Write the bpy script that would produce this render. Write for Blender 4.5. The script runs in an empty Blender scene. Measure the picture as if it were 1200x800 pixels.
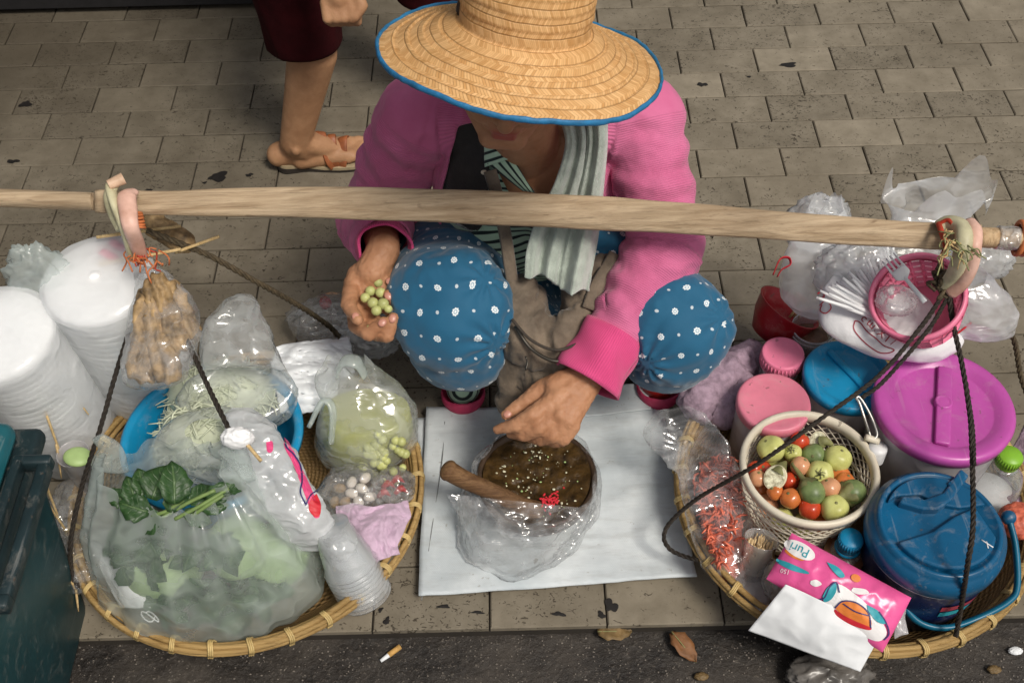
import bpy, bmesh, math, random
import numpy as np
from mathutils import Vector, Matrix
from mathutils.bvhtree import BVHTree
random.seed(7); np.random.seed(7)
SC = bpy.context.scene
COL = SC.collection
rad = math.radians
A_ = np.array

# ------------------------------------------------------------------ camera
PITCH, ROLL, FPX = rad(50), rad(1.4), 1301.0
CAM = A_([0, -1.473, 1.756])
_f = A_([0, math.cos(PITCH), -math.sin(PITCH)])
_u0 = A_([0, math.sin(PITCH), math.cos(PITCH)])
_x = A_([1.0, 0, 0])
_r = math.cos(ROLL)*_x - math.sin(ROLL)*_u0
_u = math.sin(ROLL)*_x + math.cos(ROLL)*_u0
cd = bpy.data.cameras.new('camera'); cam = bpy.data.objects.new('camera', cd); COL.objects.link(cam)
m = Matrix.Identity(4)
for i in range(3):
    m[i][0], m[i][1], m[i][2], m[i][3] = _r[i], _u[i], -_f[i], CAM[i]
cam.matrix_world = m
cd.sensor_width = 36; cd.lens = FPX/1200*36; cd.clip_start = .05; cd.clip_end = 500
SC.camera = cam
def at(u, v, z=0.0):
    """point at height z seen at photo pixel (u, v)"""
    d = _f + (u-600)/FPX*_r - (v-400)/FPX*_u
    return CAM + d*(z-CAM[2])/d[2]

# ------------------------------------------------------------------ light
SUN_EL, SUN_AZ = rad(56), rad(140)      # azimuth clockwise from +Y
w = bpy.data.worlds.new('World'); SC.world = w; w.use_nodes = True
nt = w.node_tree; nt.nodes.clear()
sky = nt.nodes.new('ShaderNodeTexSky'); sky.sky_type = 'NISHITA'; sky.sun_disc = False
sky.sun_elevation = SUN_EL; sky.sun_rotation = SUN_AZ; sky.dust_density = 5; sky.ozone_density = .6; sky.air_density = 1.0
hs = nt.nodes.new('ShaderNodeHueSaturation'); hs.inputs['Saturation'].default_value = .35
bg = nt.nodes.new('ShaderNodeBackground'); bg.inputs[1].default_value = .055
wo = nt.nodes.new('ShaderNodeOutputWorld')
nt.links.new(sky.outputs[0], hs.inputs['Color']); nt.links.new(hs.outputs[0], bg.inputs[0]); nt.links.new(bg.outputs[0], wo.inputs[0])
sl = bpy.data.lights.new('sun', 'SUN'); sl.energy = 1.75; sl.angle = rad(15); sl.color = (1, .93, .82)
so = bpy.data.objects.new('sun', sl); COL.objects.link(so)
sd = Vector((math.sin(SUN_AZ)*math.cos(SUN_EL), math.cos(SUN_AZ)*math.cos(SUN_EL), math.sin(SUN_EL)))
so.rotation_euler = sd.to_track_quat('Z', 'Y').to_euler(); so.location = (1, -2, 4)
SC.view_settings.view_transform = 'Standard'; SC.view_settings.look = 'None'
SC.view_settings.exposure = 0.52; SC.view_settings.gamma = 1
SC.cycles.transparent_max_bounces = 32
SC.cycles.max_bounces = 10

# ------------------------------------------------------------------ maths helpers
def vec(*a): return np.array(a, float)
def unit(a):
    a = np.asarray(a, float); return a/(np.linalg.norm(a)+1e-12)
def _hash(x, y, z, s):
    h = (x.astype(np.uint64)*np.uint64(73856093)) ^ (y.astype(np.uint64)*np.uint64(19349663)) ^ (z.astype(np.uint64)*np.uint64(83492791)) ^ np.uint64(s*7919+13)
    h = (h ^ (h >> np.uint64(13)))*np.uint64(1274126177)
    h = h & np.uint64(0xffffffff); h = (h ^ (h >> np.uint64(16)))*np.uint64(2246822519) & np.uint64(0xffffffff)
    return h ^ (h >> np.uint64(15))
def noise(p, seed=0):
    p = np.asarray(p, float); i = np.floor(p).astype(np.int64); f = p-i
    u = f*f*f*(f*(f*6-15)+10); r = 0
    i = i+100000
    for dx in (0, 1):
        for dy in (0, 1):
            for dz in (0, 1):
                h = _hash(i[:, 0]+dx, i[:, 1]+dy, i[:, 2]+dz, seed).astype(np.int64)
                g = np.stack([(h & 255)/127.5-1, ((h >> 8) & 255)/127.5-1, ((h >> 16) & 255)/127.5-1], 1)
                d = (g*(f-A_([dx, dy, dz]))).sum(1)
                r = r + d*(u[:, 0] if dx else 1-u[:, 0])*(u[:, 1] if dy else 1-u[:, 1])*(u[:, 2] if dz else 1-u[:, 2])
    return r
def fbm(p, o=3, seed=0):
    p = np.asarray(p, float); r = 0
    for k in range(o): r = r + noise(p*2**k, seed+k)/2**k
    return r
def ridge(p, o=3, seed=0):
    p = np.asarray(p, float); r = 0
    for k in range(o): r = r + (1-2.2*np.abs(noise(p*2**k, seed+k)))/2**k
    return r
def frame(d):
    d = unit(d); a = vec(0, 0, 1) if abs(d[2]) < .9 else vec(1, 0, 0)
    x = unit(np.cross(a, d)); return x, np.cross(d, x), d
def spline(pts, n):
    """Catmull-Rom through rows of pts, n samples"""
    P = np.asarray(pts, float)
    if len(P) == 2: return P[0]+(P[1]-P[0])*np.linspace(0, 1, n)[:, None]
    E = np.vstack([2*P[0]-P[1], P, 2*P[-1]-P[-2]]); t = np.linspace(0, len(P)-1-1e-9, n)
    k = t.astype(int); t = (t-k)[:, None]; a, b, c, d = E[k], E[k+1], E[k+2], E[k+3]
    return .5*(2*b+(c-a)*t+(2*a-5*b+4*c-d)*t*t+(3*b-a-3*c+d)*t**3)
def normals(V, F):
    N = np.zeros_like(V)
    for F_ in ([F] if isinstance(F, np.ndarray) else [A_([f for f in F if len(f) == 3]), A_([f for f in F if len(f) == 4])]):
        if len(F_) == 0: continue
        n = np.cross(V[F_[:, 2]]-V[F_[:, 0]], V[F_[:, -1]]-V[F_[:, 1]])
        if F_.shape[1] == 3: n = np.cross(V[F_[:, 1]]-V[F_[:, 0]], V[F_[:, 2]]-V[F_[:, 0]])
        for c in range(F_.shape[1]):
            for ax in range(3): N[:, ax] += np.bincount(F_[:, c], n[:, ax], len(V))
    return N/(np.linalg.norm(N, axis=1)[:, None]+1e-12)
def relax(V, F, it, k=.5):
    F = np.asarray(F); e = np.vstack([np.stack([F[:, c], F[:, (c+1) % F.shape[1]]], 1) for c in range(F.shape[1])])
    e = np.vstack([e, e[:, ::-1]]); cnt = np.bincount(e[:, 0], minlength=len(V))[:, None]+1e-9
    for _ in range(it):
        s = np.stack([np.bincount(e[:, 0], V[e[:, 1], a], len(V)) for a in range(3)], 1)
        V = V+(s/cnt-V)*k
    return V

# ------------------------------------------------------------------ mesh builder
class MB:
    def __init__(s): s.V = []; s.F = []; s.n = 0; s.UV = []
    def add(s, V, F, uv=None):
        V = np.asarray(V, float)
        s.F += [tuple(int(i)+s.n for i in f) for f in F]; s.V.append(V); s.n += len(V)
        s.UV.append(np.zeros((len(V), 3)) if uv is None else np.asarray(uv, float)); return s
    def get(s): return np.vstack(s.V), s.F, np.vstack(s.UV)
    def box(s, c, h, R=None):
        q = A_([[x, y, z] for z in (-1, 1) for y in (-1, 1) for x in (-1, 1)], float)*A_(h)
        if R is not None: q = q@np.asarray(R).T
        return s.add(q+A_(c), [(0, 2, 3, 1), (4, 5, 7, 6), (0, 1, 5, 4), (2, 6, 7, 3), (0, 4, 6, 2), (1, 3, 7, 5)])
    def tube(s, pts, r, seg=8, n=None, flat=None, up=None, caps=True):
        P = spline(pts, n) if n else np.asarray(pts, float)
        m_ = len(P); R = np.interp(np.linspace(0, 1, m_), np.linspace(0, 1, len(np.atleast_1d(r))), np.atleast_1d(r)) if np.ndim(r) else np.full(m_, r)
        T = np.gradient(P, axis=0); T /= np.linalg.norm(T, axis=1)[:, None]+1e-12
        x = frame(T[0])[0] if up is None else unit(A_(up)-T[0]*(A_(up)@T[0])); V = []; uv = []
        L = np.concatenate([[0], np.cumsum(np.linalg.norm(np.diff(P, axis=0), axis=1))])
        for k in range(m_):
            x = unit(x-T[k]*(x@T[k])); y = np.cross(T[k], x)
            for j in range(seg):
                a = 2*math.pi*j/seg; V.append(P[k]+R[k]*(x*math.cos(a)*(flat[0] if flat else 1)+y*math.sin(a)*(flat[1] if flat else 1))); uv.append((j/seg, L[k], 0))
        F = [(k*seg+j, k*seg+(j+1) % seg, (k+1)*seg+(j+1) % seg, (k+1)*seg+j) for k in range(m_-1) for j in range(seg)]
        if caps:
            F += [tuple(range(seg-1, -1, -1)), tuple(range((m_-1)*seg, m_*seg))]
        return s.add(V, F, uv)
    def lathe(s, prof, seg=48, c=(0, 0, 0), R=None, closed=False, a0=0, wob=None):
        """prof rows (radius, z)"""
        Pf = np.asarray(prof, float); m_ = len(Pf); a = np.linspace(0, 2*math.pi, seg, endpoint=False)+a0
        V = np.stack([Pf[:, None, 0]*np.cos(a), Pf[:, None, 0]*np.sin(a), np.repeat(Pf[:, 1:2], seg, 1)], 2).reshape(-1, 3)
        L = np.concatenate([[0], np.cumsum(np.linalg.norm(np.diff(Pf, axis=0), axis=1))])
        uv = np.stack([np.tile(a, m_), np.repeat(L, seg), np.repeat(Pf[:, 0], seg)], 1)
        if wob is not None: V = wob(V)
        if R is not None: V = V@np.asarray(R).T
        F = [(k*seg+j, k*seg+(j+1) % seg, (k+1)*seg+(j+1) % seg, (k+1)*seg+j) for k in range(m_-1) for j in range(seg)]
        if closed: F += [((m_-1)*seg+j, (m_-1)*seg+(j+1) % seg, (j+1) % seg, j) for j in range(seg)]
        else:
            if Pf[0, 0] > 1e-4: pass
        return s.add(V+A_(c), F, uv)
    def disc(s, r, z, seg=48, c=(0, 0, 0), R=None, flip=False):
        a = np.linspace(0, 2*math.pi, seg, endpoint=False); V = np.stack([r*np.cos(a), r*np.sin(a), np.full(seg, z)], 1)
        if R is not None: V = V@np.asarray(R).T
        return s.add(V+A_(c), [tuple(range(seg))[::-1] if flip else tuple(range(seg))])
    def grid(s, G, uv=None):
        """G array (m, n, 3)"""
        m_, n_ = G.shape[:2]
        F = [(i*n_+j, i*n_+j+1, (i+1)*n_+j+1, (i+1)*n_+j) for i in range(m_-1) for j in range(n_-1)]
        return s.add(G.reshape(-1, 3), F, None if uv is None else uv.reshape(-1, 3))
    def ball(s, c, r, seg=16, rings=10, R=None, fn=None):
        c = A_(c); r = np.ones(3)*r; th = np.linspace(0, math.pi, rings+1)[1:-1]; a = np.linspace(0, 2*math.pi, seg, endpoint=False)
        V = [[0, 0, 1]]+[[math.sin(t)*math.cos(b), math.sin(t)*math.sin(b), math.cos(t)] for t in th for b in a]+[[0, 0, -1]]
        V = A_(V); k = len(th)
        if fn: V = fn(V)
        V = V*r
        if R is not None: V = V@np.asarray(R).T
        F = [(0, 1+j, 1+(j+1) % seg) for j in range(seg)]
        F += [(1+q*seg+j, 1+(q+1)*seg+j, 1+(q+1)*seg+(j+1) % seg, 1+q*seg+(j+1) % seg) for q in range(k-1) for j in range(seg)]
        e = len(V)-1; F += [(e, 1+(k-1)*seg+(j+1) % seg, 1+(k-1)*seg+j) for j in range(seg)]
        return s.add(V+c, F)

def world_loc(o):
    p = vec(0, 0, 0)
    while o is not None: p = p+A_(o.location); o = o.parent
    return p
def mk(name, geo, mat, parent=None, smooth=True, loc=None, attr=None, mods=None):
    """link ONE mesh object from world-space geometry (MB or (V, F) or (V, F, uv))"""
    if isinstance(geo, MB): geo = geo.get()
    V, F = np.asarray(geo[0], float), geo[1]
    if parent is not None: off = world_loc(parent)
    else: off = A_(loc if loc is not None else (V[:, 0].mean(), V[:, 1].mean(), V[:, 2].min()))
    me = bpy.data.meshes.new(name)
    me.from_pydata((V-off).tolist(), [], [tuple(map(int, f)) for f in F]); me.validate()
    if len(me.polygons): me.polygons.foreach_set('use_smooth', [bool(smooth)]*len(me.polygons))
    if len(geo) > 2 and geo[2] is not None and len(geo[2]) == len(me.vertices):
        a = me.attributes.new('uvm', 'FLOAT_VECTOR', 'POINT'); a.data.foreach_set('vector', np.asarray(geo[2], float).ravel())
    for k, v in (attr or {}).items():
        a = me.attributes.new(k, 'FLOAT', 'POINT'); a.data.foreach_set('value', np.asarray(v, float))
    me.materials.append(mat)
    o = bpy.data.objects.new(name, me); COL.objects.link(o)
    if parent is not None: o.parent = parent
    else: o.location = off
    return o
def sharp(o, deg=40):
    """smooth shading that keeps edges sharper than deg"""
    me = o.data; bm = bmesh.new(); bm.from_mesh(me)
    for e in bm.edges:
        if len(e.link_faces) == 2 and e.calc_face_angle(0) > rad(deg): e.smooth = False
    bm.to_mesh(me); bm.free(); return o
def bevel(o, w_, seg=2):
    b = o.modifiers.new('bevel', 'BEVEL'); b.width = w_; b.segments = seg; b.limit_method = 'ANGLE'; b.angle_limit = rad(35); return o
def solid(o, t, off=0):
    b = o.modifiers.new('solid', 'SOLIDIFY'); b.thickness = t; b.offset = off; return o
def subsurf(o, n=1):
    b = o.modifiers.new('sub', 'SUBSURF'); b.levels = n; b.render_levels = n; return o
def tag(o, label=None, cat=None, group=None, kind=None):
    if label: o['label'] = label
    if cat: o['category'] = cat
    if group: o['group'] = group
    if kind: o['kind'] = kind
    return o
def thing(name, label, cat, loc=(0, 0, 0), group=None):
    o = bpy.data.objects.new(name, None); o.empty_display_size = .05; COL.objects.link(o); o.location = [float(q) for q in loc]
    return tag(o, label, cat, group)
def copy_tree(o, parent=None):
    c = o.copy(); COL.objects.link(c)
    if parent is not None: c.parent = parent
    for ch in list(o.children): copy_tree(ch, c)
    return c

# ---- fused organic surfaces
def cap(a, b, ra, rb=None, n=18):
    rb = ra if rb is None else rb; a, b = A_(a, ), A_(b); d = b-a
    x, y, d = frame(d if np.linalg.norm(d) > 1e-6 else vec(0, 0, 1)); V = []; rows = 0
    for c, r, t0, t1 in ((a, ra, -90, 0), (b, rb, 0, 90)):
        for t in np.linspace(t0+(1 if t0 < 0 else 0), t1-(1 if t1 > 0 else 0), 7):
            q = c+d*r*math.sin(rad(t)); rr = r*math.cos(rad(t)); rows += 1
            for j in range(n): V.append(q+rr*(x*math.cos(2*math.pi*j/n)+y*math.sin(2*math.pi*j/n)))
    F = [(k*n+j, k*n+(j+1) % n, (k+1)*n+(j+1) % n, (k+1)*n+j) for k in range(rows-1) for j in range(n)]
    F += [tuple(range(n-1, -1, -1)), tuple(range((rows-1)*n, rows*n))]
    return A_(V), F
def ell(c, r, R=None):
    b = MB().ball(c, A_(r, ), 24, 16, R); V, F, _ = b.get(); return V, F
def chain(pts, rs):
    return [cap(pts[i], pts[i+1], rs[i], rs[i+1]) for i in range(len(pts)-1)]
def fuse(prims, vox, it=6, k=.5):
    b = MB()
    for V, F in prims: b.add(V, F)
    V, F, _ = b.get(); me = bpy.data.meshes.new('tmp'); me.from_pydata(V.tolist(), [], F)
    o = bpy.data.objects.new('tmp', me); COL.objects.link(o)
    r = o.modifiers.new('r', 'REMESH'); r.mode = 'VOXEL'; r.voxel_size = vox
    dg = bpy.context.evaluated_depsgraph_get(); e = o.evaluated_get(dg); em = e.to_mesh()
    V = np.empty(len(em.vertices)*3); em.vertices.foreach_get('co', V); V = V.reshape(-1, 3)
    F = np.empty(len(em.loops), int); em.loops.foreach_get('vertex_index', F); F = F.reshape(-1, 4)
    e.to_mesh_clear(); bpy.data.objects.remove(o); bpy.data.meshes.remove(me)
    return relax(V, F, it, k), F
def cut(V, F, keep):
    """keep faces whose vertices all satisfy the mask"""
    F = F[keep[F].all(1)]; used = np.unique(F); mp = np.full(len(V), -1); mp[used] = np.arange(len(used))
    V, F = V[used].copy(), mp[F]
    e = np.vstack([np.stack([F[:, c], F[:, (c+1) % 4]], 1) for c in range(4)]); es = np.sort(e, 1); u_, inv, cnt = np.unique(es, axis=0, return_inverse=True, return_counts=True)
    be = u_[cnt == 1]; be = np.vstack([be, be[:, ::-1]]); n = np.bincount(be[:, 0], minlength=len(V)); k = n > 0
    for _ in range(30):
        s = np.stack([np.bincount(be[:, 0], V[be[:, 1], a], len(V)) for a in range(3)], 1)
        V[k] = V[k]*.5+.5*s[k]/n[k][:, None]
    return V, F, used

# ------------------------------------------------------------------ materials
def nodes(name):
    m_ = bpy.data.materials.new(name); m_.use_nodes = True; t = m_.node_tree; t.nodes.clear()
    return m_, t, (lambda ty, **k: _nd(t, ty, k)), t.links.new
def _nd(t, ty, k):
    n = t.nodes.new('ShaderNode'+ty)
    for a, b in k.items():
        if a.startswith('i_'):
            key = a[2:]; key = int(key) if key.isdigit() else key.replace('_', ' ')
            n.inputs[key].default_value = b
        else: setattr(n, a, b)
    return n
def c4(c): return (c[0], c[1], c[2], 1)
def math_(N, L, op, a, b=None, c=None):
    n = N('Math', operation=op)
    for i, q in enumerate((a, b, c)):
        if q is None: continue
        if isinstance(q, (int, float)): n.inputs[i].default_value = q
        else: L(q, n.inputs[i])
    return n.outputs[0]
def mixc(N, L, f, a, b, mode='MIX'):
    n = N('Mix', data_type='RGBA', blend_type=mode)
    for i, q in ((0, f), (6, a), (7, b)):
        if isinstance(q, (int, float)): n.inputs[i].default_value = q
        elif isinstance(q, tuple): n.inputs[i].default_value = c4(q)
        else: L(q, n.inputs[i])
    return n.outputs[2]
def ramp(N, L, f, stops):
    r = N('ValToRGB'); e = r.color_ramp.elements
    while len(e) < len(stops): e.new(.5)
    for q, (p, c) in zip(e, stops): q.position = p; q.color = c4(c) if isinstance(c, tuple) else (c, c, c, 1)
    L(f, r.inputs[0]); return r.outputs[0]
def tex(N, L, sc, det=4, rough=.55, coord=None, kind='Object', stretch=None, dist=0):
    if coord is None:
        coord = N('TexCoord').outputs[kind] if kind != 'World' else N('NewGeometry').outputs['Position']
    if stretch:
        mp = N('Mapping'); L(coord, mp.inputs[0]); mp.inputs['Scale'].default_value = stretch; coord = mp.outputs[0]
    n = N('TexNoise', i_Scale=sc, i_Detail=det, i_Roughness=rough, i_Distortion=dist); L(coord, n.inputs['Vector']); return n.outputs['Fac']
def finish(m_, t, N, L, colr, rough, bumps=(), spec=.5, coat=0, sheen=0, sss=0, trans=0, metal=0, ior=1.45):
    p = N('BsdfPrincipled'); p.inputs['IOR'].default_value = ior
    for key, q in (('Base Color', colr), ('Roughness', rough)):
        if isinstance(q, (int, float)): p.inputs[key].default_value = q
        elif isinstance(q, tuple): p.inputs[key].default_value = c4(q)
        else: L(q, p.inputs[key])
    p.inputs['Specular IOR Level'].default_value = spec; p.inputs['Coat Weight'].default_value = coat
    p.inputs['Sheen Weight'].default_value = sheen; p.inputs['Metallic'].default_value = metal
    p.inputs['Transmission Weight'].default_value = trans
    if sss: p.inputs['Subsurface Weight'].default_value = sss; p.inputs['Subsurface Radius'].default_value = (.012, .005, .003); p.inputs['Subsurface Scale'].default_value = .6
    prev = None
    for h, st, di in bumps:
        b = N('Bump', i_Strength=st, i_Distance=di); L(h, b.inputs['Height'])
        if prev: L(prev, b.inputs['Normal'])
        prev = b.outputs[0]
    if prev: L(prev, p.inputs['Normal'])
    o = N('OutputMaterial'); L(p.outputs[0], o.inputs[0]); return m_
def plain(name, col, rough=.5, var=.18, vs=14, bump=.0, bs=120, col2=None, stretch=None, kind='Object', rv=.1, rnd=0, **kw):
    m_, t, N, L = nodes(name); worn = 'plastic' in name
    f = tex(N, L, vs, 5, .6, kind=kind, stretch=stretch)
    f = ramp(N, L, f, [(.3, 0.0), (.7, 1.0)])
    a = tuple(q*(1-var) for q in col); b = tuple(min(1, q*(1+var)) for q in (col2 or col))
    c = mixc(N, L, f, a, b)
    if worn:      # scuffs, dust and dried splashes of used plastic
        du = ramp(N, L, tex(N, L, 26, 6, .75, dist=.6), [(.54, 0.0), (.75, 1.0)]); c = mixc(N, L, math_(N, L, 'MULTIPLY', du, .30), c, (.42, .38, .33))
        sc_ = ramp(N, L, tex(N, L, 120, 2, .5, stretch=(1, .06, 1), dist=.5), [(.66, 0.0), (.70, 1.0)]); c = mixc(N, L, math_(N, L, 'MULTIPLY', sc_, .10), c, (.55, .53, .5))
        sp = ramp(N, L, tex(N, L, 75, 2, .5), [(.70, 0.0), (.73, 1.0)]); c = mixc(N, L, math_(N, L, 'MULTIPLY', sp, .5), c, (.10, .07, .05))
    if rnd:
        oi = N('ObjectInfo'); hv = N('HueSaturation'); L(c, hv.inputs['Color'])
        L(math_(N, L, 'MULTIPLY_ADD', oi.outputs['Random'], rnd, 1-rnd/2), hv.inputs['Value']); c = hv.outputs[0]
    f2 = tex(N, L, vs*3.1, 3, kind=kind)
    r = math_(N, L, 'MULTIPLY_ADD', f2, rv*2, rough-rv)
    if worn: r = math_(N, L, 'MULTIPLY_ADD', du, .3, r)
    bl = []
    if bump: bl = [(tex(N, L, bs, 4, kind=kind, stretch=stretch), bump, .002)]
    return finish(m_, t, N, L, c, r, bl, **kw)
def film(name, tint=(.86, .9, .92), op=.3, rough=.18, scale=22, gloss=.5, edge=.35, crease=.5):
    """thin polythene: see-through, milky along its creases, glossy"""
    m_, t, N, L = nodes(name)
    co = N('TexCoord').outputs['Object']; warp = N('TexNoise', i_Scale=scale*.45, i_Detail=3); L(co, warp.inputs['Vector'])
    wv = N('VectorMath', operation='MULTIPLY_ADD'); L(warp.outputs['Color'], wv.inputs[0]); wv.inputs[1].default_value = (.05,)*3; L(co, wv.inputs[2])
    def rdg(sc, st):
        mp = N('Mapping'); L(wv.outputs[0], mp.inputs[0]); mp.inputs['Scale'].default_value = st
        n = N('TexNoise', i_Scale=sc, i_Detail=2.5, i_Roughness=.5); L(mp.outputs[0], n.inputs['Vector'])
        return math_(N, L, 'SUBTRACT', 1.0, math_(N, L, 'MULTIPLY', math_(N, L, 'ABSOLUTE', math_(N, L, 'SUBTRACT', n.outputs['Fac'], .5)), 9.0))
    r1 = math_(N, L, 'MAXIMUM', rdg(scale*.7, (1, 1, .45)), 0.0); r2 = math_(N, L, 'MAXIMUM', rdg(scale*1.5, (.5, 1, 1)), 0.0)
    cr = math_(N, L, 'MINIMUM', math_(N, L, 'POWER', math_(N, L, 'MULTIPLY_ADD', r2, .6, math_(N, L, 'MULTIPLY', r1, .75)), 1.6), 1.0)
    f = N('TexNoise', i_Scale=scale*.5, i_Detail=4); L(co, f.inputs['Vector']); wr = ramp(N, L, f.outputs['Fac'], [(.38, 0.0), (.64, 1.0)])
    lw = N('LayerWeight', i_Blend=.35)
    fac = math_(N, L, 'ADD', math_(N, L, 'MULTIPLY_ADD', wr, op*.6, op*.6), math_(N, L, 'MULTIPLY', lw.outputs['Facing'], edge))
    fac = math_(N, L, 'MINIMUM', math_(N, L, 'MULTIPLY_ADD', cr, crease*.55, fac), .97)
    h = math_(N, L, 'MULTIPLY_ADD', cr, 1.0, math_(N, L, 'MULTIPLY', f.outputs['Fac'], 1.4))
    bmp = N('Bump', i_Strength=.6, i_Distance=.004); L(h, bmp.inputs['Height'])
    d = N('BsdfDiffuse'); d.inputs[0].default_value = c4(tint); L(bmp.outputs[0], d.inputs['Normal'])
    tr = N('BsdfTranslucent'); tr.inputs[0].default_value = c4(tint)
    g = N('BsdfGlossy', i_Roughness=rough); L(bmp.outputs[0], g.inputs['Normal'])
    tp = N('BsdfTransparent'); tp.inputs[0].default_value = (.98, .985, .985, 1)
    a = N('MixShader', i_0=.5); L(d.outputs[0], a.inputs[1]); L(tr.outputs[0], a.inputs[2])
    b = N('MixShader'); L(fac, b.inputs[0]); L(tp.outputs[0], b.inputs[1]); L(a.outputs[0], b.inputs[2])
    lf = N('LayerWeight', i_Blend=.5); L(bmp.outputs[0], lf.inputs['Normal'])
    c = N('MixShader'); L(math_(N, L, 'MULTIPLY', math_(N, L, 'MULTIPLY_ADD', math_(N, L, 'POWER', lf.outputs['Facing'], 3.5), .6, .07), gloss*1.5), c.inputs[0]); L(b.outputs[0], c.inputs[1]); L(g.outputs[0], c.inputs[2])
    o = N('OutputMaterial'); L(c.outputs[0], o.inputs[0]); return m_
def leaf_mat(name, ca, cb, vein):
    m_, t, N, L = nodes(name); s = N('SeparateXYZ'); L(uvattr(N), s.inputs[0])
    c = mixc(N, L, ramp(N, L, tex(N, L, 45, 4, .6), [(.3, 0.0), (.7, 1.0)]), ca, cb)
    ay = math_(N, L, 'ABSOLUTE', s.outputs[1]); mid = ramp(N, L, ay, [(.05, 1.0), (.11, 0.0)])
    sv = math_(N, L, 'FRACT', math_(N, L, 'SUBTRACT', math_(N, L, 'MULTIPLY', s.outputs[0], 6.0), math_(N, L, 'MULTIPLY', ay, 1.6))); sv = ramp(N, L, sv, [(.0, .7), (.10, 0.0), (.92, 0.0), (1.0, .7)])
    v = math_(N, L, 'MAXIMUM', mid, sv); c = mixc(N, L, math_(N, L, 'MULTIPLY', v, .55), c, vein)
    return finish(m_, t, N, L, c, .42, [(math_(N, L, 'SUBTRACT', tex(N, L, 120, 3), math_(N, L, 'MULTIPLY', v, .8)), .5, .002)], spec=.45)
def uvattr(N): return N('Attribute', attribute_name='uvm').outputs['Vector']

def tile_mat():
    m_, t, N, L = nodes('paving_concrete')
    pos = N('NewGeometry').outputs['Position']; oi = N('ObjectInfo')
    big = tex(N, L, 1.6, 4, .6, coord=pos)
    mid = tex(N, L, 16, 5, .65, coord=pos)
    base = mixc(N, L, ramp(N, L, mid, [(.3, 0.0), (.72, 1.0)]), (.168, .144, .106), (.262, .228, .174))
    base = mixc(N, L, math_(N, L, 'MULTIPLY', ramp(N, L, big, [(.4, 0.0), (.7, 1.0)]), .5), base, (.105, .086, .06))
    hv = N('HueSaturation'); L(base, hv.inputs['Color']); L(math_(N, L, 'MULTIPLY_ADD', oi.outputs['Random'], .3, .84), hv.inputs['Value'])
    # worm-like pits of the face, denser on some tiles
    p1 = tex(N, L, 130, 3, .5, coord=pos, stretch=(.75, 1, 1), dist=1.5)
    cl = tex(N, L, 9, 3, .6, coord=pos)
    thr = math_(N, L, 'MULTIPLY_ADD', cl, .22, math_(N, L, 'MULTIPLY_ADD', oi.outputs['Random'], .08, .470))
    pit = math_(N, L, 'MULTIPLY', math_(N, L, 'SUBTRACT', p1, thr), 16); pit = math_(N, L, "MINIMUM", math_(N, L, "MAXIMUM", pit, 0.0), 1.0)
    c = mixc(N, L, math_(N, L, 'MULTIPLY', pit, .82), hv.outputs[0], (.035, .026, .018))
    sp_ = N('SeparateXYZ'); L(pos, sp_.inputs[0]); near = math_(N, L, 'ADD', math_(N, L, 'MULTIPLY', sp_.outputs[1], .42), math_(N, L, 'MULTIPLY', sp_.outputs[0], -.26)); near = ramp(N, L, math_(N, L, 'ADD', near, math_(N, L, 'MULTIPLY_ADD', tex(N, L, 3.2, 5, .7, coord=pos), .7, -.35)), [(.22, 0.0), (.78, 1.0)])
    c = mixc(N, L, math_(N, L, 'MULTIPLY', near, .66), c, (.042, .033, .022))  # far left paving darkened: real dirt plus the shade there painted in
    # soot spots
    st = tex(N, L, 5.5, 5, .7, coord=pos); st = ramp(N, L, st, [(.66, 0.0), (.74, 1.0)])
    c = mixc(N, L, math_(N, L, 'MULTIPLY', st, .65), c, (.04, .03, .022))
    h = math_(N, L, 'SUBTRACT', mid, math_(N, L, 'MULTIPLY', pit, 1.2))
    return finish(m_, t, N, L, c, .78, [(h, .5, .002), (tex(N, L, 420, 3, coord=pos), .25, .0006)], spec=.3)
def asphalt_mat():
    m_, t, N, L = nodes('wet_asphalt'); pos = N('NewGeometry').outputs['Position']
    a = tex(N, L, 9, 6, .7, coord=pos); b = tex(N, L, 160, 4, .7, coord=pos)
    c = mixc(N, L, ramp(N, L, a, [(.35, 0.0), (.68, 1.0)]), (.013, .011, .010), (.058, .049, .041))
    c = mixc(N, L, math_(N, L, 'MULTIPLY', ramp(N, L, b, [(.58, 0.0), (.68, 1.0)]), .5), c, (.17, .145, .12))
    r = math_(N, L, 'MULTIPLY_ADD', a, .7, .2)
    return finish(m_, t, N, L, c, r, [(b, .7, .004), (tex(N, L, 30, 5, coord=pos), .5, .01)], spec=.45)
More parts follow.
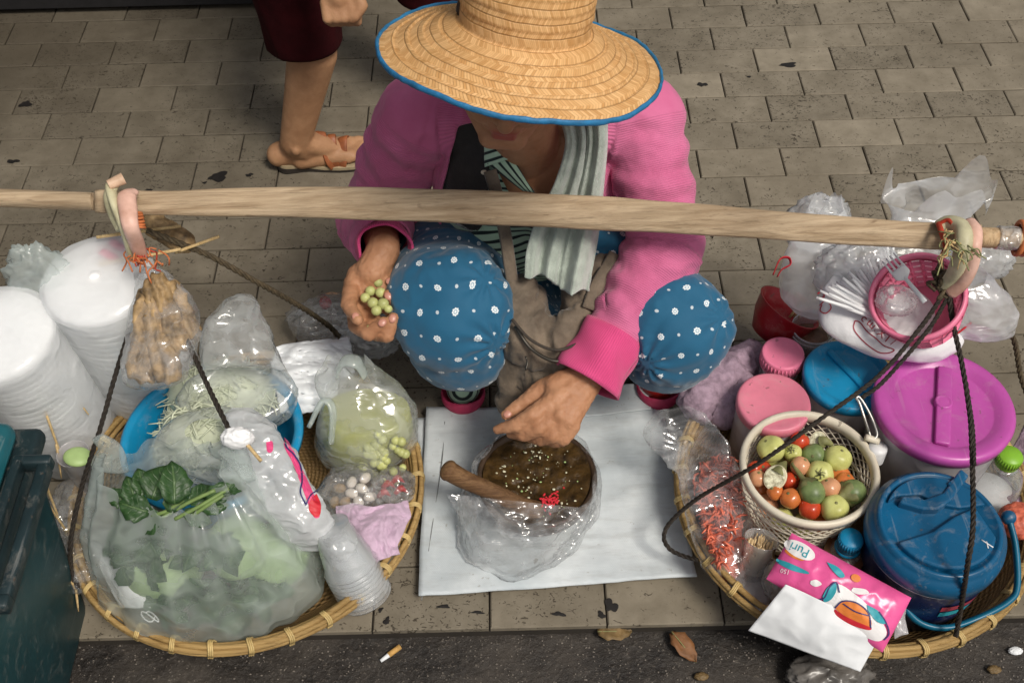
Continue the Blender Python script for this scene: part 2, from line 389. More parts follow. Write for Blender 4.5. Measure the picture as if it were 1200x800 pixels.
def straw_mat():
    m_, t, N, L = nodes('braided_straw'); s = N('SeparateXYZ'); L(uvattr(N), s.inputs[0])
    row = math_(N, L, 'DIVIDE', s.outputs[1], .0205)
    fr = math_(N, L, 'FRACT', row); tri = math_(N, L, 'ABSOLUTE', math_(N, L, 'SUBTRACT', fr, .5))
    ang = math_(N, L, 'MULTIPLY', s.outputs[0], 34.0)
    ph = math_(N, L, 'ADD', ang, math_(N, L, 'MULTIPLY', tri, 3.0))
    wv = math_(N, L, 'FRACT', ph); strip = math_(N, L, 'ABSOLUTE', math_(N, L, 'SUBTRACT', wv, .5))   # 0 mid, .5 edge
    cell = N('TexWhiteNoise', noise_dimensions='2D'); cv = N('CombineXYZ')
    L(math_(N, L, 'FLOOR', ph), cv.inputs[0]); L(math_(N, L, 'ADD', math_(N, L, 'FLOOR', row), math_(N, L, 'MULTIPLY', math_(N, L, 'GREATER_THAN', fr, .5), .5)), cv.inputs[1]); L(cv.outputs[0], cell.inputs['Vector'])
    c = mixc(N, L, cell.outputs['Value'], (.58, .31, .115), (.80, .50, .235))
    gr = ramp(N, L, strip, [(.38, 0.0), (.5, 1.0)]); c = mixc(N, L, math_(N, L, 'MULTIPLY', gr, .5), c, (.30, .14, .035))
    n2 = tex(N, L, 22, 4, .6); c = mixc(N, L, math_(N, L, 'MULTIPLY', ramp(N, L, n2, [(.45, 0.0), (.75, 1.0)]), .4), c, (.52, .27, .08))
    seam = ramp(N, L, fr, [(0.0, 1.0), (.07, 0.0), (.93, 0.0), (1.0, 1.0)]); c = mixc(N, L, math_(N, L, 'MULTIPLY', seam, .55), c, (.2, .09, .02))
    h = math_(N, L, 'SUBTRACT', math_(N, L, 'SUBTRACT', 1.0, math_(N, L, 'MULTIPLY', gr, .7)), math_(N, L, 'MULTIPLY', seam, .8))
    return finish(m_, t, N, L, c, .55, [(h, .6, .002)], spec=.35)
def dots_mat():
    m_, t, N, L = nodes('blue_floral_cotton'); s = N('SeparateXYZ'); wo_ = N('VectorMath', operation='MULTIPLY_ADD'); wn_ = N('TexNoise', i_Scale=13.0, i_Detail=2); L(N('TexCoord').outputs['Object'], wn_.inputs['Vector']); L(wn_.outputs['Color'], wo_.inputs[0]); wo_.inputs[1].default_value = (.028, .028, 0); L(uvattr(N), wo_.inputs[2]); L(wo_.outputs[0], s.inputs[0])
    U, W = .065, .088
    def d(ou, ov, ax=U, ay=W):
        fu = math_(N, L, 'MULTIPLY', math_(N, L, 'SUBTRACT', math_(N, L, 'FRACT', math_(N, L, 'ADD', math_(N, L, 'DIVIDE', s.outputs[0], ax), ou)), .5), ax)
        fv = math_(N, L, 'MULTIPLY', math_(N, L, 'SUBTRACT', math_(N, L, 'FRACT', math_(N, L, 'ADD', math_(N, L, 'DIVIDE', s.outputs[1], ay), ov)), .5), ay)
        return fu, fv, math_(N, L, 'SQRT', math_(N, L, 'ADD', math_(N, L, 'MULTIPLY', fu, fu), math_(N, L, 'MULTIPLY', fv, fv)))
    masks = None; blue = None
    for ou, ov, big in ((0, 0, 1), (.5, .5, 1), (.5, 0, 0), (0, .5, 0)):
        fu, fv, r = d(ou, ov)
        if big:
            th = math_(N, L, 'ARCTAN2', fv, fu)
            rr = math_(N, L, 'SUBTRACT', r, math_(N, L, 'MULTIPLY', math_(N, L, 'COSINE', math_(N, L, 'MULTIPLY', th, 8.0)), .0006))
            q = ramp(N, L, math_(N, L, 'DIVIDE', rr, .01), [(.57, 1.0), (.63, 0.0)])
            k = ramp(N, L, math_(N, L, 'DIVIDE', r, .01), [(.18, 0.0), (.22, 1.0), (.33, 1.0), (.37, 0.0)])
            blue = k if blue is None else math_(N, L, 'MAXIMUM', blue, k)
        else: q = ramp(N, L, math_(N, L, 'DIVIDE', r, .01), [(.26, .7), (.32, 0.0)])
        masks = q if masks is None else math_(N, L, 'MAXIMUM', masks, q)
    n1 = tex(N, L, 14, 4); base = mixc(N, L, n1, (.010, .085, .17), (.016, .125, .235))
    c = mixc(N, L, masks, base, (.72, .78, .8)); c = mixc(N, L, math_(N, L, 'MULTIPLY', blue, .6), c, (.05, .2, .34))
    return finish(m_, t, N, L, c, .7, [(tex(N, L, 700, 2), .2, .0006)], spec=.3, sheen=.25)
def stripe_mat():
    m_, t, N, L = nodes('striped_jersey'); s = N('SeparateXYZ'); L(uvattr(N), s.inputs[0])
    f = math_(N, L, 'FRACT', math_(N, L, 'DIVIDE', s.outputs[1], .0135))
    k = ramp(N, L, f, [(.0, 1.0), (.3, 1.0), (.36, 0.0), (.94, 0.0), (1.0, 1.0)])
    c = mixc(N, L, k, mixc(N, L, tex(N, L, 20), (.36, .55, .40), (.50, .66, .52)), (.018, .03, .03))
    return finish(m_, t, N, L, c, .8, [(tex(N, L, 500, 2), .3, .0006)], spec=.25, sheen=.2)
def knit_mat(name, ca, cb, pitch=.0024):
    """ribbed knit: ribs run along uvm.y, counted across uvm.x (metres)"""
    m_, t, N, L = nodes(name); s = N('SeparateXYZ'); L(uvattr(N), s.inputs[0])
    wv = math_(N, L, 'SINE', math_(N, L, 'MULTIPLY', s.outputs[0], 2*math.pi/pitch)); big = tex(N, L, 40, 3)
    n1 = tex(N, L, 9, 4); c = mixc(N, L, ramp(N, L, n1, [(.3, 0.0), (.7, 1.0)]), ca, cb)
    c = mixc(N, L, math_(N, L, 'MULTIPLY_ADD', wv, .09, .09), c, tuple(q*.35 for q in ca))
    return finish(m_, t, N, L, c, .85, [(wv, .4, .0012), (big, .3, .003), (tex(N, L, 900, 2), .3, .0006)], spec=.2, sheen=.2)
def skin_mat(name, ca, cb, lip=(.34, .07, .06)):
    m_, t, N, L = nodes(name)
    n1 = tex(N, L, 26, 5, .6); c = mixc(N, L, ramp(N, L, n1, [(.3, 0.0), (.7, 1.0)]), ca, cb)
    a = N('Attribute', attribute_name='tint').outputs['Fac']; c = mixc(N, L, a, c, lip)
    n2 = tex(N, L, 330, 3, .6); n3 = tex(N, L, 70, 4, .6)
    return finish(m_, t, N, L, c, math_(N, L, 'MULTIPLY_ADD', n3, .4, .33), [(n2, .4, .0009), (n3, .45, .003)], spec=.35, sss=.04)
def wood_mat(name, ca, cb, axis='x', dark=(.12, .07, .035)):
    m_, t, N, L = nodes(name); st = {'x': (2, 40, 40), 'y': (40, 2, 40), 'z': (40, 40, 2)}[axis]
    g = tex(N, L, 2.2, 6, .65, stretch=st, dist=.4); big = tex(N, L, 3, 3, .6, stretch={'x': (1.2, 3, 3), 'y': (3, 1.2, 3), 'z': (3, 3, 1.2)}[axis])
    c = mixc(N, L, ramp(N, L, g, [(.36, 0.0), (.62, 1.0)]), ca, cb)
    fi = tex(N, L, 5, 4, .7, stretch={'x': (.8, 60, 60), 'y': (60, .8, 60), 'z': (60, 60, .8)}[axis], dist=.3); c = mixc(N, L, math_(N, L, 'MULTIPLY', ramp(N, L, fi, [(.55, 0.0), (.68, 1.0)]), .55), c, tuple(q*.4 for q in ca))
    sp = tex(N, L, 55, 3, .6, stretch={'x': (.35, 1, 1), 'y': (1, .35, 1), 'z': (1, 1, .35)}[axis]); c = mixc(N, L, math_(N, L, 'MULTIPLY', ramp(N, L, sp, [(.64, 0.0), (.74, 1.0)]), .6), c, dark)
    c = mixc(N, L, math_(N, L, 'MULTIPLY', ramp(N, L, big, [(.48, 0.0), (.72, 1.0)]), .5), c, tuple(q*.55 for q in ca))
    return finish(m_, t, N, L, c, .66, [(g, .8, .004), (fi, .6, .002), (sp, .4, .002)], spec=.3)
def weave_mat():
    m_, t, N, L = nodes('woven_bamboo'); s = N('SeparateXYZ'); L(uvattr(N), s.inputs[0])
    a = math_(N, L, 'SINE', math_(N, L, 'MULTIPLY', s.outputs[0], 70.0)); b = math_(N, L, 'SINE', math_(N, L, 'MULTIPLY', s.outputs[1], 700.0))
    ck = math_(N, L, 'MULTIPLY', a, b); c = mixc(N, L, math_(N, L, 'MULTIPLY_ADD', ck, .5, .5), (.13, .075, .03), (.34, .215, .09))
    c = mixc(N, L, tex(N, L, 40, 4), c, (.2, .12, .045))
    return finish(m_, t, N, L, c, .6, [(ck, .6, .003)], spec=.35)
def sack_mat():
    m_, t, N, L = nodes('woven_polypropylene'); co = N('TexCoord').outputs['Object']
    s = N('SeparateXYZ'); L(co, s.inputs[0])
    a = math_(N, L, 'SINE', math_(N, L, 'MULTIPLY', s.outputs[0], 2*math.pi/.0032)); b = math_(N, L, 'SINE', math_(N, L, 'MULTIPLY', s.outputs[1], 2*math.pi/.0032))
    n1 = tex(N, L, 5, 5, .65); n2 = tex(N, L, 30, 5, .7, stretch=(.4, 2, 1))
    c = mixc(N, L, ramp(N, L, n1, [(.35, 0.0), (.65, 1.0)]), (.42, .47, .50), (.64, .68, .70))
    c = mixc(N, L, math_(N, L, 'MULTIPLY', ramp(N, L, n2, [(.50, 0.0), (.72, 1.0)]), .38), c, (.32, .33, .32))
    n4 = tex(N, L, 60, 3, .6); c = mixc(N, L, math_(N, L, 'MULTIPLY', ramp(N, L, n4, [(.68, 0.0), (.74, 1.0)]), .5), c, (.2, .17, .13))
    return finish(m_, t, N, L, c, .5, [(math_(N, L, 'MULTIPLY', a, b), .25, .001), (n2, .3, .003)], spec=.4)

MAT = dict(
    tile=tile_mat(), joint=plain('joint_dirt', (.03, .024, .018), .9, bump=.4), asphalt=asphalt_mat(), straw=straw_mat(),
    hatblue=plain('blue_binding', (.02, .16, .34), .55, .3, 60, bump=.3, bs=300), dots=dots_mat(), stripe=stripe_mat(),
    pink=knit_mat('pink_rib_knit', (.58, .125, .265), (.70, .19, .36), .0034), cuff=knit_mat('pink_cuff_knit', (.63, .06, .20), (.74, .09, .26), .004),
    vest=plain('black_vest', (.016, .013, .012), .7, .4, 30, bump=.4, bs=200, sheen=.2), skin=skin_mat('tan_skin', (.35, .16, .08), (.50, .26, .145)),
    skin2=skin_mat('brown_skin', (.34, .175, .09), (.47, .26, .14)), nail=plain('nail', (.50, .23, .17), .3, .1), hair=plain('black_hair', (.012, .009, .008), .45, .4, 60, bump=.5, bs=200, stretch=(1, 1, .1)),
    towel=plain('terry_towel', (.36, .41, .36), .95, .3, 30, bump=1, bs=380, sheen=.6), bag=plain('brown_canvas', (.085, .064, .045), .75, .45, 14, bump=.7, bs=200, col2=(.15, .115, .082), sheen=.2),
    darkbag=plain('dark_webbing', (.045, .036, .028), .8, .3, 40, bump=.4, bs=300), zip=plain('zip_metal', (.1, .09, .075), .35, .2, metal=.8),
    pole=wood_mat('weathered_bamboo', (.34, .24, .145), (.55, .42, .28)), polewrap=wood_mat('bamboo_lashing', (.5, .33, .18), (.66, .48, .29), 'z'),
    pestle=wood_mat('pestle_wood', (.10, .05, .022), (.20, .11, .05)), sack=sack_mat(),
    clay=plain('dark_clay', (.055, .032, .018), .55, .35, 25, bump=.3), sauce=plain('brown_sauce', (.026, .014, .004), .34, .5, 55, bump=.9, bs=130, col2=(.062, .034, .010), coat=.3),
    bamboo=wood_mat('split_bamboo', (.30, .185, .065), (.45, .30, .12)), weave=weave_mat(), tie=plain('cane_binding', (.52, .38, .16), .5, .25, 60, bump=.3),
    rope=plain('dark_rope', (.022, .016, .011), .7, .5, 120, bump=.6, bs=400), rope2=plain('brown_rope', (.075, .055, .03), .75, .5, 120, bump=.6, bs=400),
    foam=plain('white_foam', (.86, .87, .88), .6, .04, 30, bump=.15, bs=200), teal=plain('teal_plastic', (.011, .060, .070), .42, .25, 7, bump=.15, bs=60, rv=.12), tealdark=plain('dark_plastic', (.012, .026, .030), .45, .3, 20, bump=.2),
    teallid=plain('teal_lid_plastic', (.014, .11, .135), .36, .2, 7, bump=.12, bs=60),
    blue=plain('bright_blue_plastic', (.008, .245, .47), .36, .12, 12, bump=.12, bs=40), navy=plain('cooler_blue_plastic', (.005, .085, .19), .3, .18, 9, bump=.12, bs=40), cooler=plain('cooler_navy_plastic', (.007, .018, .075), .3, .25, 9),
    purple=plain('purple_plastic', (.44, .075, .335), .33, .12, 10, bump=.15, bs=40), rose=plain('rose_plastic', (.68, .20, .28), .36, .12, 14, bump=.12, bs=50), hot=plain('pink_plastic', (.78, .20, .33), .36, .12, 14),
    red=plain('red_plastic', (.36, .012, .02), .35, .2, 14), cream=plain('cream_plastic', (.66, .60, .48), .42, .12, 20), white=plain('white_plastic', (.76, .76, .77), .4, .06, 20),
    frost=film('frosted_tub', (.80, .78, .80), .72, .25, 6, .5, .2, 0), clear=film('clear_bottle', (.8, .85, .83), .13, .06, 9, 1.0, .35, .12), bag_clear=film('clear_polythene', (.95, .96, .97), .05, .09, 20, .8, .16, .38),
    bag_milk=film('milky_polythene', (.86, .95, .92), .24, .17, 10, .6, .15, .36), bag_thin=film('thin_polythene', (.93, .97, .98), .15, .12, 15, .8, .22, .42), bag_haze=film('white_carrier_film', (.93, .95, .97), .28, .16, 13, .7, .25, .5), wrap=film('stack_wrap', (.95, .96, .97), .62, .25, 8, .35, .3, .25), bag_white=film('white_polythene', (.9, .92, .94), .72, .18, 16, .8, .25, .4), cup=film('clear_cup', (.93, .95, .96), .18, .06, 8, 1.1, .4, .15),
    shred=plain('shredded_papaya', (.62, .66, .50), .5, .12, 20, spec=.4), leaf=leaf_mat('leaf_green', (.014, .042, .012), (.034, .085, .024), (.10, .17, .06)), stem=plain('stem_green', (.17, .25, .08), .45, .2, 30), leafpale=plain('cabbage_pale', (.30, .42, .20), .5, .3, 18, bump=.3),
    leafslice=plain('pale_green_rind', (.36, .50, .20), .45, .15, 20), stick=wood_mat('skewer_bamboo', (.52, .36, .16), (.68, .50, .26), 'z'), olive=plain('pea_eggplant', (.47, .49, .19), .4, .15, 40, rnd=.3), brine=plain('olive_brine', (.33, .34, .09), .2, .1, 20),
    dried=plain('dried_fish', (.085, .05, .02), .6, .5, 34, bump=1, bs=110, col2=(.36, .24, .115)), garlic=plain('peeled_garlic', (.70, .63, .56), .5, .15, 30), redrag=plain('red_chilli', (.38, .02, .018), .4, .3, 30, bump=.3), lilac=plain('lilac_cloth', (.50, .36, .47), .9, .2, 20, bump=.5, bs=260, sheen=.3), lilacnet=plain('mauve_net', (.33, .235, .30), .9, .35, 60, bump=1, bs=180),
    shrimp=plain('dried_shrimp_red', (.46, .055, .03), .5, .5, 60, bump=.5, bs=200, col2=(.62, .16, .09)), elastic=plain('orange_elastic', (.52, .16, .055), .5, .25, 60), redstring=plain('red_string', (.42, .045, .02), .6, .4, 90), tape=film('clear_tape', (.75, .75, .74), .5, .12, 40, 1.0, .3),
    cane=plain('peeled_cane_loop', (.56, .36, .23), .5, .25, 20, bump=.2, col2=(.70, .50, .36)), canepink=plain('pink_cane_loop', (.62, .33, .235), .45, .25, 20, bump=.2, col2=(.70, .46, .38)), caneg=plain('pale_cane_loop', (.44, .40, .24), .5, .25, 20, col2=(.58, .55, .37)), grass=plain('dry_grass_tie', (.24, .25, .11), .7, .4, 60),
    maroon=plain('maroon_cotton', (.030, .0025, .004), .9, .4, 12, bump=.4, bs=300, spec=.15), sandal=plain('tan_leather', (.27, .085, .03), .5, .3, 40, bump=.3), sole=plain('sandal_sole', (.40, .32, .20), .6, .2, 30), soledark=plain('sandal_outsole', (.03, .024, .02), .7, .2),
    black=plain('black_knit', (.012, .011, .012), .85, .3, 20), shoe=plain('pink_shoe', (.46, .035, .10), .6, .2, 30, bump=.3, bs=260), sock=plain('sock', (.6, .6, .55), .9), green=plain('bright_green_cap', (.20, .42, .03), .38, .1, 20), greenbin=plain('green_crate', (.008, .085, .04), .45, .2, 20),
    deadleaf=plain('dead_leaf', (.12, .075, .026), .6, .4, 45, bump=.5, bs=120, col2=(.17, .11, .045)), deadleaf2=plain('dead_leaf_brown', (.17, .075, .028), .6, .4, 45, bump=.5, bs=120), paper=plain('white_paper', (.74, .76, .78), .8, .06, 12, bump=.7, bs=16), filter=plain('cork_filter', (.52, .30, .09), .8, .2, 90),
    inkwhite=plain('white_ink', (.80, .78, .78), .5, .05), pack=plain('pink_wrapper', (.72, .10, .30), .26, .15, 18, bump=.25, bs=24, rv=.06), inkblack=plain('dark_ink', (.02, .03, .05), .5, .1), inkteal=plain('teal_ink', (.03, .33, .40), .5, .1), inkorange=plain('orange_ink', (.72, .21, .04), .5, .15), inkred=plain('red_ink', (.58, .02, .035), .5, .15), inkpink=plain('pink_ink', (.72, .07, .22), .5, .15), inkmaroon=plain('maroon_ink', (.34, .035, .06), .5, .15), inknavy=plain('navy_ink', (.03, .03, .14), .5, .1),
    tomato=plain('tomato_red', (.52, .055, .018), .28, .2, 30, coat=.3), tompink=plain('tomato_pink', (.62, .26, .13), .3, .2, 26, col2=(.64, .35, .19), coat=.3), tomorange=plain('tomato_orange', (.58, .17, .045), .28, .2, 26, coat=.3), egyellow=plain('eggplant_yellow', (.50, .50, .13), .35, .2, 26, col2=(.58, .60, .24)), eggreen=plain('eggplant_green', (.085, .14, .045), .4, .4, 26, col2=(.20, .26, .10)), egwhite=plain('eggplant_white', (.66, .60, .42), .5, .2, 40), calyx=plain('calyx_olive', (.19, .19, .075), .6, .4, 40, bump=.4), egcut=plain('eggplant_seedy', (.50, .42, .24), .6, .5, 160, col2=(.74, .68, .5)),
    water=plain('brown_liquid', (.13, .06, .03), .2, .2, 20), gum=plain('black_stain', (.012, .010, .009), .6, .3, 90), peel=plain('dull_steel', (.5, .49, .46), .35, .2, metal=.7), rubber=plain('rubber_band', (.55, .30, .06), .5, .3, rnd=.6), toothpick=plain('toothpick_wood', (.60, .44, .24), .65, .15, 60, rnd=.3), brownpulp=plain('brown_pulp', (.15, .075, .045), .5, .5, 40, bump=.8, bs=90),
)
M = MAT

# ================================================================== SETTING
TW, TH_, X0, Y0 = .2, .1, .053, .488           # tile pitch, joint phase, row line
EDGE = -.634
road = mk('road', MB().grid(A_([[(x, y, -.035) for x in (-40, 40)] for y in (-40, EDGE+.02)])), M['asphalt'], smooth=False)
tag(road, kind='structure')
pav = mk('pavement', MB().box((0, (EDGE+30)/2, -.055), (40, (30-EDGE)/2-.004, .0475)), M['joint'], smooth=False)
tag(pav, kind='structure')
def tile_geo(sx, sy, seed):
    rng = random.Random(seed); b = .0022; j = lambda: rng.uniform(-.0006, .0006)
    top = [(-sx+b, -sy+b, j()), (sx-b, -sy+b, j()), (sx-b, sy-b, j()), (-sx+b, sy-b, j())]
    mid = [(-sx, -sy, -b), (sx, -sy, -b), (sx, sy, -b), (-sx, sy, -b)]; bot = [(x, y, -.012) for x, y, _ in mid]
    V = top+mid+bot; F = [(0, 1, 2, 3)]
    for o in (0, 4): F += [(o+4+k, o+4+(k+1) % 4, o+(k+1) % 4, o+k) for k in range(4)]
    return V, F
tile_me = []
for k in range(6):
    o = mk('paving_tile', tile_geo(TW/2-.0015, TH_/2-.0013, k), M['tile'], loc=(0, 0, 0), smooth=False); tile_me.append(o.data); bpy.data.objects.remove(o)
edge_me = []
ey0 = Y0-.1*10+.0; ey0 = -.512; esy = (ey0-EDGE)/2
for k in range(3):
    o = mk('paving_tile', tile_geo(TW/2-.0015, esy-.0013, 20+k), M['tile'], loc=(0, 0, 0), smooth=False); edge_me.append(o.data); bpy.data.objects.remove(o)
stuff = MB(); pl_ = A_(world_loc(pav)); ntile = 0
def in_view(x, y):
    q = A_([x, y, 0])-CAM; zc = q@_f
    if zc < .1: return False
    u, v = 600+FPX*(q@_r)/zc, 400-FPX*(q@_u)/zc
    return -62 < u < 1262 and -22 < v < 800
for row in range(-10, 34):
    yc = Y0+TH_*row+TH_/2; h = TH_
    off = X0+(.1 if (row % 2) else 0)
    for cx in range(-16, 17):
        xc = off+TW*cx-.1+TW
        last = yc-TH_/2 < ey0+.01-.0
        if in_view(xc, yc) and ntile < 300:
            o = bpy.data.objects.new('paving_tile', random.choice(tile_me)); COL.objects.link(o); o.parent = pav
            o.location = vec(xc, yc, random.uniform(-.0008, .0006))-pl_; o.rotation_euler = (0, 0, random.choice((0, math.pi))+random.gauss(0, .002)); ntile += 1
        elif -3.2 < xc < 3.2:
            V, F = tile_geo(TW/2-.0022, TH_/2-.0019, cx*7+row); stuff.add(A_(V)+vec(xc, yc, 0), F)
for cx in range(-16, 17):                       # the wider row along the kerb
    xc = .15+TW*cx+.1; yc = (ey0+EDGE)/2
    if in_view(xc, yc) and ntile < 300:
        o = bpy.data.objects.new('paving_tile', random.choice(edge_me)); COL.objects.link(o); o.parent = pav
        o.location = vec(xc, yc, random.uniform(-.0008, .0006))-pl_; ntile += 1
    else:
        V, F = tile_geo(TW/2-.0015, esy-.0019, cx+99); stuff.add(A_(V)+vec(xc, yc, 0), F)
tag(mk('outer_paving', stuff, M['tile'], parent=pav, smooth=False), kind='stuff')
def splat(u, v, r, ex, ey, seed):
    c = at(u, v, .0018); n = 26; rng = random.Random(seed); a = [2*math.pi*k/n for k in range(n)]; ph = [rng.uniform(0, 6) for _ in range(4)]
    rr = [r*(1+.25*math.sin(2*t+ph[0])+.2*math.sin(3*t+ph[1])+.14*math.sin(5*t+ph[2])+.1*rng.random()) for t in a]
    V = [(c[0]+q*ex*math.cos(t), c[1]+q*ey*math.sin(t), .0018) for q, t in zip(rr, a)]+[(c[0], c[1], .0024)]
    mk('stain', (V, [(k, (k+1) % n, n) for k in range(n)]), M['gum'], parent=pav)
for k, s in enumerate([(256, 207, .017, 1.3, .8), (240, 214, .004, 1, 1), (292, 205, .006, 1.4, .8), (30, 122, .012, 1, 1.1), (15, 189, .008, 1.5, .9), (174, 224, .010, 1.2, .6), (924, 76, .014, 1.7, .55),
                       (823, 99, .008, 1.3, 1), (878, 90, .004, 1, 1), (716, 709, .012, .8, 1), (705, 720, .006, 1, 1), (655, 719, .006, 1.6, .7), (560, 717, .005, 1.8, .6), (520, 710, .006, 1.4, .7), (453, 727, .006, .7, 1.3), (446, 714, .004, 1, 1)]):
    splat(*s, seed=k)
# small grit along the gutter
g = MB(); rng = random.Random(5)
for k in range(900):
    q = at(rng.uniform(90, 1200), rng.uniform(742, 805), -.034); s = rng.uniform(.0006, .0022)
    g.ball(q, (s, s*rng.uniform(.6, 1), s*.6), 5, 3)
tag(mk('gutter_grit', g, plain('grit', (.16, .14, .12), .8, .5, 3, kind='World'), smooth=False), 'loose grit scattered over the dark gutter', kind='stuff')

# ================================================================== VENDOR
HC = vec(.008, -.17, .825); HB = rad(10); HROLL = rad(6); HYAW = rad(-4)
def rot(axis, a): return A_(Matrix.Rotation(a, 3, axis))
HR = rot('Z', HYAW)@rot('X', HB)@rot('Y', HROLL)@A_([[1, 0, 0], [0, -1, 0], [0, 0, 1]])   # local x right in photo, y = face, z up
def hd(p): return HC+HR@A_(p, )
SL, SR = vec(-.145, .012, .575), vec(.222, -.013, .575)
EL, ER = vec(-.243, .015, .345), at(781, 288, .425)
WL, WR = at(450, 291, .425), at(690, 441, .315)
HIPL, HIPR = vec(-.07, .06, .20), vec(.13, .06, .20)
KL, KR = at(529, 364, .36), at(790, 385, .335)
AL, AR = vec(-.068, -.02, .085), vec(.225, -.02, .085)
person = thing('person', 'squatting food seller in pink cardigan, wide straw hat and blue dotted trousers', 'person', (.03, -.05, 0))
def qz(*p): return [at(u, v, z) for u, v, z in p]
def hand_left():
    L_ = []
    L_ += chain([WL, *qz((436, 318, .408))], [.028, .029])
    for p, r in (((417, 332, .392), .021), ((430, 345, .380), .022), ((447, 345, .376), .022), ((460, 333, .380), .018)):
        L_ += chain([at(438, 312, .408), at(*p)], [.027, r])
    L_ += chain(qz((421, 322, .398), (413, 338, .393), (408, 357, .406), (419, 375, .418)), [.021, .0165, .0135, .0098])
    L_ += chain(qz((416, 356, .376), (417, 381, .376), (432, 391, .388), (449, 377, .408)), [.0165, .0140, .0130, .0098])
    L_ += chain(qz((434, 366, .366), (442, 391, .372), (454, 393, .384), (461, 372, .407)), [.0155, .0135, .0125, .0096])
    L_ += chain(qz((452, 358, .366), (470, 373, .374), (470, 362, .392), (454, 345, .406)), [.0148, .0128, .0115, .0092])
    L_ += chain(qz((462, 340, .372), (479, 348, .380), (474, 338, .394), (456, 329, .404)), [.0128, .0110, .0100, .0082])
    return L_
def hand_right():
    L_ = []
    for p, r in (((652, 453, 0.313), .022), ((650, 470, 0.307), .022), ((656, 484, 0.299), .021), ((667, 494, 0.291), .018)):
        L_ += chain([WR, at(*p)], [.028, r])
    L_ += chain(qz((660, 448, 0.313), (636, 456, 0.301), (614, 472, 0.285), (593, 486, 0.277)), [.022, .0175, .0140, .0098])
    L_ += chain(qz((650, 470, 0.309), (625, 486, 0.301), (604, 498, 0.285), (583, 503, 0.267)), [.0190, .0155, .0128, .0085])
    L_ += chain(qz((656, 484, 0.299), (632, 501, 0.287), (614, 509, 0.267), (598, 508, 0.248)), [.0175, .0148, .0125, .0090])
    L_ += chain(qz((664, 492, 0.293), (648, 510, 0.277), (634, 515, 0.257), (619, 512, 0.240)), [.0160, .0135, .0118, .0088])
    L_ += chain(qz((671, 499, 0.287), (661, 514, 0.271), (650, 518, 0.253), (640, 513, 0.240)), [.0140, .0120, .0105, .0080])
    return L_
def head_prims(face=True):
    h = []
    E = lambda c, r: h.append(ell(hd(c), r, HR))
    C_ = lambda a, b, ra, rb=None: h.append(cap(hd(a), hd(b), ra, rb))
    E((0, -.015, .035), (.074, .092, .088)); E((0, .025, -.03), (.064, .064, .075)); E((0, .03, -.065), (.050, .052, .048))
    C_((-.018, .066, -.098), (.018, .066, -.098), .018); C_((-.045, .02, -.07), (-.016, .062, -.096), .022, .019); C_((.045, .02, -.07), (.016, .062, -.096), .022, .019)
    C_((-.036, .062, -.022), (-.030, .066, -.034), .026); C_((.036, .062, -.022), (.030, .066, -.034), .026)
    C_((-.03, .078, .03), (.03, .078, .03), .015); C_((0, .080, .022), (0, .102, -.022), .009, .0115); C_((0, .102, -.022), (0, .104, -.028), .0125)
    for s in (-1, 1):
        C_((s*.010, .093, -.030), (s*.014, .088, -.032), .0085); E((s*.031, .072, .008), (.014, .011, .009)); E((s*.077, -.012, -.008), (.009, .018, .030))
    C_((-.014, .084, -.055), (.014, .084, -.055), .0105); C_((-.024, .076, -.060), (.024, .076, -.060), .008)
    C_((-.013, .0895, -.0575), (0, .0915, -.0560), .0052, .006); C_((.013, .0895, -.0575), (0, .0915, -.0560), .0052, .006)
    C_((-.012, .0880, -.0685), (.012, .0880, -.0685), .0070)
    C_((0, -.02, -.04), tuple((HR.T@(vec(.03, -.065, .60)-HC))), .050, .056)
    return h
body_prims = head_prims()
body_prims += [ell((.035, -.02, .47), (.142, .092, .13)), ell((.03, .03, .33), (.135, .11, .13)), ell((.03, .07, .19), (.15, .115, .095)), cap(SL, SR, .047), cap((.03, -.04, .54), (.03, -.075, .62), .06, .053)]
body_prims += chain([SL, EL, WL], [.045, .038, .028])+chain([SR, ER, WR], [.045, .038, .028])+hand_left()+hand_right()
body_prims += chain([HIPL, KL, AL], [.08, .055, .035])+chain([HIPR, KR, AR], [.08, .055, .035])
for a, d in ((AL, vec(-.03, -.16, -.06)), (AR, vec(.05, -.15, -.06))):
    body_prims += [cap(a+vec(0, .03, -.05), a+d*.7+vec(0, 0, .01), .028, .022)]
V, F = fuse(body_prims, .0023, 5, .5)
loc = (V-HC)@HR
lip = np.exp(-((loc[:, 0]/.021)**4+((loc[:, 2]+.0625)/.0115)**4))*(loc[:, 1] > .075)
tips = [at(*p) for p in ((419, 373, .420), (449, 377, .412), (461, 372, .411), (454, 345, .410), (456, 329, .408), (593, 485, .281))]
Nb = normals(V, F); dv = (fbm(V*22, 2, 3)*.0011)
for u_, v_, z_, r_, a_ in ((650, 470, .331, .010, .0022), (657, 484, .319, .010, .0022), (665, 493, .309, .009, .0018), (616, 471, .298, .008, .0014), (622, 488, .312, .008, .0014)):
    dv = dv+a_*np.exp(-(np.linalg.norm(V-at(u_, v_, z_), axis=1)/r_)**2)
hand = np.minimum(np.linalg.norm(V-at(430, 350, .39), axis=1), np.linalg.norm(V-at(635, 482, .285), axis=1)) < .11
dv = dv+hand*(-np.clip(ridge(V*A_([60, 60, 60]), 2, 31)-.75, 0, 1)*.0016+noise(V*150, 32)*.0003)
V = V+Nb*dv[:, None]
body = mk('body', (V, F), M['skin'], parent=person, attr=dict(tint=np.clip(lip*1.2, 0, 1)*.85))
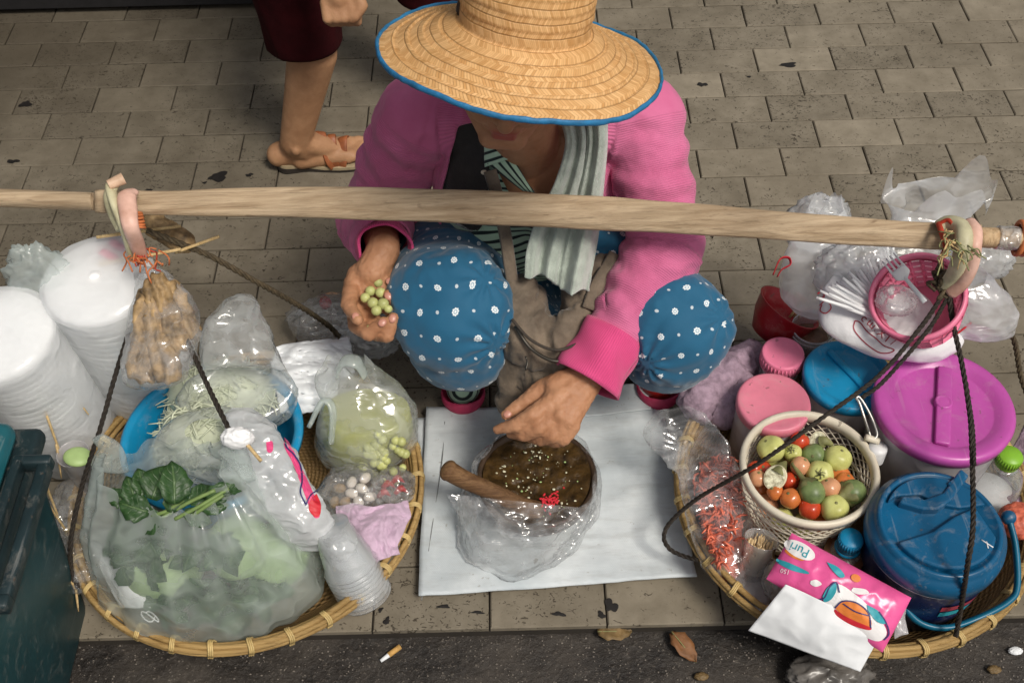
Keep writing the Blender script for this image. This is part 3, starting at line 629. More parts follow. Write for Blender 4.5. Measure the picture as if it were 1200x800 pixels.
def nail(p, n_, d, w_=.0062, l=.0075):
    n_, d = unit(n_), unit(d); d = unit(d-n_*(d@n_)); s = np.cross(n_, d)
    mk('fingernail', MB().ball(p, (w_, l, .0022), 14, 8, np.stack([s, d, n_], 1)), M['nail'], parent=person)
toc = lambda p: unit(CAM-p)
for (u, v, z), dv, r in (((417, 371, .418), (3, 6), .0086), ((448, 378, .408), (5, -4), .0086), ((460, 373, .407), (2, -6), .0084), ((455, 347, .406), (-5, -5), .008), ((457, 330, .404), (-6, -3), .007), ((595, 485, .277), (-7, 4), .0088)):
    p = at(u, v, z); d = at(u+dv[0], v+dv[1], z)-p; nail(p+toc(p)*r, toc(p)+vec(0, 0, .35), d)
# hair, lashes
hp = [ell(hd((0, -.03, .035)), (.082, .092, .092), HR), cap(hd((-.06, -.03, -.02)), hd((-.066, .012, .03)), .022), cap(hd((.06, -.03, -.02)), hd((.066, .012, .03)), .022), cap(hd((0, -.10, .0)), hd((0, -.115, -.05)), .035, .03)]
V, F = fuse(hp, .004, 4); l2 = (V-HC)@HR
V, F, _ = cut(V, F, ~((l2[:, 1] > .035) & (l2[:, 2] < .07)))
mk('hair', (V, F), M['hair'], parent=person)
for s in (-1, 1):
    mk('eyelash', MB().tube([hd((s*.018, .0800, .002)), hd((s*.031, .0835, .000)), hd((s*.045, .0740, .003))], .0014, 6, 10), M['hair'], parent=person)
    mk('eyebrow', MB().tube([hd((s*.014, .0940, .033)), hd((s*.03, .0915, .040)), hd((s*.05, .0760, .036))], .0028, 6, 10), M['hair'], parent=person)

# torso garments
def torso(g):
    return [ell((-.015, -.045, .365), (.10+g, .085+g, .085+g)), ell((.035, -.02, .47), (.148+g, .098+g, .135+g)), ell((.03, .025, .33), (.140+g, .118+g, .13+g)), ell((.03, .07, .20), (.155+g, .12+g, .10+g)), cap(SL, SR, .054+g), cap((.03, -.035, .52), (.03, -.065, .60), .07+g, .05+g)]
def spine_y(z): return np.interp(z, [.2, .35, .5, .62], [.07, .02, -.02, -.06])
V, F = fuse(torso(0), .005, 8)
V = V+normals(V, F)*(fbm(V*A_([18, 18, 40]), 2, 5)*.003)[:, None]
vneck = (V[:, 2] > .475) & (V[:, 1] < spine_y(V[:, 2])-.01) & (np.abs(V[:, 0]-.045) < .02+.55*(V[:, 2]-.475))
keep = ~vneck & ~((V[:, 2] > .595) & (np.abs(V[:, 0]-.03) < .068)) & (V[:, 2] > .16)
V, F, _ = cut(V, F, keep)
mk('shirt', (V, F, np.stack([V[:, 0], V[:, 2]+.35*np.abs(V[:, 0]-.03)+.012*np.sin(V[:, 0]*22), V[:, 1]], 1)), M['stripe'], parent=person)
V, F = fuse(torso(.007), .005, 8)
z_, x_ = V[:, 2], V[:, 0]; fr = V[:, 1] < spine_y(z_)
lx = np.interp(z_, [.40, .47, .60], [-.05, -.035, -.025]); rx = np.interp(z_, [.30, .6], [.122, .118])
V = V+normals(V, F)*(fbm(V*A_([30, 30, 14]), 2, 15)*.003)[:, None]
V, F, _ = cut(V, F, ~(fr & (x_ > lx) & (x_ < rx)) & (z_ > .26) & ~(fr & (z_ < .42) & (x_ < .03)) & ~((z_ > .60) & (np.abs(x_-.03) < .072)))
solid(mk('vest', (V, F), M['vest'], parent=person), .004, 1)
# cardigan: body and sleeves in one skin
sl_l = chain([SL, SL*.5+EL*.5, EL, EL*.4+WL*.6, WL+(EL-WL)*.06], [.067, .064, .060, .050, .043])
sl_r = chain([SR, SR*.5+ER*.5, ER, ER*.45+WR*.55, WR+(ER-WR)*.12], [.066, .061, .055, .047, .044])
V, F = fuse(torso(.014)+sl_l+sl_r, .0042, 14)
z_, x_ = V[:, 2], V[:, 0]; fr = V[:, 1] < spine_y(z_)+.005
def seg_param(V, a, b):
    d = b-a; t = np.clip(((V-a)@d)/(d@d), 0, 1); q = a+t[:, None]*d; return np.linalg.norm(V-q, axis=1), t
uvL = np.zeros((len(V), 3)); best = np.full(len(V), 9.)
arms = [(SL, EL, 0), (EL, WL, .26), (SR, ER, 0), (ER, WR, .26), (vec(.03, .05, .2), vec(.03, -.05, .6), 1.)]
for i, (a, b, o_) in enumerate(arms):
    d, t = seg_param(V, a, b); d = d-(.13 if i == 4 else .06); l = np.linalg.norm(b-a); x, y, dd = frame(b-a)
    q = V-(a+t[:, None]*(b-a)); an = np.arctan2(q@y, q@x); k = d < best; best = np.where(k, d, best)
    uvL[k] = np.stack([an*.14 if i == 4 else t*l+o_, an*.06 if i < 4 else t*l+o_, np.full(len(V), i)], 1)[k]
N_ = normals(V, F); arm = uvL[:, 2] < 4
s_ = np.where(arm, uvL[:, 0], uvL[:, 1]); au_ = np.where(arm, uvL[:, 1], 0)
# compression folds run round the sleeves, long soft folds down the front panels
fold = np.where(arm, np.sin(s_*120+5*noise(V*13, 4)+au_*20)*np.clip(fbm(V*10, 2, 8)+.40, 0, 1)*.0068+ridge(V*A_([16, 16, 22]), 3, 44)*.0036, fbm(V*A_([34, 34, 9]), 2, 9)*.008+ridge(V*A_([26, 26, 10]), 2, 45)*.003)
elbow = np.exp(-((s_-.27)/.075)**2)*arm
fold = fold+elbow*ridge(V*A_([14, 14, 24]), 2, 3)*.0085
V = V+N_*fold[:, None]
lx = np.interp(z_, [.30, .42, .50, .60], [-.120, -.115, -.106, -.078]); rx = np.interp(z_, [.25, .45, .6], [.180, .152, .143])
keep = ~(fr & (x_ > lx) & (x_ < rx) & (uvL[:, 2] == 4)) & ~((uvL[:, 2] == 4) & (z_ < .24)) & ~((z_ > .61) & (np.abs(x_-.03) < .075))
keep &= ~(fr & (x_ > lx) & (x_ < rx) & (z_ > .4) & (np.abs(x_-.03) < .14))
for a, b, r in ((EL, WL, .07), (ER, WR, .075)):
    d = unit(b-a); keep &= ~(((V-b)@d > -.012) & (np.linalg.norm(V-b, axis=1) < .13) & (np.abs(V-b-((V-b)@d)[:, None]*d).max(1) < .075) & (uvL[:, 0] > .3) & (uvL[:, 2] < 4))
V2, F2, us = cut(V, F, keep)
card = mk('cardigan', (V2, F2, uvL[us]), M['pink'], parent=person); solid(card, .003, 0)
for a, b, r0, r1, back, t_ in ((EL, WL, .0455, .0445, .055, .006), (ER, WR, .050, .056, .085, .01)):
    d = unit(b-a); x, y, d = frame(d); rings = []
    for s in np.linspace(-back, t_, 14):
        q = (s+back)/(back+t_); rr = r0+(r1-r0)*q
        rings.append([b+d*s+(rr*(1+.05*math.sin(3*an+8*q)+.03*math.sin(5*an+2)))*(x*math.cos(an)+y*math.sin(an)) for an in np.linspace(0, 2*math.pi, 73)])
    G = A_(rings); uv = np.stack([np.tile(np.linspace(0, .36, 73), (14, 1)), np.tile(np.arange(14)[:, None]*.01, (1, 73)), np.zeros((14, 73))], 2)
    solid(mk('cuff', MB().grid(G, uv), M['cuff'], parent=person), .0045, 0)
# trousers
tp = chain([HIPL, HIPL*.5+KL*.5, KL], [.105, .100, .0965])+chain([KL, KL*.5+AL*.5, AL+vec(0, 0, .03)], [.09, .08, .062])
tp += chain([HIPR, HIPR*.5+KR*.5, KR], [.105, .093, .0870])+chain([KR, KR*.5+AR*.5, AR+vec(0, 0, .03)], [.085, .078, .062])+[ell((.03, .07, .18), (.165, .125, .11)), cap(KL+vec(.004, .01, 0), at(541, 395, .29), .0955, .086), cap(KR+vec(-.004, .01, 0), at(782, 402, .29), .086, .078), cap(at(716, 312, .33), KR*.7+at(716, 312, .33)*.3, .082, .088), cap(KL+vec(-.012, .02, .0), KL*.45+HIPL*.55+vec(-.03, 0, .02), .093, .095)]
V, F = fuse(tp, .0042, 12)
N_ = normals(V, F)
uvT = np.zeros((len(V), 3)); wr = np.zeros(len(V))
left = np.linalg.norm(V-KL, axis=1)*0+(V[:, 0] < .075)
for K, H, A0, msk in ((KL, HIPL, AL, left > 0), (KR, HIPR, AR, left == 0)):
    axis = unit(unit(K-H)+unit(CAM-K)*1.0); ex = unit(np.cross(vec(0, 0, 1), axis))*-1; ey = np.cross(axis, ex)
    q = V-K; dist = np.linalg.norm(q, axis=1); dirn = q/(dist[:, None]+1e-9); th = np.arccos(np.clip(dirn@axis, -1, 1))
    px, py = dirn@ex, dirn@ey; nrm = np.hypot(px, py)+1e-6; rho = np.maximum(th*.10, dist*np.sin(np.minimum(th, 1.57))); rho = np.where(dist > .12, rho+(dist-.12)*.8, rho)
    uvT[msk] = np.stack([px/nrm*rho, py/nrm*rho, dist], 1)[msk]
    # gathers behind the knee and under the hem side
    under = np.clip((th-.62)/.5, 0, 1); ang = np.arctan2(py, px)
    fx, fy = (-.088, .050) if K is KL else (.082, .046); qx, qy = px/nrm*rho-fx, py/nrm*rho-fy; fr2 = np.hypot(qx, qy); fa = np.arctan2(qy, qx)
    wr += msk*np.sin(fa*11+2.5*noise(V*16, 61))*np.exp(-(fr2/.062)**2)*np.clip(fr2/.02, 0, 1)*.0042*(dist < .2)
    fx2, fy2 = (-.07, -.07) if K is KL else (-.075, -.03); f3 = np.hypot(px/nrm*rho-fx2, py/nrm*rho-fy2); wr += msk*np.sin(np.arctan2(py/nrm*rho-fy2, px/nrm*rho-fx2)*9+2*noise(V*14, 62))*np.exp(-(f3/.05)**2)*np.clip(f3/.02, 0, 1)*.0038*(dist < .2)
    wr += msk*ridge(V*A_([9, 12, 7]), 2, 63)*.0022
    wr += msk*(under*ridge(np.stack([ang*2.6, th*1.6, ang*0], 1), 2, 7)*.0050*np.clip(1.9-th, .3, 1)+ridge(V*A_([13, 17, 13]), 3, 6)*.0036*(.2+under)+fbm(V*9, 2, 17)*.006)
V = V+N_*wr[:, None]
mk('trousers', (V, F, uvT), M['dots'], parent=person)
# shoes and sock
for a, dx in ((AL, -.03), (AR, .06)):
    t0 = a+vec(dx, -.135, -.052)
    V, F = fuse([cap(a+vec(0, .04, -.052), t0, .036, .034), cap(a+vec(0, .01, -.04), t0+vec(0, .02, .004), .04, .035), ell(t0, (.042, .045, .032))], .004, 8)
    V[:, 2] = np.maximum(V[:, 2], .004); cy = t0[1]+.055
    V, F, _ = cut(V, F, (V[:, 2] < .026+.012*np.clip((cy-V[:, 1])/.05, 0, 2))); solid(mk('shoe', (V, F), M['shoe'], parent=person), .003, 1)
    V, F = fuse([cap(a+vec(0, .035, -.05), t0+vec(0, .01, .002), .036, .034), cap(a+vec(0, .01, -.02), t0+vec(0, .035, .006), .050, .041), cap(a+vec(0, .01, -.01), a+vec(0, .02, .10), .049, .053)], .004, 8); V[:, 2] = np.maximum(V[:, 2], .006)
    mk('sock', (V, F, np.stack([V[:, 0], V[:, 2]*.75-V[:, 1]*.75, V[:, 2]], 1)), M['stripe'] if a is AL else M['redrag'], parent=person)
# collar flaps of the shirt
def sheet(corners, m_=14, n_=20, bulge=.0, nz=.0, sc=30, seed=1, edge=None):
    """bilinear sheet from four 3-D corners: (tl, tr, br, bl)"""
    a, b, c, d = [A_(q) for q in corners]; s = np.linspace(0, 1, m_)[:, None, None]; t = np.linspace(0, 1, n_)[None, :, None]
    G = (1-s)*((1-t)*a+t*b)+s*((1-t)*d+t*c); n = unit(np.cross(b-a, d-a)); n = n if n@(CAM-a) > 0 else -n
    G = G+n*(bulge*np.sin(math.pi*s)*np.sin(math.pi*t))
    if nz: G = G+n*(fbm(G.reshape(-1, 3)*sc, 3, seed).reshape(m_, n_, 1)*nz)
    uv = np.stack([np.repeat(np.linspace(0, 1, n_)[None], m_, 0)*np.linalg.norm(b-a), np.repeat(np.linspace(0, 1, m_)[:, None], n_, 1)*np.linalg.norm(d-a), np.zeros((m_, n_))], 2)
    return G, uv
for cs in ([(566, 150, .60), (590, 150, .607), (597, 186, .585), (568, 196, .56)], [(571, 192, .566), (592, 170, .592), (626, 226, .545), (612, 224, .540)]):
    G, uv = sheet([at(*q) for q in cs], bulge=.006, nz=.003); uv = uv[:, :, [1, 0, 2]] if cs[0][0] == 571 else uv
    solid(mk('collar', MB().grid(G, uv), M['stripe'], parent=person), .003, 1)
mk('button', MB().ball(at(567, 202, .572), (.005, .005, .003), 12, 6), M['cream'], parent=person)
mk('waist_tape', MB().tube(qz((535, 262, .43), (560, 274, .405), (590, 290, .375)), .007, 6, 14, flat=(1, .35), up=toc(at(560, 274, .4))), plain('tape_black_white', (.25, .26, .25), .8, .9, 160), parent=person)

# straw hat (child of the person who wears it)
HAT = at(610, 67, .834); RB = .197
HTI = rot('Y', rad(8.5))@rot('X', rad(-13))@rot('Z', rad(12))
prof = []; 
for r in np.linspace(RB, .090, 70):
    q = (RB-r)/(RB-.090); k = ((RB-r)/.0205) % 1
    prof.append((r, .046*q**1.25+.0032*k))
for q in np.linspace(0, 1, 40):
    z = .046+.112*q; r = .090-.003*q+.003*math.sin(q*5); k = (q*5.5) % 1; prof.append((r-.0024*k, z+.003))
for q in np.linspace(0, 1, 12)[1:]: prof.append((.0868*math.cos(q*1.5), .161+.018*math.sin(q*1.5)))
prof.append((.002, .180))
def hatwob(V):
    r = np.hypot(V[:, 0], V[:, 1]); a = np.arctan2(V[:, 1], V[:, 0]); k = np.clip((r-.09)/(RB-.09), 0, 1)**1.5
    V = V.copy(); V[:, 2] += k*(.002*np.sin(2*a+.6)+.0022*np.sin(3*a+2)+.0016*np.sin(7*a)); return V+.0012*np.stack([noise(V*60, 1), noise(V*60, 2), noise(V*60, 3)], 1)
hat = MB().lathe(prof, 160, HAT, HTI, wob=hatwob)
hato = mk('straw_hat', hat, M['straw'], parent=person); solid(hato, .003, -1)
a = np.linspace(0, 2*math.pi, 240, endpoint=False); E_ = np.stack([RB*np.cos(a), RB*np.sin(a), np.full(240, .0)], 1); E_ = hatwob(E_)
E_ = np.vstack([E_, E_[:1]])@HTI.T+HAT
b_ = MB().tube(E_, .0036, 10, flat=(1.15, .75), up=HTI@vec(0, 0, 1), caps=False); V, F, uv = b_.get(); V = V+normals(V, A_(F))*(noise(V*90, 4)*.0014)[:, None]
mk('brim_binding', (V, F), M['hatblue'], parent=hato)

# ---- towel round the neck
tl = A_([at(*q) for q in ((655, 138, .640), (662, 170, .615), (650, 215, .560), (628, 262, .50), (617, 300, .45), (615, 334, .425))])
tr = A_([at(*q) for q in ((712, 138, .640), (712, 170, .610), (708, 215, .550), (703, 262, .49), (696, 300, .44), (688, 330, .415))])
m_, n_ = 70, 90; a_, b_ = spline(tl, m_), spline(tr, m_); t = np.linspace(0, 1, n_)
G = a_[:, None]+(b_-a_)[:, None]*t[None, :, None]; S_ = np.linspace(0, 1, m_)[:, None]
nrm_ = unit(CAM-at(660, 240, .52))*1.0
fold = (np.sin(t*2*math.pi*2.6+S_*1.1)*.011+np.sin(t*2*math.pi*5.3+1+S_*2)*.004-.012*np.exp(-((t-.52)/.035)**2))*(.75+.4*S_)
fold = fold+np.abs(np.sin(t*math.pi*2.02))[None, :]*.012
endw = .0045*np.tanh((t-.5)*14)+.001*np.sin(t*19)
G = G+nrm_*(fold[:, :, None]+.012); G = G+((at(655, 300, .45)-at(655, 260, .45))*(.65*endw/.012)[None, :, None]*(S_**2)[:, :, None])
G = G+((noise(G.reshape(-1, 3)*170, 5)*.0016+noise(G.reshape(-1, 3)*40, 6)*.003).reshape(m_, n_, 1))*nrm_
G[:4] -= nrm_*A_([.03, .02, .012, .005])[:, None, None]
tw = mk('towel', MB().grid(G), M['towel']); solid(tw, .006, 1)
tag(tw, 'pale grey green terry towel hanging from the neck of the woman in the hat', 'towel')

# ---- brown canvas bag
bagr = thing('shoulder_bag', 'brown canvas pouch bag hanging between the dotted knees', 'bag', at(640, 420, .2))
bp = [cap(at(618, 392, .32), at(660, 408, .305), .038, .042), cap(at(660, 405, .31), at(694, 380, .33), .042, .032), cap(at(607, 340, .38), at(612, 385, .33), .018, .030), cap(at(622, 352, .36), at(628, 385, .33), .014, .03), cap(at(708, 315, .385), at(688, 368, .335), .017, .026), cap(at(690, 318, .37), at(676, 372, .33), .013, .024), cap(at(612, 425, .26), at(650, 440, .26), .030, .030), cap(at(606, 440, .24), at(597, 478, .18), .019, .012)]
V, F = fuse(bp, .004, 8)
V = V+normals(V, F)*(ridge(V*A_([24, 20, 13]), 3, 12)*.0125+fbm(V*60, 2, 13)*.0018)[:, None]
mk('pouch', (V, F), M['bag'], parent=bagr)
def on(p, off=.0): return p+toc(p)*off
for pts, r, mt in ([[(604, 382, .372), (622, 408, .352), (650, 423, .345), (676, 416, .347), (700, 396, .357)], .0032, 'zip'], [[(600, 374, .385), (622, 398, .367), (652, 410, .360), (684, 400, .362)], .0026, 'darkbag']):
    mk('zip' if mt == 'zip' else 'seam', MB().tube([on(at(*q), .004) for q in pts], r, 8, 24), M[mt], parent=bagr)
mk('zip_pull', MB().tube(qz((616, 418, .365), (618, 424, .358), (616, 434, .350)), .0042, 6, 8, flat=(1, .4), up=toc(at(616, 420, .36))), M['zip'], parent=bagr)
mk('strap', MB().tube(qz((574, 200, .585), (583, 232, .545), (592, 275, .48), (598, 315, .43), (602, 345, .39)), .0105, 8, 30, flat=(1, .22), up=np.cross(toc(at(590, 270, .48)), at(598, 315, .43)-at(583, 232, .545))), M['bag'], parent=bagr)
mk('strap', MB().tube(qz((722, 298, .42), (712, 315, .41), (700, 335, .395), (690, 362, .375)), .013, 8, 20, flat=(1, .25), up=np.cross(toc(at(700, 330, .4)), at(690, 362, .375)-at(722, 298, .42))), M['bag'], parent=bagr)

# ---- berries held in the palm
for k, (u, v, z, r) in enumerate(((443, 331, .405, .0082), (434, 341, .404, .0088), (446, 343, .406, .0090), (428, 349, .404, .0085), (437, 355, .408, .0095), (449, 356, .408, .0098), (441, 364, .406, .0088), (455, 362, .405, .0070), (433, 384, .398, .005))):
    tag(mk('pea_eggplant', MB().ball(at(u, v, z), r, 14, 10, fn=lambda V: V*(1+.05*noise(V*2+k, k))[:, None]), M['olive']), 'round green pea eggplant held in the cupped palm', 'vegetable', 'pea eggplants held in the palm')

# ================================================================== PASSER-BY
p2 = thing('person', 'passer-by in maroon trousers and tan sandals seen from the calves down', 'person', (-.5, .6, 0))
AK = at(346, 166, .085); HEEL = at(328, 184, .03); TOE = at(432, 176, .02)
L_ = chain([AK, at(357, 110, .21), at(366, 62, .31), AK+vec(.06, .02, .42)], [.036, .046, .055, .058])
fd = unit(TOE-HEEL); fd[2] = 0; side = vec(-fd[1], fd[0], 0)
L_ += [cap(HEEL+vec(0, 0, .008), HEEL+fd*.05+vec(0, 0, .02), .030, .034), cap(AK, HEEL+fd*.07+vec(0, 0, .015), .036, .036), cap(AK+fd*.01, HEEL+fd*.15+vec(0, 0, .0), .032, .022)]
L_ += [cap(HEEL+fd*.05+side*.012, HEEL+fd*.165+side*.02, .028, .019), cap(HEEL+fd*.05-side*.014, HEEL+fd*.165-side*.022, .026, .017), ell(AK+side*-.03+vec(0, 0, -.0), (.012, .014, .014)), ell(AK+side*.03, (.012, .014, .014))]
for k, (o_, l, r) in enumerate(((.028, .215, .0125), (.010, .213, .0100), (-.005, .207, .0095), (-.019, .199, .009), (-.033, .190, .0088))):
    a = HEEL+fd*.16+side*o_*.9-vec(0, 0, .004); b = HEEL+fd*l+side*o_-vec(0, 0, .010); L_ += chain([a, (a+b)/2+vec(0, 0, .008), b], [.013, r, r])
A2 = vec(-.155, .74, .085); L_ += chain([A2, A2+vec(0, 0, .25), A2+vec(-.01, .02, .43)], [.036, .05, .058])+[cap(A2+vec(-.02, .02, -.055), A2+vec(.14, -.03, -.065), .03, .022), cap(A2, A2+vec(.08, -.02, -.05), .036, .025)]
HP = vec(-.27, .70, .84)
L_ += chain([AK+vec(.06, .02, .42), HP+vec(-.07, -.05, 0)], [.058, .09])+chain([A2+vec(-.01, .02, .43), HP+vec(.07, .05, 0)], [.058, .09])
L_ += [ell(HP, (.14, .12, .13)), ell(HP+vec(0, 0, .22), (.13, .1, .2)), ell(HP+vec(.01, 0, .42), (.17, .1, .12)), cap(HP+vec(.02, 0, .5), HP+vec(.04, 0, .62), .05, .05), ell(HP+vec(.06, 0, .72), (.09, .075, .115)), cap(HP+vec(.14, -.0, .71), HP+vec(.155, 0, .69), .012)]
HN = at(398, 0, .565)
for sy, hand in ((-1, True), (1, False)):
    sh = HP+vec(.01, sy*.17, .46); el_ = HP+vec(-.03, sy*.22, .2)
    if hand: el_ = vec(HN[0]-.09, HN[1]+.06, .80); wr_ = HN+vec(-.01, .012, .055)
    else: wr_ = HP+vec(.05, sy*.2, -.03)
    L_ += chain([sh, el_, wr_], [.045, .038, .026])
    if hand:
        L_ += [cap(wr_, HN+vec(0, 0, .01), .026, .032)]
        for q in range(4):
            a = HN+vec(-.025+.016*q, -.015, .005); L_ += chain([a, a+vec(.002, -.018, -.024), a+vec(.008, -.004, -.042), a+vec(.01, .014, -.03)], [.0115, .0105, .0095, .009])
        L_ += chain([HN+vec(.032, -.005, .025), HN+vec(.044, -.022, 0), HN+vec(.03, -.034, -.016)], [.013, .012, .010])
    else: L_ += [cap(wr_, wr_+vec(.02, 0, -.09), .028, .02)]
V, F = fuse(L_, .0035, 5); V[:, 2] = np.maximum(V[:, 2], .012)
mk('body', (V, F), M['skin2'], parent=p2, attr=dict(tint=np.zeros(len(V))))
hem = at(361, 60, .30)
hem = hem-vec(0, 0, .09)
tr_ = chain([hem, AK+vec(.06, .02, .42), HP+vec(-.06, -.05, 0)], [.074, .085, .115])+chain([A2+vec(-.012, .012, .13), A2+vec(-.01, .02, .43), HP+vec(.06, .05, 0)], [.068, .082, .115])+[ell(HP, (.155, .135, .14))]
V, F = fuse(tr_, .006, 8); V = V+normals(V, F)*(ridge(V*A_([14, 14, 4]), 2, 3)*.006)[:, None]
V, F, _ = cut(V, F, (V[:, 2] > .335) & (V[:, 2] < .93))
solid(mk('trousers', (V, F), M['maroon'], parent=p2), .004, 0)
V, F = fuse([ell(HP+vec(0, 0, .2), (.155, .125, .26)), ell(HP+vec(.01, 0, .42), (.19, .12, .13))], .008, 8)
mk('blouse', (V, F), M['black'], parent=p2); mk('hair', MB().ball(HP+vec(.045, 0, .75), (.098, .09, .115), 24, 14), M['hair'], parent=p2)
def sole_geo(z0, z1, grow=0):
    pr = []
    for s in np.linspace(0, 1, 40):
        t_ = s*.245-.012; w_ = .033+.011*math.sin(max(0, s-.3)*math.pi*1.25)-.004*math.sin(s*math.pi*2); w_ *= min(1, math.sqrt(max(0, 1-((s-.13)/.13)**2)) if s < .13 else 1, math.sqrt(max(0, 1-((s-.82)/.18)**2)) if s > .82 else 1); w_ = max(w_, .002)+grow
        pr.append((t_, w_, s))
    V = []; F = []
    for t_, w_, s in pr:
        c = HEEL+fd*t_; lift = .012*max(0, 1-s*2.2)
        for z in (z0+(0 if z0 < .003 else lift), z1+lift):
            for q in (-1, 1): V.append((c[0]+side[0]*q*w_, c[1]+side[1]*q*w_, z))
    for k in range(39):
        a = k*4; b = a+4; F += [(a, b, b+1, a+1), (a+2, a+3, b+3, b+2), (a, a+2, b+2, b), (a+1, b+1, b+3, a+3)]
    F += [(0, 1, 3, 2), (156, 158, 159, 157)]; return V, F
sd_ = thing('sandal', 'tan leather strappy sandal on the bare foot at the back', 'sandal', HEEL*A_([1, 1, 0]))
mk('outsole', sole_geo(.001, .006, .001), M['soledark'], parent=sd_, smooth=False); mk('footbed', sole_geo(.0065, .014), M['sole'], parent=sd_, smooth=False)
for t_, dt, h, w_ in ((.105, .02, .084, .012), (.152, -.014, .060, .013), (.128, .0, .072, .010)):
    mk('strap', MB().tube([HEEL+fd*(t_-dt)+side*.038+vec(0, 0, -.018), HEEL+fd*(t_-dt*.5)+side*.034+vec(0, 0, h*.5-.03), HEEL+fd*t_+vec(0, 0, h-.026), HEEL+fd*(t_+dt*.5)-side*.034+vec(0, 0, h*.45-.03), HEEL+fd*(t_+dt)-side*.038+vec(0, 0, -.018)], w_, 10, 30, flat=(1, .2), up=fd), M['sandal'], parent=sd_)

# ================================================================== CARRYING POLE
PZ = .55
pole = thing('carrying_pole', 'long flat bamboo shoulder pole lying across the lap of the squatting woman', 'pole', at(600, 246, PZ))
pts = A_([at(u, v, PZ+.012*math.sin((u+200)/1600*math.pi)) for u, v in ((112, 236), (200, 238), (340, 237), (480, 240), (600, 245), (720, 251), (830, 258), (960, 268), (1080, 276), (1150, 278))])
hw = A_([.0185, .0195, .0245, .026, .0265, .026, .0235, .0215, .0205, .0195])
n_ = 160; Q = spline(pts, n_); W_ = np.interp(np.linspace(0, 1, n_), np.linspace(0, 1, 10), hw)
upv = toc(at(600, 246, PZ)); sec = [(-1, -.22), (-.97, .0), (-.86, .12), (-.4, .19), (.1, .21), (.6, .17), (.9, .08), (1, -.05), (.98, -.42), (.5, -.55), (-.5, -.55), (-.95, -.45)]
V = []; F = []; k_ = len(sec)
for i in range(n_):
    T = unit(Q[min(i+1, n_-1)]-Q[max(i-1, 0)]); s = unit(np.cross(T, upv)); u2 = np.cross(s, T)
    for a, b in sec: V.append(Q[i]-s*W_[i]*a*(1+.02*math.sin(i*.31))+u2*W_[i]*b)
F = [(i*k_+j, i*k_+(j+1) % k_, (i+1)*k_+(j+1) % k_, (i+1)*k_+j) for i in range(n_-1) for j in range(k_)]+[tuple(range(k_-1, -1, -1)), tuple(range((n_-1)*k_, n_*k_))]
V = A_(V); V = V+upv*(noise(V*A_([14, 60, 60]), 3)*.0025+noise(V*A_([5, 9, 9]), 5)*.003)[:, None]
def pushz(o): return o
mk('shaft', (V, F), M['pole'], parent=pole)
mk('end_grip', MB().tube(qz((-120, 228, PZ), (0, 232, PZ), (101, 236, PZ), (106, 236, PZ)), [.0185, .0185, .0185, .0165], 16, 30, flat=(1, .8), up=upv), M['pole'], parent=pole)
mk('end_grip', MB().tube(qz((1146, 278, PZ), (1170, 279, PZ), (1290, 283, PZ)), .0215, 14, 12, flat=(1, .75), up=upv), M['polewrap'], parent=pole)
mk('tape_wrap', MB().tube(qz((1168, 278, PZ), (1176, 279, PZ), (1184, 279, PZ), (1192, 280, PZ)), [.0235, .0228, .0238, .023], 18, 14, flat=(1, .8), up=upv), M['tape'], parent=pole)
for k in range(4): mk('orange_cord', MB().tube([at(1192+k*7, 279+.3*k, PZ)+.0245*(unit(np.cross(vec(1, -.1, 0), upv))*math.cos(t)*1+upv*.82*math.sin(t))+vec(.004*math.sin(t*.5), 0, 0) for t in np.linspace(0, 2*math.pi, 25)], .0042, 8), M['elastic'], parent=pole)

def loop(name, pts, r, mt, root, seg=12, n=40, flat=None):
    return mk(name, MB().tube(pts, r, seg, n, flat=flat), M[mt], parent=root)
# left hanger: folded cane loop lashed with orange elastic
lh = thing('cane_hanger', 'bent cane loop lashed with orange elastic at the left end of the pole', 'hanger', at(150, 260, PZ))
lb = .5
loop('cane', qz((155, 300, PZ-.06), (146, 268, PZ+.005), (136, 242, PZ+.032), (130, 222, PZ+.04), (134, 214, PZ+.045)), .0115, 'caneg', lh, flat=(1, .6))
loop('cane', qz((127, 217, PZ+.05), (145, 209, PZ+.052)), [.008, .0095], 'cane', lh)
loop('cane', qz((133, 216, PZ+.045), (128, 232, PZ+.03), (134, 252, PZ+.005), (142, 268, PZ-.005)), .009, 'caneg', lh)
loop('cane', qz((158, 224, PZ+.035), (149, 230, PZ+.040), (150, 246, PZ+.036), (153, 266, PZ+.022), (160, 285, PZ-.02), (166, 303, PZ-.06)), [.008, .015, .0145, .0125, .0125, .0105], 'canepink', lh, flat=(1, .6))
for k in range(6): mk('elastic_wrap', MB().tube([at(150.5+k*.8, 250+k*3.1, PZ+.014-.004*k)+.0165*(_r*1.25*math.cos(t)+toc(at(150, 256, PZ))*.9*math.sin(t))+_u*(.0015*math.sin(t+k)) for t in np.linspace(0, 2*math.pi, 22)], .0024, 7), M['elastic'], parent=lh)
rng = random.Random(3)
for k in range(26):
    c = vec(*at(rng.choice((163, 172, 184, 152, 160))+rng.uniform(-5, 5), rng.uniform(290, 305), PZ-.045)); q = [c]
    for _ in range(3): q.append(q[-1]+A_([rng.uniform(-.010, .012), rng.uniform(-.012, .004), rng.uniform(-.015, .008)]))
    mk('elastic_end', MB().tube(q, .0014, 5, 10), M['redstring' if k % 3 == 0 else 'elastic'], parent=lh)
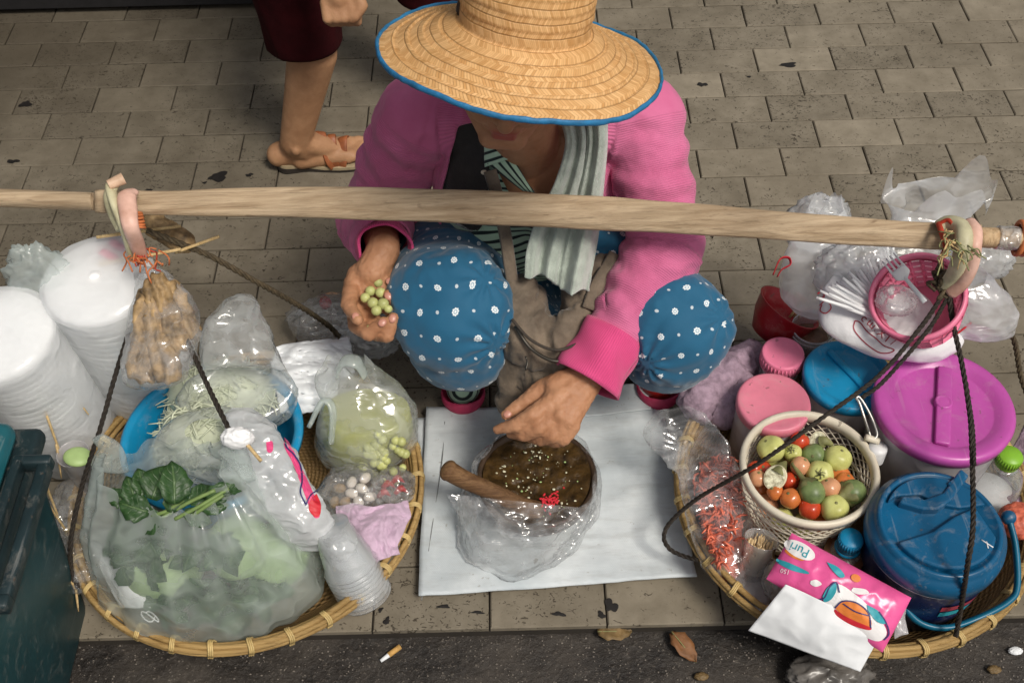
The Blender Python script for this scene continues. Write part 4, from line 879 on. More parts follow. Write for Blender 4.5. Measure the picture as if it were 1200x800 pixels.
for k, (a, b, mt) in enumerate((((113, 278, .46), (212, 265, .45), 'stick'), ((116, 310, .43), (212, 292, .44), 'stick'), ((205, 296, .43), (257, 277, .44), 'stick'))):
    tag(mk('bamboo_skewer', MB().tube(qz(a, b), .0028, 8, 8), M[mt]), ('dark ended bamboo stick thrust through the left knot above the foam stack', 'lower pale bamboo stick thrust through the left knot', 'short bamboo stick poking out to the right of the left knot')[k], 'stick', 'sticks through the left knot')
def rope(pts, r=.004, n=120, tw=26, mt='rope', strands=3):
    Q = spline(pts, n); T = np.gradient(Q, axis=0); b = MB(); L = np.concatenate([[0], np.cumsum(np.linalg.norm(np.diff(Q, axis=0), axis=1))])
    x = frame(unit(T[0]))[0]; X_ = []
    for k in range(n):
        t = unit(T[k]); x = unit(x-t*(x@t)); X_.append((x, np.cross(t, x)))
    for s in range(strands):
        b.tube([Q[k]+r*.62*(X_[k][0]*math.cos(L[k]*2*math.pi/(r*9)+s*2*math.pi/strands)+X_[k][1]*math.sin(L[k]*2*math.pi/(r*9)+s*2*math.pi/strands)) for k in range(n)], r*.62, 6)
    return b
def rope_thing(name, label, pts, r=.0036, n=160, mt='rope', grp=None):
    return tag(mk(name, rope(pts, r, n), M[mt]), label, 'rope', grp)
RG = 'ropes holding the two trays'
rope_thing('rope', 'dark braided rope from the left knot down the left side of the leafy bag', qz((160, 320, .42), (155, 372, .38), (135, 440, .33), (118, 500, .29), (96, 570, .23), (83, 632, .18), (84, 672, .12), (92, 688, .10)), grp=RG)
rope_thing('rope', 'dark braided rope from the left knot to the knotted white bag handle', qz((200, 362, .40), (222, 405, .40), (245, 455, .39), (270, 506, .37)), grp=RG)
rope_thing('rope', 'dark braided rope running from the left knot across the paving to the crumpled clear bag', qz((172, 270, .46), (205, 283, .44), (250, 302, .40), (300, 330, .33), (350, 358, .22), (384, 381, .13), (398, 395, .10)), .0046, mt='rope2', grp=RG)
tag(mk('dried_bundle', (lambda vf: (vf[0]+normals(*vf)*(ridge(vf[0]*60, 3)*.004)[:, None], vf[1]))(fuse([cap(at(180, 262, .44), at(215, 284, .42), .018, .016)], .004, 4)), M['dried']), 'brown dried leaf bundle tucked behind the left knot', 'bundle')
rg = thing('cane_hanger', 'pale cane loop tied with grass and red string at the right end of the pole', 'hanger', at(1125, 300, PZ))
loop('cane', qz((1100, 268, PZ+.02), (1112, 262, PZ+.03), (1126, 266, PZ+.04), (1130, 280, PZ+.042), (1126, 300, PZ+.02), (1118, 322, PZ-.03), (1108, 336, PZ-.06)), .0125, 'caneg', rg)
loop('cane', qz((1136, 263, PZ+.028), (1142, 272, PZ+.036), (1141, 290, PZ+.03), (1138, 310, PZ), (1128, 330, PZ-.035), (1114, 342, PZ-.06)), .0115, 'canepink', rg)
loop('red_cord', qz((1100, 262, PZ+.03), (1104, 274, PZ+.034), (1108, 288, PZ+.034), (1104, 302, PZ+.02)), .0042, 'redstring', rg)
loop('red_cord', qz((1098, 264, PZ+.028), (1110, 258, PZ+.04), (1116, 262, PZ+.042)), .0032, 'redstring', rg)
for k in range(40):
    c = A_(at(rng.uniform(1108, 1136), rng.uniform(266, 296), PZ+.045)); q = [c]
    for _ in range(3): q.append(q[-1]+A_([rng.uniform(-.011, .012), rng.uniform(-.016, .008), rng.uniform(-.012, .003)]))
    mk('grass_tie', MB().tube(q, .0011, 5, 8), M['grass' if k % 3 else 'stick'], parent=rg)
kn = MB()
for k in range(18):
    c = A_(at(rng.uniform(1096, 1112), rng.uniform(312, 340), PZ-.055)); d = [rng.uniform(-.012, .012) for _ in range(6)]
    kn.tube([c, c+A_(d[:3]), c+A_(d[3:]), c+vec(0, -.006, -.01)], .003, 6, 12)
mk('knot', kn, M['rope2'], parent=rg)
rope_thing('rope', 'black rope looping from the right knot over the colander onto the white sack', qz((1106, 344, .43), (1080, 382, .41), (1030, 440, .37), (960, 492, .33), (890, 542, .27), (820, 582, .17), (787, 610, .12), (778, 628, .10), (784, 642, .085), (798, 650, .08), (818, 656, .09)), .0033, 240, grp=RG)
rope_thing('rope', 'second black rope running close beside the loop over the colander', qz((1112, 346, .425), (1088, 386, .405), (1036, 446, .365), (1010, 466, .35)), .003, 120, grp=RG)
rope_thing('rope', 'dark rope dropping from the right knot across the purple lid and cooler', qz((1112, 342, .43), (1116, 375, .41), (1128, 430, .38), (1137, 490, .35), (1140, 560, .32), (1140, 620, .31), (1134, 660, .28), (1126, 712, .17), (1120, 745, .12)), .0036, 220, grp=RG)
rope_thing('rope', 'thin dark rope hanging double beside the purple lid', qz((1114, 345, .42), (1120, 390, .395), (1132, 450, .37), (1140, 500, .345), (1142, 545, .33)), .0026, 120, grp=RG)
rope_thing('rope', 'short dark rope at the right edge of the picture behind the green capped bottle', qz((1182, 384, .30), (1190, 405, .26), (1196, 440, .2), (1206, 470, .15), (1212, 500, .12)), .0042, 80, mt='rope2', grp=RG)

# ================================================================== SACK MAT, MORTAR
mat = thing('sack_mat', 'folded white woven sack laid flat in front of the woman', 'mat', (0.06, -.38, 0))
def sack(cs, z0, nz, seed, m_=50, n_=60):
    G, uv = sheet([at(u, v, 0) for u, v in cs], m_, n_); g = G.reshape(-1, 3); d = np.minimum(np.minimum(np.linspace(0, 1, m_)[:, None], 1-np.linspace(0, 1, m_)[:, None]), np.minimum(np.linspace(0, 1, n_)[None], 1-np.linspace(0, 1, n_)[None]))
    G[:, :, 2] = z0+(fbm(g*7, 3, seed)*nz+.8*ridge(g*A_([5, 9, 1]), 3, seed)*nz).reshape(m_, n_)+nz; G[:, :, :2] += (np.stack([noise(g*9, seed+3), noise(g*9, seed+4)], 1)*.006).reshape(m_, n_, 2); G[:, :, 2] = np.maximum(G[:, :, 2], z0-.003); return G
o = mk('sack_layer', MB().grid(sack([(486, 494), (776, 473), (812, 672), (505, 700)], .004, .003, 3)), M['sack'], parent=mat); solid(o, .0025, 1)
o = mk('sack_layer', MB().grid(sack([(500, 486), (770, 482), (816, 681), (492, 706)], .012, .006, 8)), M['sack'], parent=mat); solid(o, .003, 1)
o = mk('sack_layer', MB().grid(sack([(610, 470), (756, 458), (762, 490), (620, 500)], .021, .003, 18, 20, 40)), M['sack'], parent=mat); solid(o, .0025, 1)
mk('fold_seam', MB().tube([at(u, v, .023) for u, v in ((521, 494), (518, 540), (509, 600), (500, 660), (494, 703))], .0008, 6, 40), plain('sack_stitch', (.2, .21, .21), .8, .4, 90), parent=mat)

MC = at(629, 559, .098)
mort = thing('mortar', 'dark clay mortar of brown sauce wrapped in clear plastic', 'mortar', (MC[0], MC[1], .02))
R0 = .105; prof = [(.06, .022), (.080, .03), (.097, .060), (R0, .092), (R0+.002, .099), (R0-.001, .104), (R0-.007, .103), (R0-.010, .096), (R0-.02, .07), (.03, .06)]
mk('bowl', MB().lathe(prof, 72, (MC[0], MC[1], 0)).disc(.06, .022, 72, (MC[0], MC[1], 0), flip=True), M['clay'], parent=mort)
sf = MB(); rr = np.linspace(0.002, R0-.010, 26); aa = np.linspace(0, 2*math.pi, 73)
G = np.stack([rr[:, None]*np.cos(aa)+MC[0], rr[:, None]*np.sin(aa)+MC[1], np.full((26, 73), .0)], 2); g = G.reshape(-1, 3)
G[:, :, 2] = .083+.014*(rr[:, None]/.085)**2+(fbm(g*45, 3, 2)*.007).reshape(26, 73)+.006*np.sin(aa*2+1)[None]*(rr[:, None]/.085)
tag(mk('papaya_dressing', sf.grid(G), M['sauce']), 'thick brown dressing pounded inside the dark mortar', 'sauce')
bits = {'egcut': MB(), 'inkred': MB(), 'leafslice': MB()}
for k in range(120):
    a = rng.uniform(0, 6.28); r = R0*.8*math.sqrt(rng.random()); s = rng.choice((.0008, .001, .0013, .0022))*rng.uniform(.7, 1.3)
    bits['egcut' if k % 4 else 'leafslice'].ball((MC[0]+r*math.cos(a), MC[1]+r*math.sin(a), .087+.012*(r/.085)**2), (s*rng.uniform(.7, 1.6), s, s*.6), 6, 4)
for k in range(60):
    c = at(646+rng.gauss(0, 7), 586+rng.gauss(0, 5), .099); bits['inkred'].ball(c, (rng.uniform(.002, .004), .002, .002), 6, 4, rot('Z', rng.uniform(0, 3)))
tag(mk('peanut_crumbs', bits['egcut'], M['egcut']), 'pale peanut crumbs floating on the brown dressing', 'crumbs', kind='stuff'); tag(mk('herb_flecks', bits['leafslice'], M['leafslice']), 'greenish flecks floating on the brown dressing', 'herbs', kind='stuff')
tag(mk('chilli_flecks', bits['inkred'], M['inkred']), 'red chilli flecks floating near the front of the mortar', 'chilli', kind='stuff')
pe = thing('pestle', 'dark wooden pestle leaning in the mortar with its handle on the left', 'pestle', at(545, 565, .17))
mk('shaft', MB().tube(qz((527, 552, .172), (545, 562, .155), (575, 575, .130), (610, 592, .097), (632, 600, .080)), [.0172, .0160, .0148, .0165, .019], 24, 40), M['pestle'], parent=pe)
nd = unit(at(527, 552, .172)-at(545, 562, .155)); mk('pommel', MB().ball(at(525.5, 551, .174), (.0186, .0186, .0125), 24, 14, np.stack(frame(nd), 1)), M['pestle'], parent=pe)

# ---- generic polythene bag: a loft of rings (centre, half axis A, half axis B)
def film_geo(rings, n=64, m_=44, amp=.012, sc=16, seed=1, bottom=True, sq=1.0, ridge_k=.6, pleat=0, open_wave=.0, peaks=0):
    R = A_([np.concatenate([A_(c), A_(a), A_(b)]) for c, a, b in rings]); Q = spline(R, m_); an = np.linspace(0, 2*math.pi, n, endpoint=False)
    ca, sa = np.cos(an), np.sin(an); ca = np.sign(ca)*np.abs(ca)**sq; sa = np.sign(sa)*np.abs(sa)**sq
    V = (Q[:, None, 0:3]+Q[:, None, 3:6]*ca[None, :, None]+Q[:, None, 6:9]*sa[None, :, None])
    ctr = np.repeat(Q[:, None, 0:3], n, 1); d = V-ctr; ln = np.linalg.norm(d, axis=2, keepdims=True)+1e-9; d = d/ln
    g = V.reshape(-1, 3); nz = fbm(g*sc, 3, seed)*(1-ridge_k)+(ridge(g*sc*.8, 3, seed+5)-.5)*ridge_k
    nz = nz.reshape(m_, n)*amp*np.minimum(1, ln[:, :, 0]/.03)
    if pleat: nz = nz+np.sin(an*pleat+2*np.sin(an*3+seed))[None]*amp*.7*np.minimum(1, ln[:, :, 0]/.02)*np.linspace(1, .15, m_)[:, None]
    V = V+d*nz[:, :, None]
    if open_wave: V[:6, :, 2] += (open_wave*(np.sin(an*3+seed)+.6*np.sin(an*7+1)))[None]*np.linspace(1, 0, 6)[:, None]
    if peaks:
        pk_ = (np.abs(np.cos(an))**5)[None]*np.clip(1-np.arange(m_)/(m_*.16), 0, 1)[:, None]**1.3; V[:, :, 2] += peaks*pk_; V = V+(ctr-V)*(.22*pk_)[:, :, None]
    V = V.reshape(-1, 3); V[:, 2] = np.maximum(V[:, 2], .012)
    F = [(i*n+j, i*n+(j+1) % n, (i+1)*n+(j+1) % n, (i+1)*n+j) for i in range(m_-1) for j in range(n)]
    if bottom: F.append(tuple(range((m_-1)*n, m_*n)))
    return V, F
def rg_(u, v, z, rx, ry, tx=0): return (at(u, v, z), vec(rx*math.cos(tx), rx*math.sin(tx), 0), vec(-ry*math.sin(tx), ry*math.cos(tx), 0))
def film_mesh(name, rings, mt, parent=None, **k): return mk(name, film_geo(rings, **k), M[mt], parent=parent)
def crumple(c, r, seed, amp=.45, sc=None, R=None, n=48, mr=32, zmin=.012):
    """a crumpled ball of film"""
    b = MB().ball((0, 0, 0), 1, n, mr); V, F, _ = b.get(); r = np.ones(3)*r; s = sc or 1.9
    q = V*(1+amp*ridge(V*s+seed*3.1, 3, seed)[:, None]*.55-amp*.3)*r
    if R is not None: q = q@np.asarray(R).T
    V = q+A_(c); V[:, 2] = np.maximum(V[:, 2], zmin); return V, F
# clear film round the mortar, its slack skirt spread on the mat to the left and front
n_ = 96; an = np.linspace(0, 2*math.pi, n_, endpoint=False); rows = []
fr_ = np.exp(-((np.angle(np.exp(1j*(an-rad(235)))))/.95)**2)      # front-left side
for q in np.linspace(0, 1, 34):
    rr = np.where(True, R0*(.93+.10*q)+.018*q*(1-q), 0)+fr_*(.058*q**.8)+.004*np.sin(an*9+5*q); zz = .107+.012*math.sin(q*math.pi)*(1-q)-.05*q*q+fr_*(.016*math.sin(q*3.1)-.045*q**1.2)-.03*q*q
    lift = .0
    rows.append(np.stack([MC[0]+rr*np.cos(an), MC[1]+rr*np.sin(an), np.maximum(zz, .03)], 1))
for q in np.linspace(.06, 1, 12):
    rr = R0*1.03+fr_*.058*(1-q)-.02*q; rows.append(np.stack([MC[0]+rr*np.cos(an), MC[1]+rr*np.sin(an), np.maximum(.066-fr_*.035-.045*q, .022)], 1))
G = A_(rows); g = G.reshape(-1, 3); nz = (ridge(g*20, 3, 4)*.007+fbm(g*38, 2, 5)*.004).reshape(len(rows), n_, 1)
cdir = G-A_([MC[0], MC[1], .05]); cdir /= np.linalg.norm(cdir, axis=2, keepdims=True); G = G+cdir*nz*(.4+.9*fr_[None, :, None]); G = np.concatenate([G, G[:, :1]], 1)
mk('film_wrap', MB().grid(G), M['bag_clear'], parent=mort)
# a drawn-up flap of that film over the pestle and front rim
G, uv = sheet([at(524, 578, .135), at(696, 596, .112), at(672, 640, .06), at(556, 640, .05)], 30, 50, bulge=.018); g = G.reshape(-1, 3)
G = G+toc(MC)*((ridge(g*A_([14, 34, 20]), 3, 9)*.010+fbm(g*30, 2, 3)*.005).reshape(30, 50, 1)); mk('film_flap', MB().grid(G), M['bag_clear'], parent=mort)

# ================================================================== TRAYS
def tray(name, label, c, R=.297, h=.10):
    t = thing(name, label, 'tray', (c[0], c[1], .004), 'bamboo trays of the food seller')
    prof = [(.02, .012), (R*.6, .012), (R*.8, .022), (R*.93, .06), (R*.97, h-.012)]
    solid(mk('woven_bowl', MB().lathe(prof, 96, (c[0], c[1], 0)).disc(.02, .012, 96, (c[0], c[1], 0)), M['weave'], parent=t), .004, 0)
    an = np.linspace(0, 2*math.pi, 121)
    for dr, z, r in ((.0, h, .0052), (.009, h-.003, .0046), (-.006, h-.007, .0045), (.010, h-.011, .0045), (.004, h-.016, .0042)):
        q = np.stack([c[0]+(R+dr+.002*np.sin(an*3+dr*900))*np.cos(an), c[1]+(R+dr+.002*np.sin(an*3+dr*900))*np.sin(an), z+.0015*np.sin(an*5+dr*700)], 1)
        mk('rim_splint', MB().tube(q, r, 8, caps=False), M['bamboo'], parent=t)
    proto_ = None
    for k in range(30):
        a = 2*math.pi*k/30+.05; b = MB()
        for o_ in (-.003, 0, .003):
            b.tube([vec(c[0], c[1], 0)+rot('Z', a)@vec(R+.002+.0135*math.cos(t_), o_+.002*math.sin(t_*2), h-.0075+.0148*math.sin(t_)) for t_ in np.linspace(0, 2*math.pi, 15)], .0017, 5)
        mk('cane_binding', b, M['tie'], parent=t)
    return t
CL = at(287, 583, .1)+vec(0, .022, 0); CR = at(1003, 583, .1)+vec(0, .022, 0)
tray('bamboo_tray', 'round bamboo tray of bagged greens to the left of the woman', CL)
tray('bamboo_tray', 'round bamboo tray of tubs, vegetables and a cooler to the right of the woman', CR)

# ------------------------------------------------------------------ LEFT SIDE
bn = thing('wheelie_bin', 'dark teal plastic bin with a hinged lid at the lower left corner', 'bin', (-.96, -.80, -.035))
BX, BY = -.705, -.515
def rbox(x0, x1, y0, y1, z0, z1, t=0):
    V = [(x0+t, y0+t, z0), (x1-t, y0+t, z0), (x1-t, y1-t, z0), (x0+t, y1-t, z0), (x0, y0, z1), (x1, y0, z1), (x1, y1, z1), (x0, y1, z1)]
    return V, [(3, 2, 1, 0), (4, 5, 6, 7), (0, 1, 5, 4), (1, 2, 6, 5), (2, 3, 7, 6), (3, 0, 4, 7)]
bevel(mk('bin_body', rbox(-1.25, BX, -1.12, BY, -.03, .43, .045), M['teal'], parent=bn), .03, 4)
bevel(mk('rim', rbox(-1.265, BX+.012, -1.135, BY+.012, .405, .435), M['tealdark'], parent=bn), .012, 3)
bevel(mk('lid', rbox(-1.26, BX-.012, -1.12, BY-.004, .438, .478, -.0), M['teallid'], parent=bn), .022, 4)
bevel(mk('lid_panel', rbox(-1.20, BX-.06, -1.06, BY-.05, .470, .492, .0), M['teallid'], parent=bn), .012, 3)
hb = thing  # latch handle: an open U of dark plastic along the right rim
A0, A1 = vec(BX+.018, BY-.07, .437), vec(BX+.018, BY-.28, .437)
for nm, a, b, w_ in (('handle', A0+vec(.022, 0, .01), A1+vec(.022, 0, .01), .0085), ('handle', A0+vec(-.012, 0, .02), A1+vec(-.012, 0, .02), .0065)):
    bevel(mk(nm, MB().box((a+b)/2, (w_, np.linalg.norm(a-b)/2, .012)), M['tealdark'], parent=bn), .004, 2)
bevel(mk('handle_bridge', MB().box(A0+vec(.005, .004, .014), (.027, .008, .012)), M['tealdark'], parent=bn), .004, 2)
bevel(mk('handle_bridge', MB().box(A1+vec(.005, -.004, .014), (.027, .010, .012)), M['tealdark'], parent=bn), .004, 2)

def foam_stack(c, label, tilt, lean=(0, 0), n=26, R=.088, top=.42):
    t = thing('foam_bowl_stack', label, 'foam bowls', (c[0], c[1], 0), 'bagged stacks of foam bowls'); Rm = rot('X', tilt)@rot('Y', lean[0]); base = vec(c[0], c[1], 0)
    for k in range(n):
        z = .03+(top-.04)*k/(n-1); pr = [(.02, z-.018), (R*.95, z-.016), (R*.985, z-.004), (R, z), (R, z+.007), (R*.98, z+.0095)]+([(R*.5, z+.0085), (.0001, z+.0085)] if k == n-1 else [(R*.93, z+.002), (.02, z-.008)])
        mk('foam_bowl', MB().lathe(pr, 56, base, Rm), M['foam'], parent=t)
    rings = []
    for z, q in ((.01, .9), (.05, 1.05), (.2, 1.06), (top-.03, 1.06), (top+.004, 1.03), (top+.016, .72), (top+.017, .1)):
        cc = base+Rm@vec(0, 0, z); rings.append((cc, Rm@vec(R*q, 0, 0), Rm@vec(0, R*q, 0)))
    mk('plastic_sleeve', film_geo(rings, 96, 60, .0034, 20, int(abs(c[0]*100)), False, ridge_k=.8), M['wrap'], parent=t)
    return t, base, Rm
f1 = at(112, 322, .42); tl_, f1b, f1R = foam_stack((f1[0]+.005, f1[1]+.04), 'tall stack of white foam bowls in a clear bag with pink tape on top', rad(7))
for a, b, w_ in (((118, 294, .433), (137, 304, .433), .0075), ((130, 283, .434), (146, 292, .434), .007)):
    mk('pink_tape', MB().tube(qz(a, b), w_, 6, 6, flat=(1, .1), up=vec(.3, 1, 0)), M['inkpink'], parent=tl_)
f2 = at(0, 372, .40); foam_stack((f2[0]+.002, f2[1]+.03), 'stack of white foam bowls in a clear bag cut by the left photo edge', rad(9), n=25, top=.40)
V, F = crumple(at(50, 330, .40), (.05, .03, .07), 4, .5); tag(mk('bag_knot', (V, F), M['bag_milk']), 'gathered milky plastic knot between the two foam bowl stacks', 'bag')
film_t = lambda name, label, rings, mt, cat='bag', grp=None, **k: tag(film_mesh(name, rings, mt, **k), label, cat, grp)
film_t('plastic_bag', 'milky plastic carrier skirt slumped round the two foam stacks', [rg_(52, 332, .385, .035, .03), rg_(50, 360, .34, .07, .05), rg_(55, 410, .24, .11, .05), rg_(70, 470, .10, .12, .05), rg_(80, 500, .02, .12, .06)], 'bag_thin', amp=.02, seed=21, pleat=17, bottom=False)

# dried slabs hung in a bag under the knot
db = thing('dried_food_bag', 'bag of wrinkled brown dried slabs hanging under the left knot', 'bag', at(180, 440, .33))
for k, (a, b, r0, r1) in enumerate((((178, 352, .430), (170, 428, .385), .022, .026), ((192, 345, .435), (184, 425, .39), .022, .022), ((186, 338, .445), (206, 400, .41), .020, .018), ((200, 340, .43), (222, 385, .41), .014, .012), ((183, 372, .42), (196, 432, .39), .014, .02))):
    V, F = fuse([cap(at(*a), at(*b), r0, r1)], .003, 3); c = V.mean(0); n_d = toc(c); V = c+(V-c)-np.outer((V-c)@n_d, n_d)*.55
    N_ = normals(V, F); ax = unit(at(*b)-at(*a)); lat = unit(np.cross(ax, n_d)); tt = (V-c)@lat; V = V+N_*(np.sin(tt*420+5*noise(V*30, k))*.0026+ridge(V*55, 3, k)*.0040)[:, None]
    mk('dried_slab', (V, F), M['dried'], parent=db)
film_mesh('clear_bag', [(at(176, 312, .445), _r*.014, toc(f1)*.012), (at(184, 330, .44), _r*.03, toc(f1)*.022), (at(192, 365, .42), _r*.05, toc(f1)*.03), (at(188, 410, .40), _r*.052, toc(f1)*.032), (at(180, 445, .375), _r*.043, toc(f1)*.026), (at(176, 456, .365), _r*.02, toc(f1)*.01)], 'bag_clear', db, amp=.013, seed=5, sc=26)

# basin with bags of shredded papaya
ba = thing('basin', 'blue plastic basin of shredded papaya bags in the left tray', 'basin', at(248, 506, .03))
BC = at(248, 508, .19)
mk('bowl', MB().lathe([(.09, .025), (.11, .03), (.135, .12), (.142, .185), (.150, .192), (.156, .188), (.157, .181), (.149, .183)], 80, (BC[0], BC[1], 0)).disc(.09, .025, 80, (BC[0], BC[1], 0)), M['blue'], parent=ba)
solid(ba.children[0], .002, 0)
def strips(c, rx, ry, h, n, seed, l=(.03, .075)):
    r_ = random.Random(seed); b = MB()
    for k in range(n):
        a = r_.uniform(0, 6.28); q = math.sqrt(r_.random()); x, y = c[0]+rx*q*math.cos(a), c[1]+ry*q*math.sin(a); z = c[2]+h*(1-q*q)*r_.uniform(.75, 1); an = r_.uniform(0, 6.28); L_ = r_.uniform(*l); d = vec(math.cos(an), math.sin(an), r_.uniform(-.3, .3))*L_/2
        b.tube([vec(x, y, z)-d, vec(x, y, z)+vec(r_.uniform(-.01, .01), r_.uniform(-.01, .01), r_.uniform(0, .012)), vec(x, y, z)+d], [.0012, .0021, .0010], 5, 6, flat=(1, .5))
    return b
for (u, v, z, rx, ry, h, n, sd) in ((262, 470, .16, .10, .06, .085, 420, 4), (246, 520, .155, .085, .06, .10, 480, 5)):
    c = at(u, v, z); b = strips(c, rx, ry, h, n, sd); b.ball(c+vec(0, 0, h*.2), (rx*.95, ry*.95, h*.72), 32, 18)
    tag(mk('shredded_papaya', b, M['shred']), 'heap of pale shredded green papaya inside the blue basin', 'papaya', kind='stuff')
film_t('plastic_bag', 'milky bag of shredded papaya at the front of the blue basin', [rg_(246, 505, .285, .03, .02), rg_(246, 510, .275, .065, .05), rg_(246, 520, .235, .09, .07), rg_(246, 530, .18, .098, .075), rg_(246, 532, .14, .08, .06)], 'bag_thin', amp=.013, seed=31, sc=22)
film_t('plastic_bag', 'milky papaya bag at the back of the basin with its mouth drawn up', [(at(285, 345, .36), _r*.012, toc(BC)*.01), (at(281, 356, .355), _r*.03, toc(BC)*.02), (at(275, 395, .33), _r*.052, toc(BC)*.03), (at(285, 430, .29), _r*.065, toc(BC)*.035), rg_(278, 462, .24, .092, .055), rg_(276, 475, .19, .098, .062), rg_(276, 480, .15, .08, .055)], 'bag_thin', amp=.016, seed=32, sc=15, ridge_k=.75)

# big milky bag of greens at the front
gb = [rg_(203, 556, .305, .118, .058, .05), rg_(205, 566, .29, .122, .064, .05), rg_(212, 596, .245, .145, .085), rg_(228, 632, .175, .168, .112), rg_(246, 664, .105, .186, .122), rg_(252, 678, .055, .182, .118), rg_(252, 684, .03, .14, .09)]
GBAG = film_t('plastic_bag', 'large open milky bag of green leaves at the front of the left tray', gb, 'bag_milk', amp=.013, sc=10, seed=41, ridge_k=.55, open_wave=.006, n=150, m_=90, pleat=17, peaks=.075)
for cs, sd in (([(120, 540, .32), (108, 512, .355), (122, 505, .362), (138, 540, .32)], 3), ([(262, 552, .32), (262, 512, .36), (280, 506, .37), (292, 548, .32)], 4)):
    mk('bag_handle', MB().tube(qz(*[((cs[0][0]+cs[3][0])/2, cs[0][1]+8, .30), ((cs[0][0]*2+cs[3][0]*2)/4, (cs[0][1]+cs[1][1])/2, .335), ((cs[1][0]+cs[2][0])/2, cs[1][1], .362)]), [.030, .020, .012], 20, 24, flat=(1, .45), up=_r), M['bag_milk'], parent=GBAG)
tag(mk('handle_knot', crumple(at(278, 513, .375), (.022, .014, .016), 7, .4), M['foam']), 'white twisted plastic knot tied on the rope end', 'knot')
tag(mk('bamboo_skewer', MB().tube(qz((284, 514, .375), (306, 540, .36)), .003, 8, 6), M['stick']), 'short bamboo stick through the white plastic knot', 'stick', 'single sticks in the left tray')
def leaf_geo(c, n_, d, l, w_, curl=.25, seed=0, lobes=0):
    n_ = unit(n_); d = unit(A_(d)-n_*(A_(d)@n_)); s = np.cross(n_, d); G = np.zeros((9, 5, 3))
    for i in range(9):
        t = i/8; wi = w_*(math.sin(math.pi*min(1, .06+t*.94))**.75)*(1+.12*math.sin(i*2.4+seed)) if t < 1 else .0004
        for j in range(5):
            q = (j-2)/2; G[i, j] = A_(c)+d*(t*l)+s*(q*wi)+n_*(abs(q)*wi*curl-t*t*l*curl*.8+.003*math.sin(seed+i*1.3+j*2))
    return G, np.stack([np.repeat(np.linspace(0, 1, 9)[:, None], 5, 1), np.repeat(np.linspace(-1, 1, 5)[None], 9, 0), np.zeros((9, 5))], 2)
greens = thing('leafy_greens', 'bunch of dark green leaves sticking out of the large milky bag', 'greens', at(215, 590, .2))
rl = random.Random(9)
for (u, v, z, l, w_, du, dv) in ((178, 585, .31, .062, .036, 18, -40), (205, 590, .315, .068, .034, -6, -45), (160, 592, .30, .05, .024, -12, -30), (150, 590, .295, .04, .02, -25, -18), (222, 590, .30, .05, .022, 30, -25), (240, 585, .305, .055, .017, 40, -22), (255, 578, .31, .05, .015, 40, -22), (262, 580, .305, .045, .014, 30, -30), (190, 605, .29, .05, .03, -30, 8), (215, 600, .295, .052, .022, 28, 6), (235, 595, .295, .045, .018, 30, -3), (175, 600, .295, .05, .03, -25, -8), (200, 600, .30, .05, .026, 5, -30), (248, 590, .298, .04, .014, 25, -20), (170, 580, .305, .045, .024, -10, -30)):
    p = at(u, v, z); q = at(u+du, v+dv, z+.008)
    solid(mk('leaf', MB().grid(*leaf_geo(p, toc(p)+vec(rl.uniform(-.7, .7), rl.uniform(-.6, .6), .4), q-p, l*.92, w_*.72, .45, rl.uniform(0, 9))), M['leaf'], parent=greens), .0006, 0)
for a, b, c in (((190, 606, .29), (222, 588, .308), (252, 574, .318)), ((205, 608, .29), (235, 592, .305), (268, 572, .315)), ((178, 604, .29), (196, 598, .30), (215, 585, .31)), ((225, 604, .29), (246, 590, .305), (262, 580, .31))):
    mk('stem', MB().tube(qz(a, b, c), .0030, 8, 14), M['stem'], parent=greens)
for k in range(170):
    u, v, z = rl.choice(((260, 706, .08), (160, 660, .16), (215, 706, .08), (190, 630, .22), (240, 650, .19), (300, 690, .10), (250, 635, .22), (160, 640, .19), (270, 716, .07), (200, 690, .11))); u += max(-24, min(24, rl.gauss(0, 16))); v += max(-14, min(14, rl.gauss(0, 8)))
    p = at(u, v, z); d = vec(rl.uniform(-1, 1), rl.uniform(-1, 1), rl.uniform(-.2, .6))
    mk('leaf', MB().grid(*leaf_geo(p, toc(p)+vec(rl.uniform(-.8, .8), rl.uniform(-.6, .6), rl.uniform(-.3, .6)), d, rl.uniform(.028, .048), rl.uniform(.010, .018), .5, k)), M['leaf'], parent=greens)
for k, (u, v, z, r) in enumerate(((322, 650, .10, (.055, .05, .045)), (190, 665, .11, (.06, .05, .05)), (280, 640, .14, (.05, .05, .045)))):
    V, F, _ = MB().ball((0, 0, 0), 1, 32, 20).get(); V = V*(1+.10*ridge(V*1.6, 3, k))[:, None]*A_(r)+at(u, v, z)
    tag(mk('cabbage', (V, F), M['leafpale']), ('pale cabbage head showing white through the right side of the big bag', 'pale cabbage head low on the left inside the big bag', 'pale cabbage head at the middle of the big bag')[k], 'cabbage', 'cabbages in the big bag')

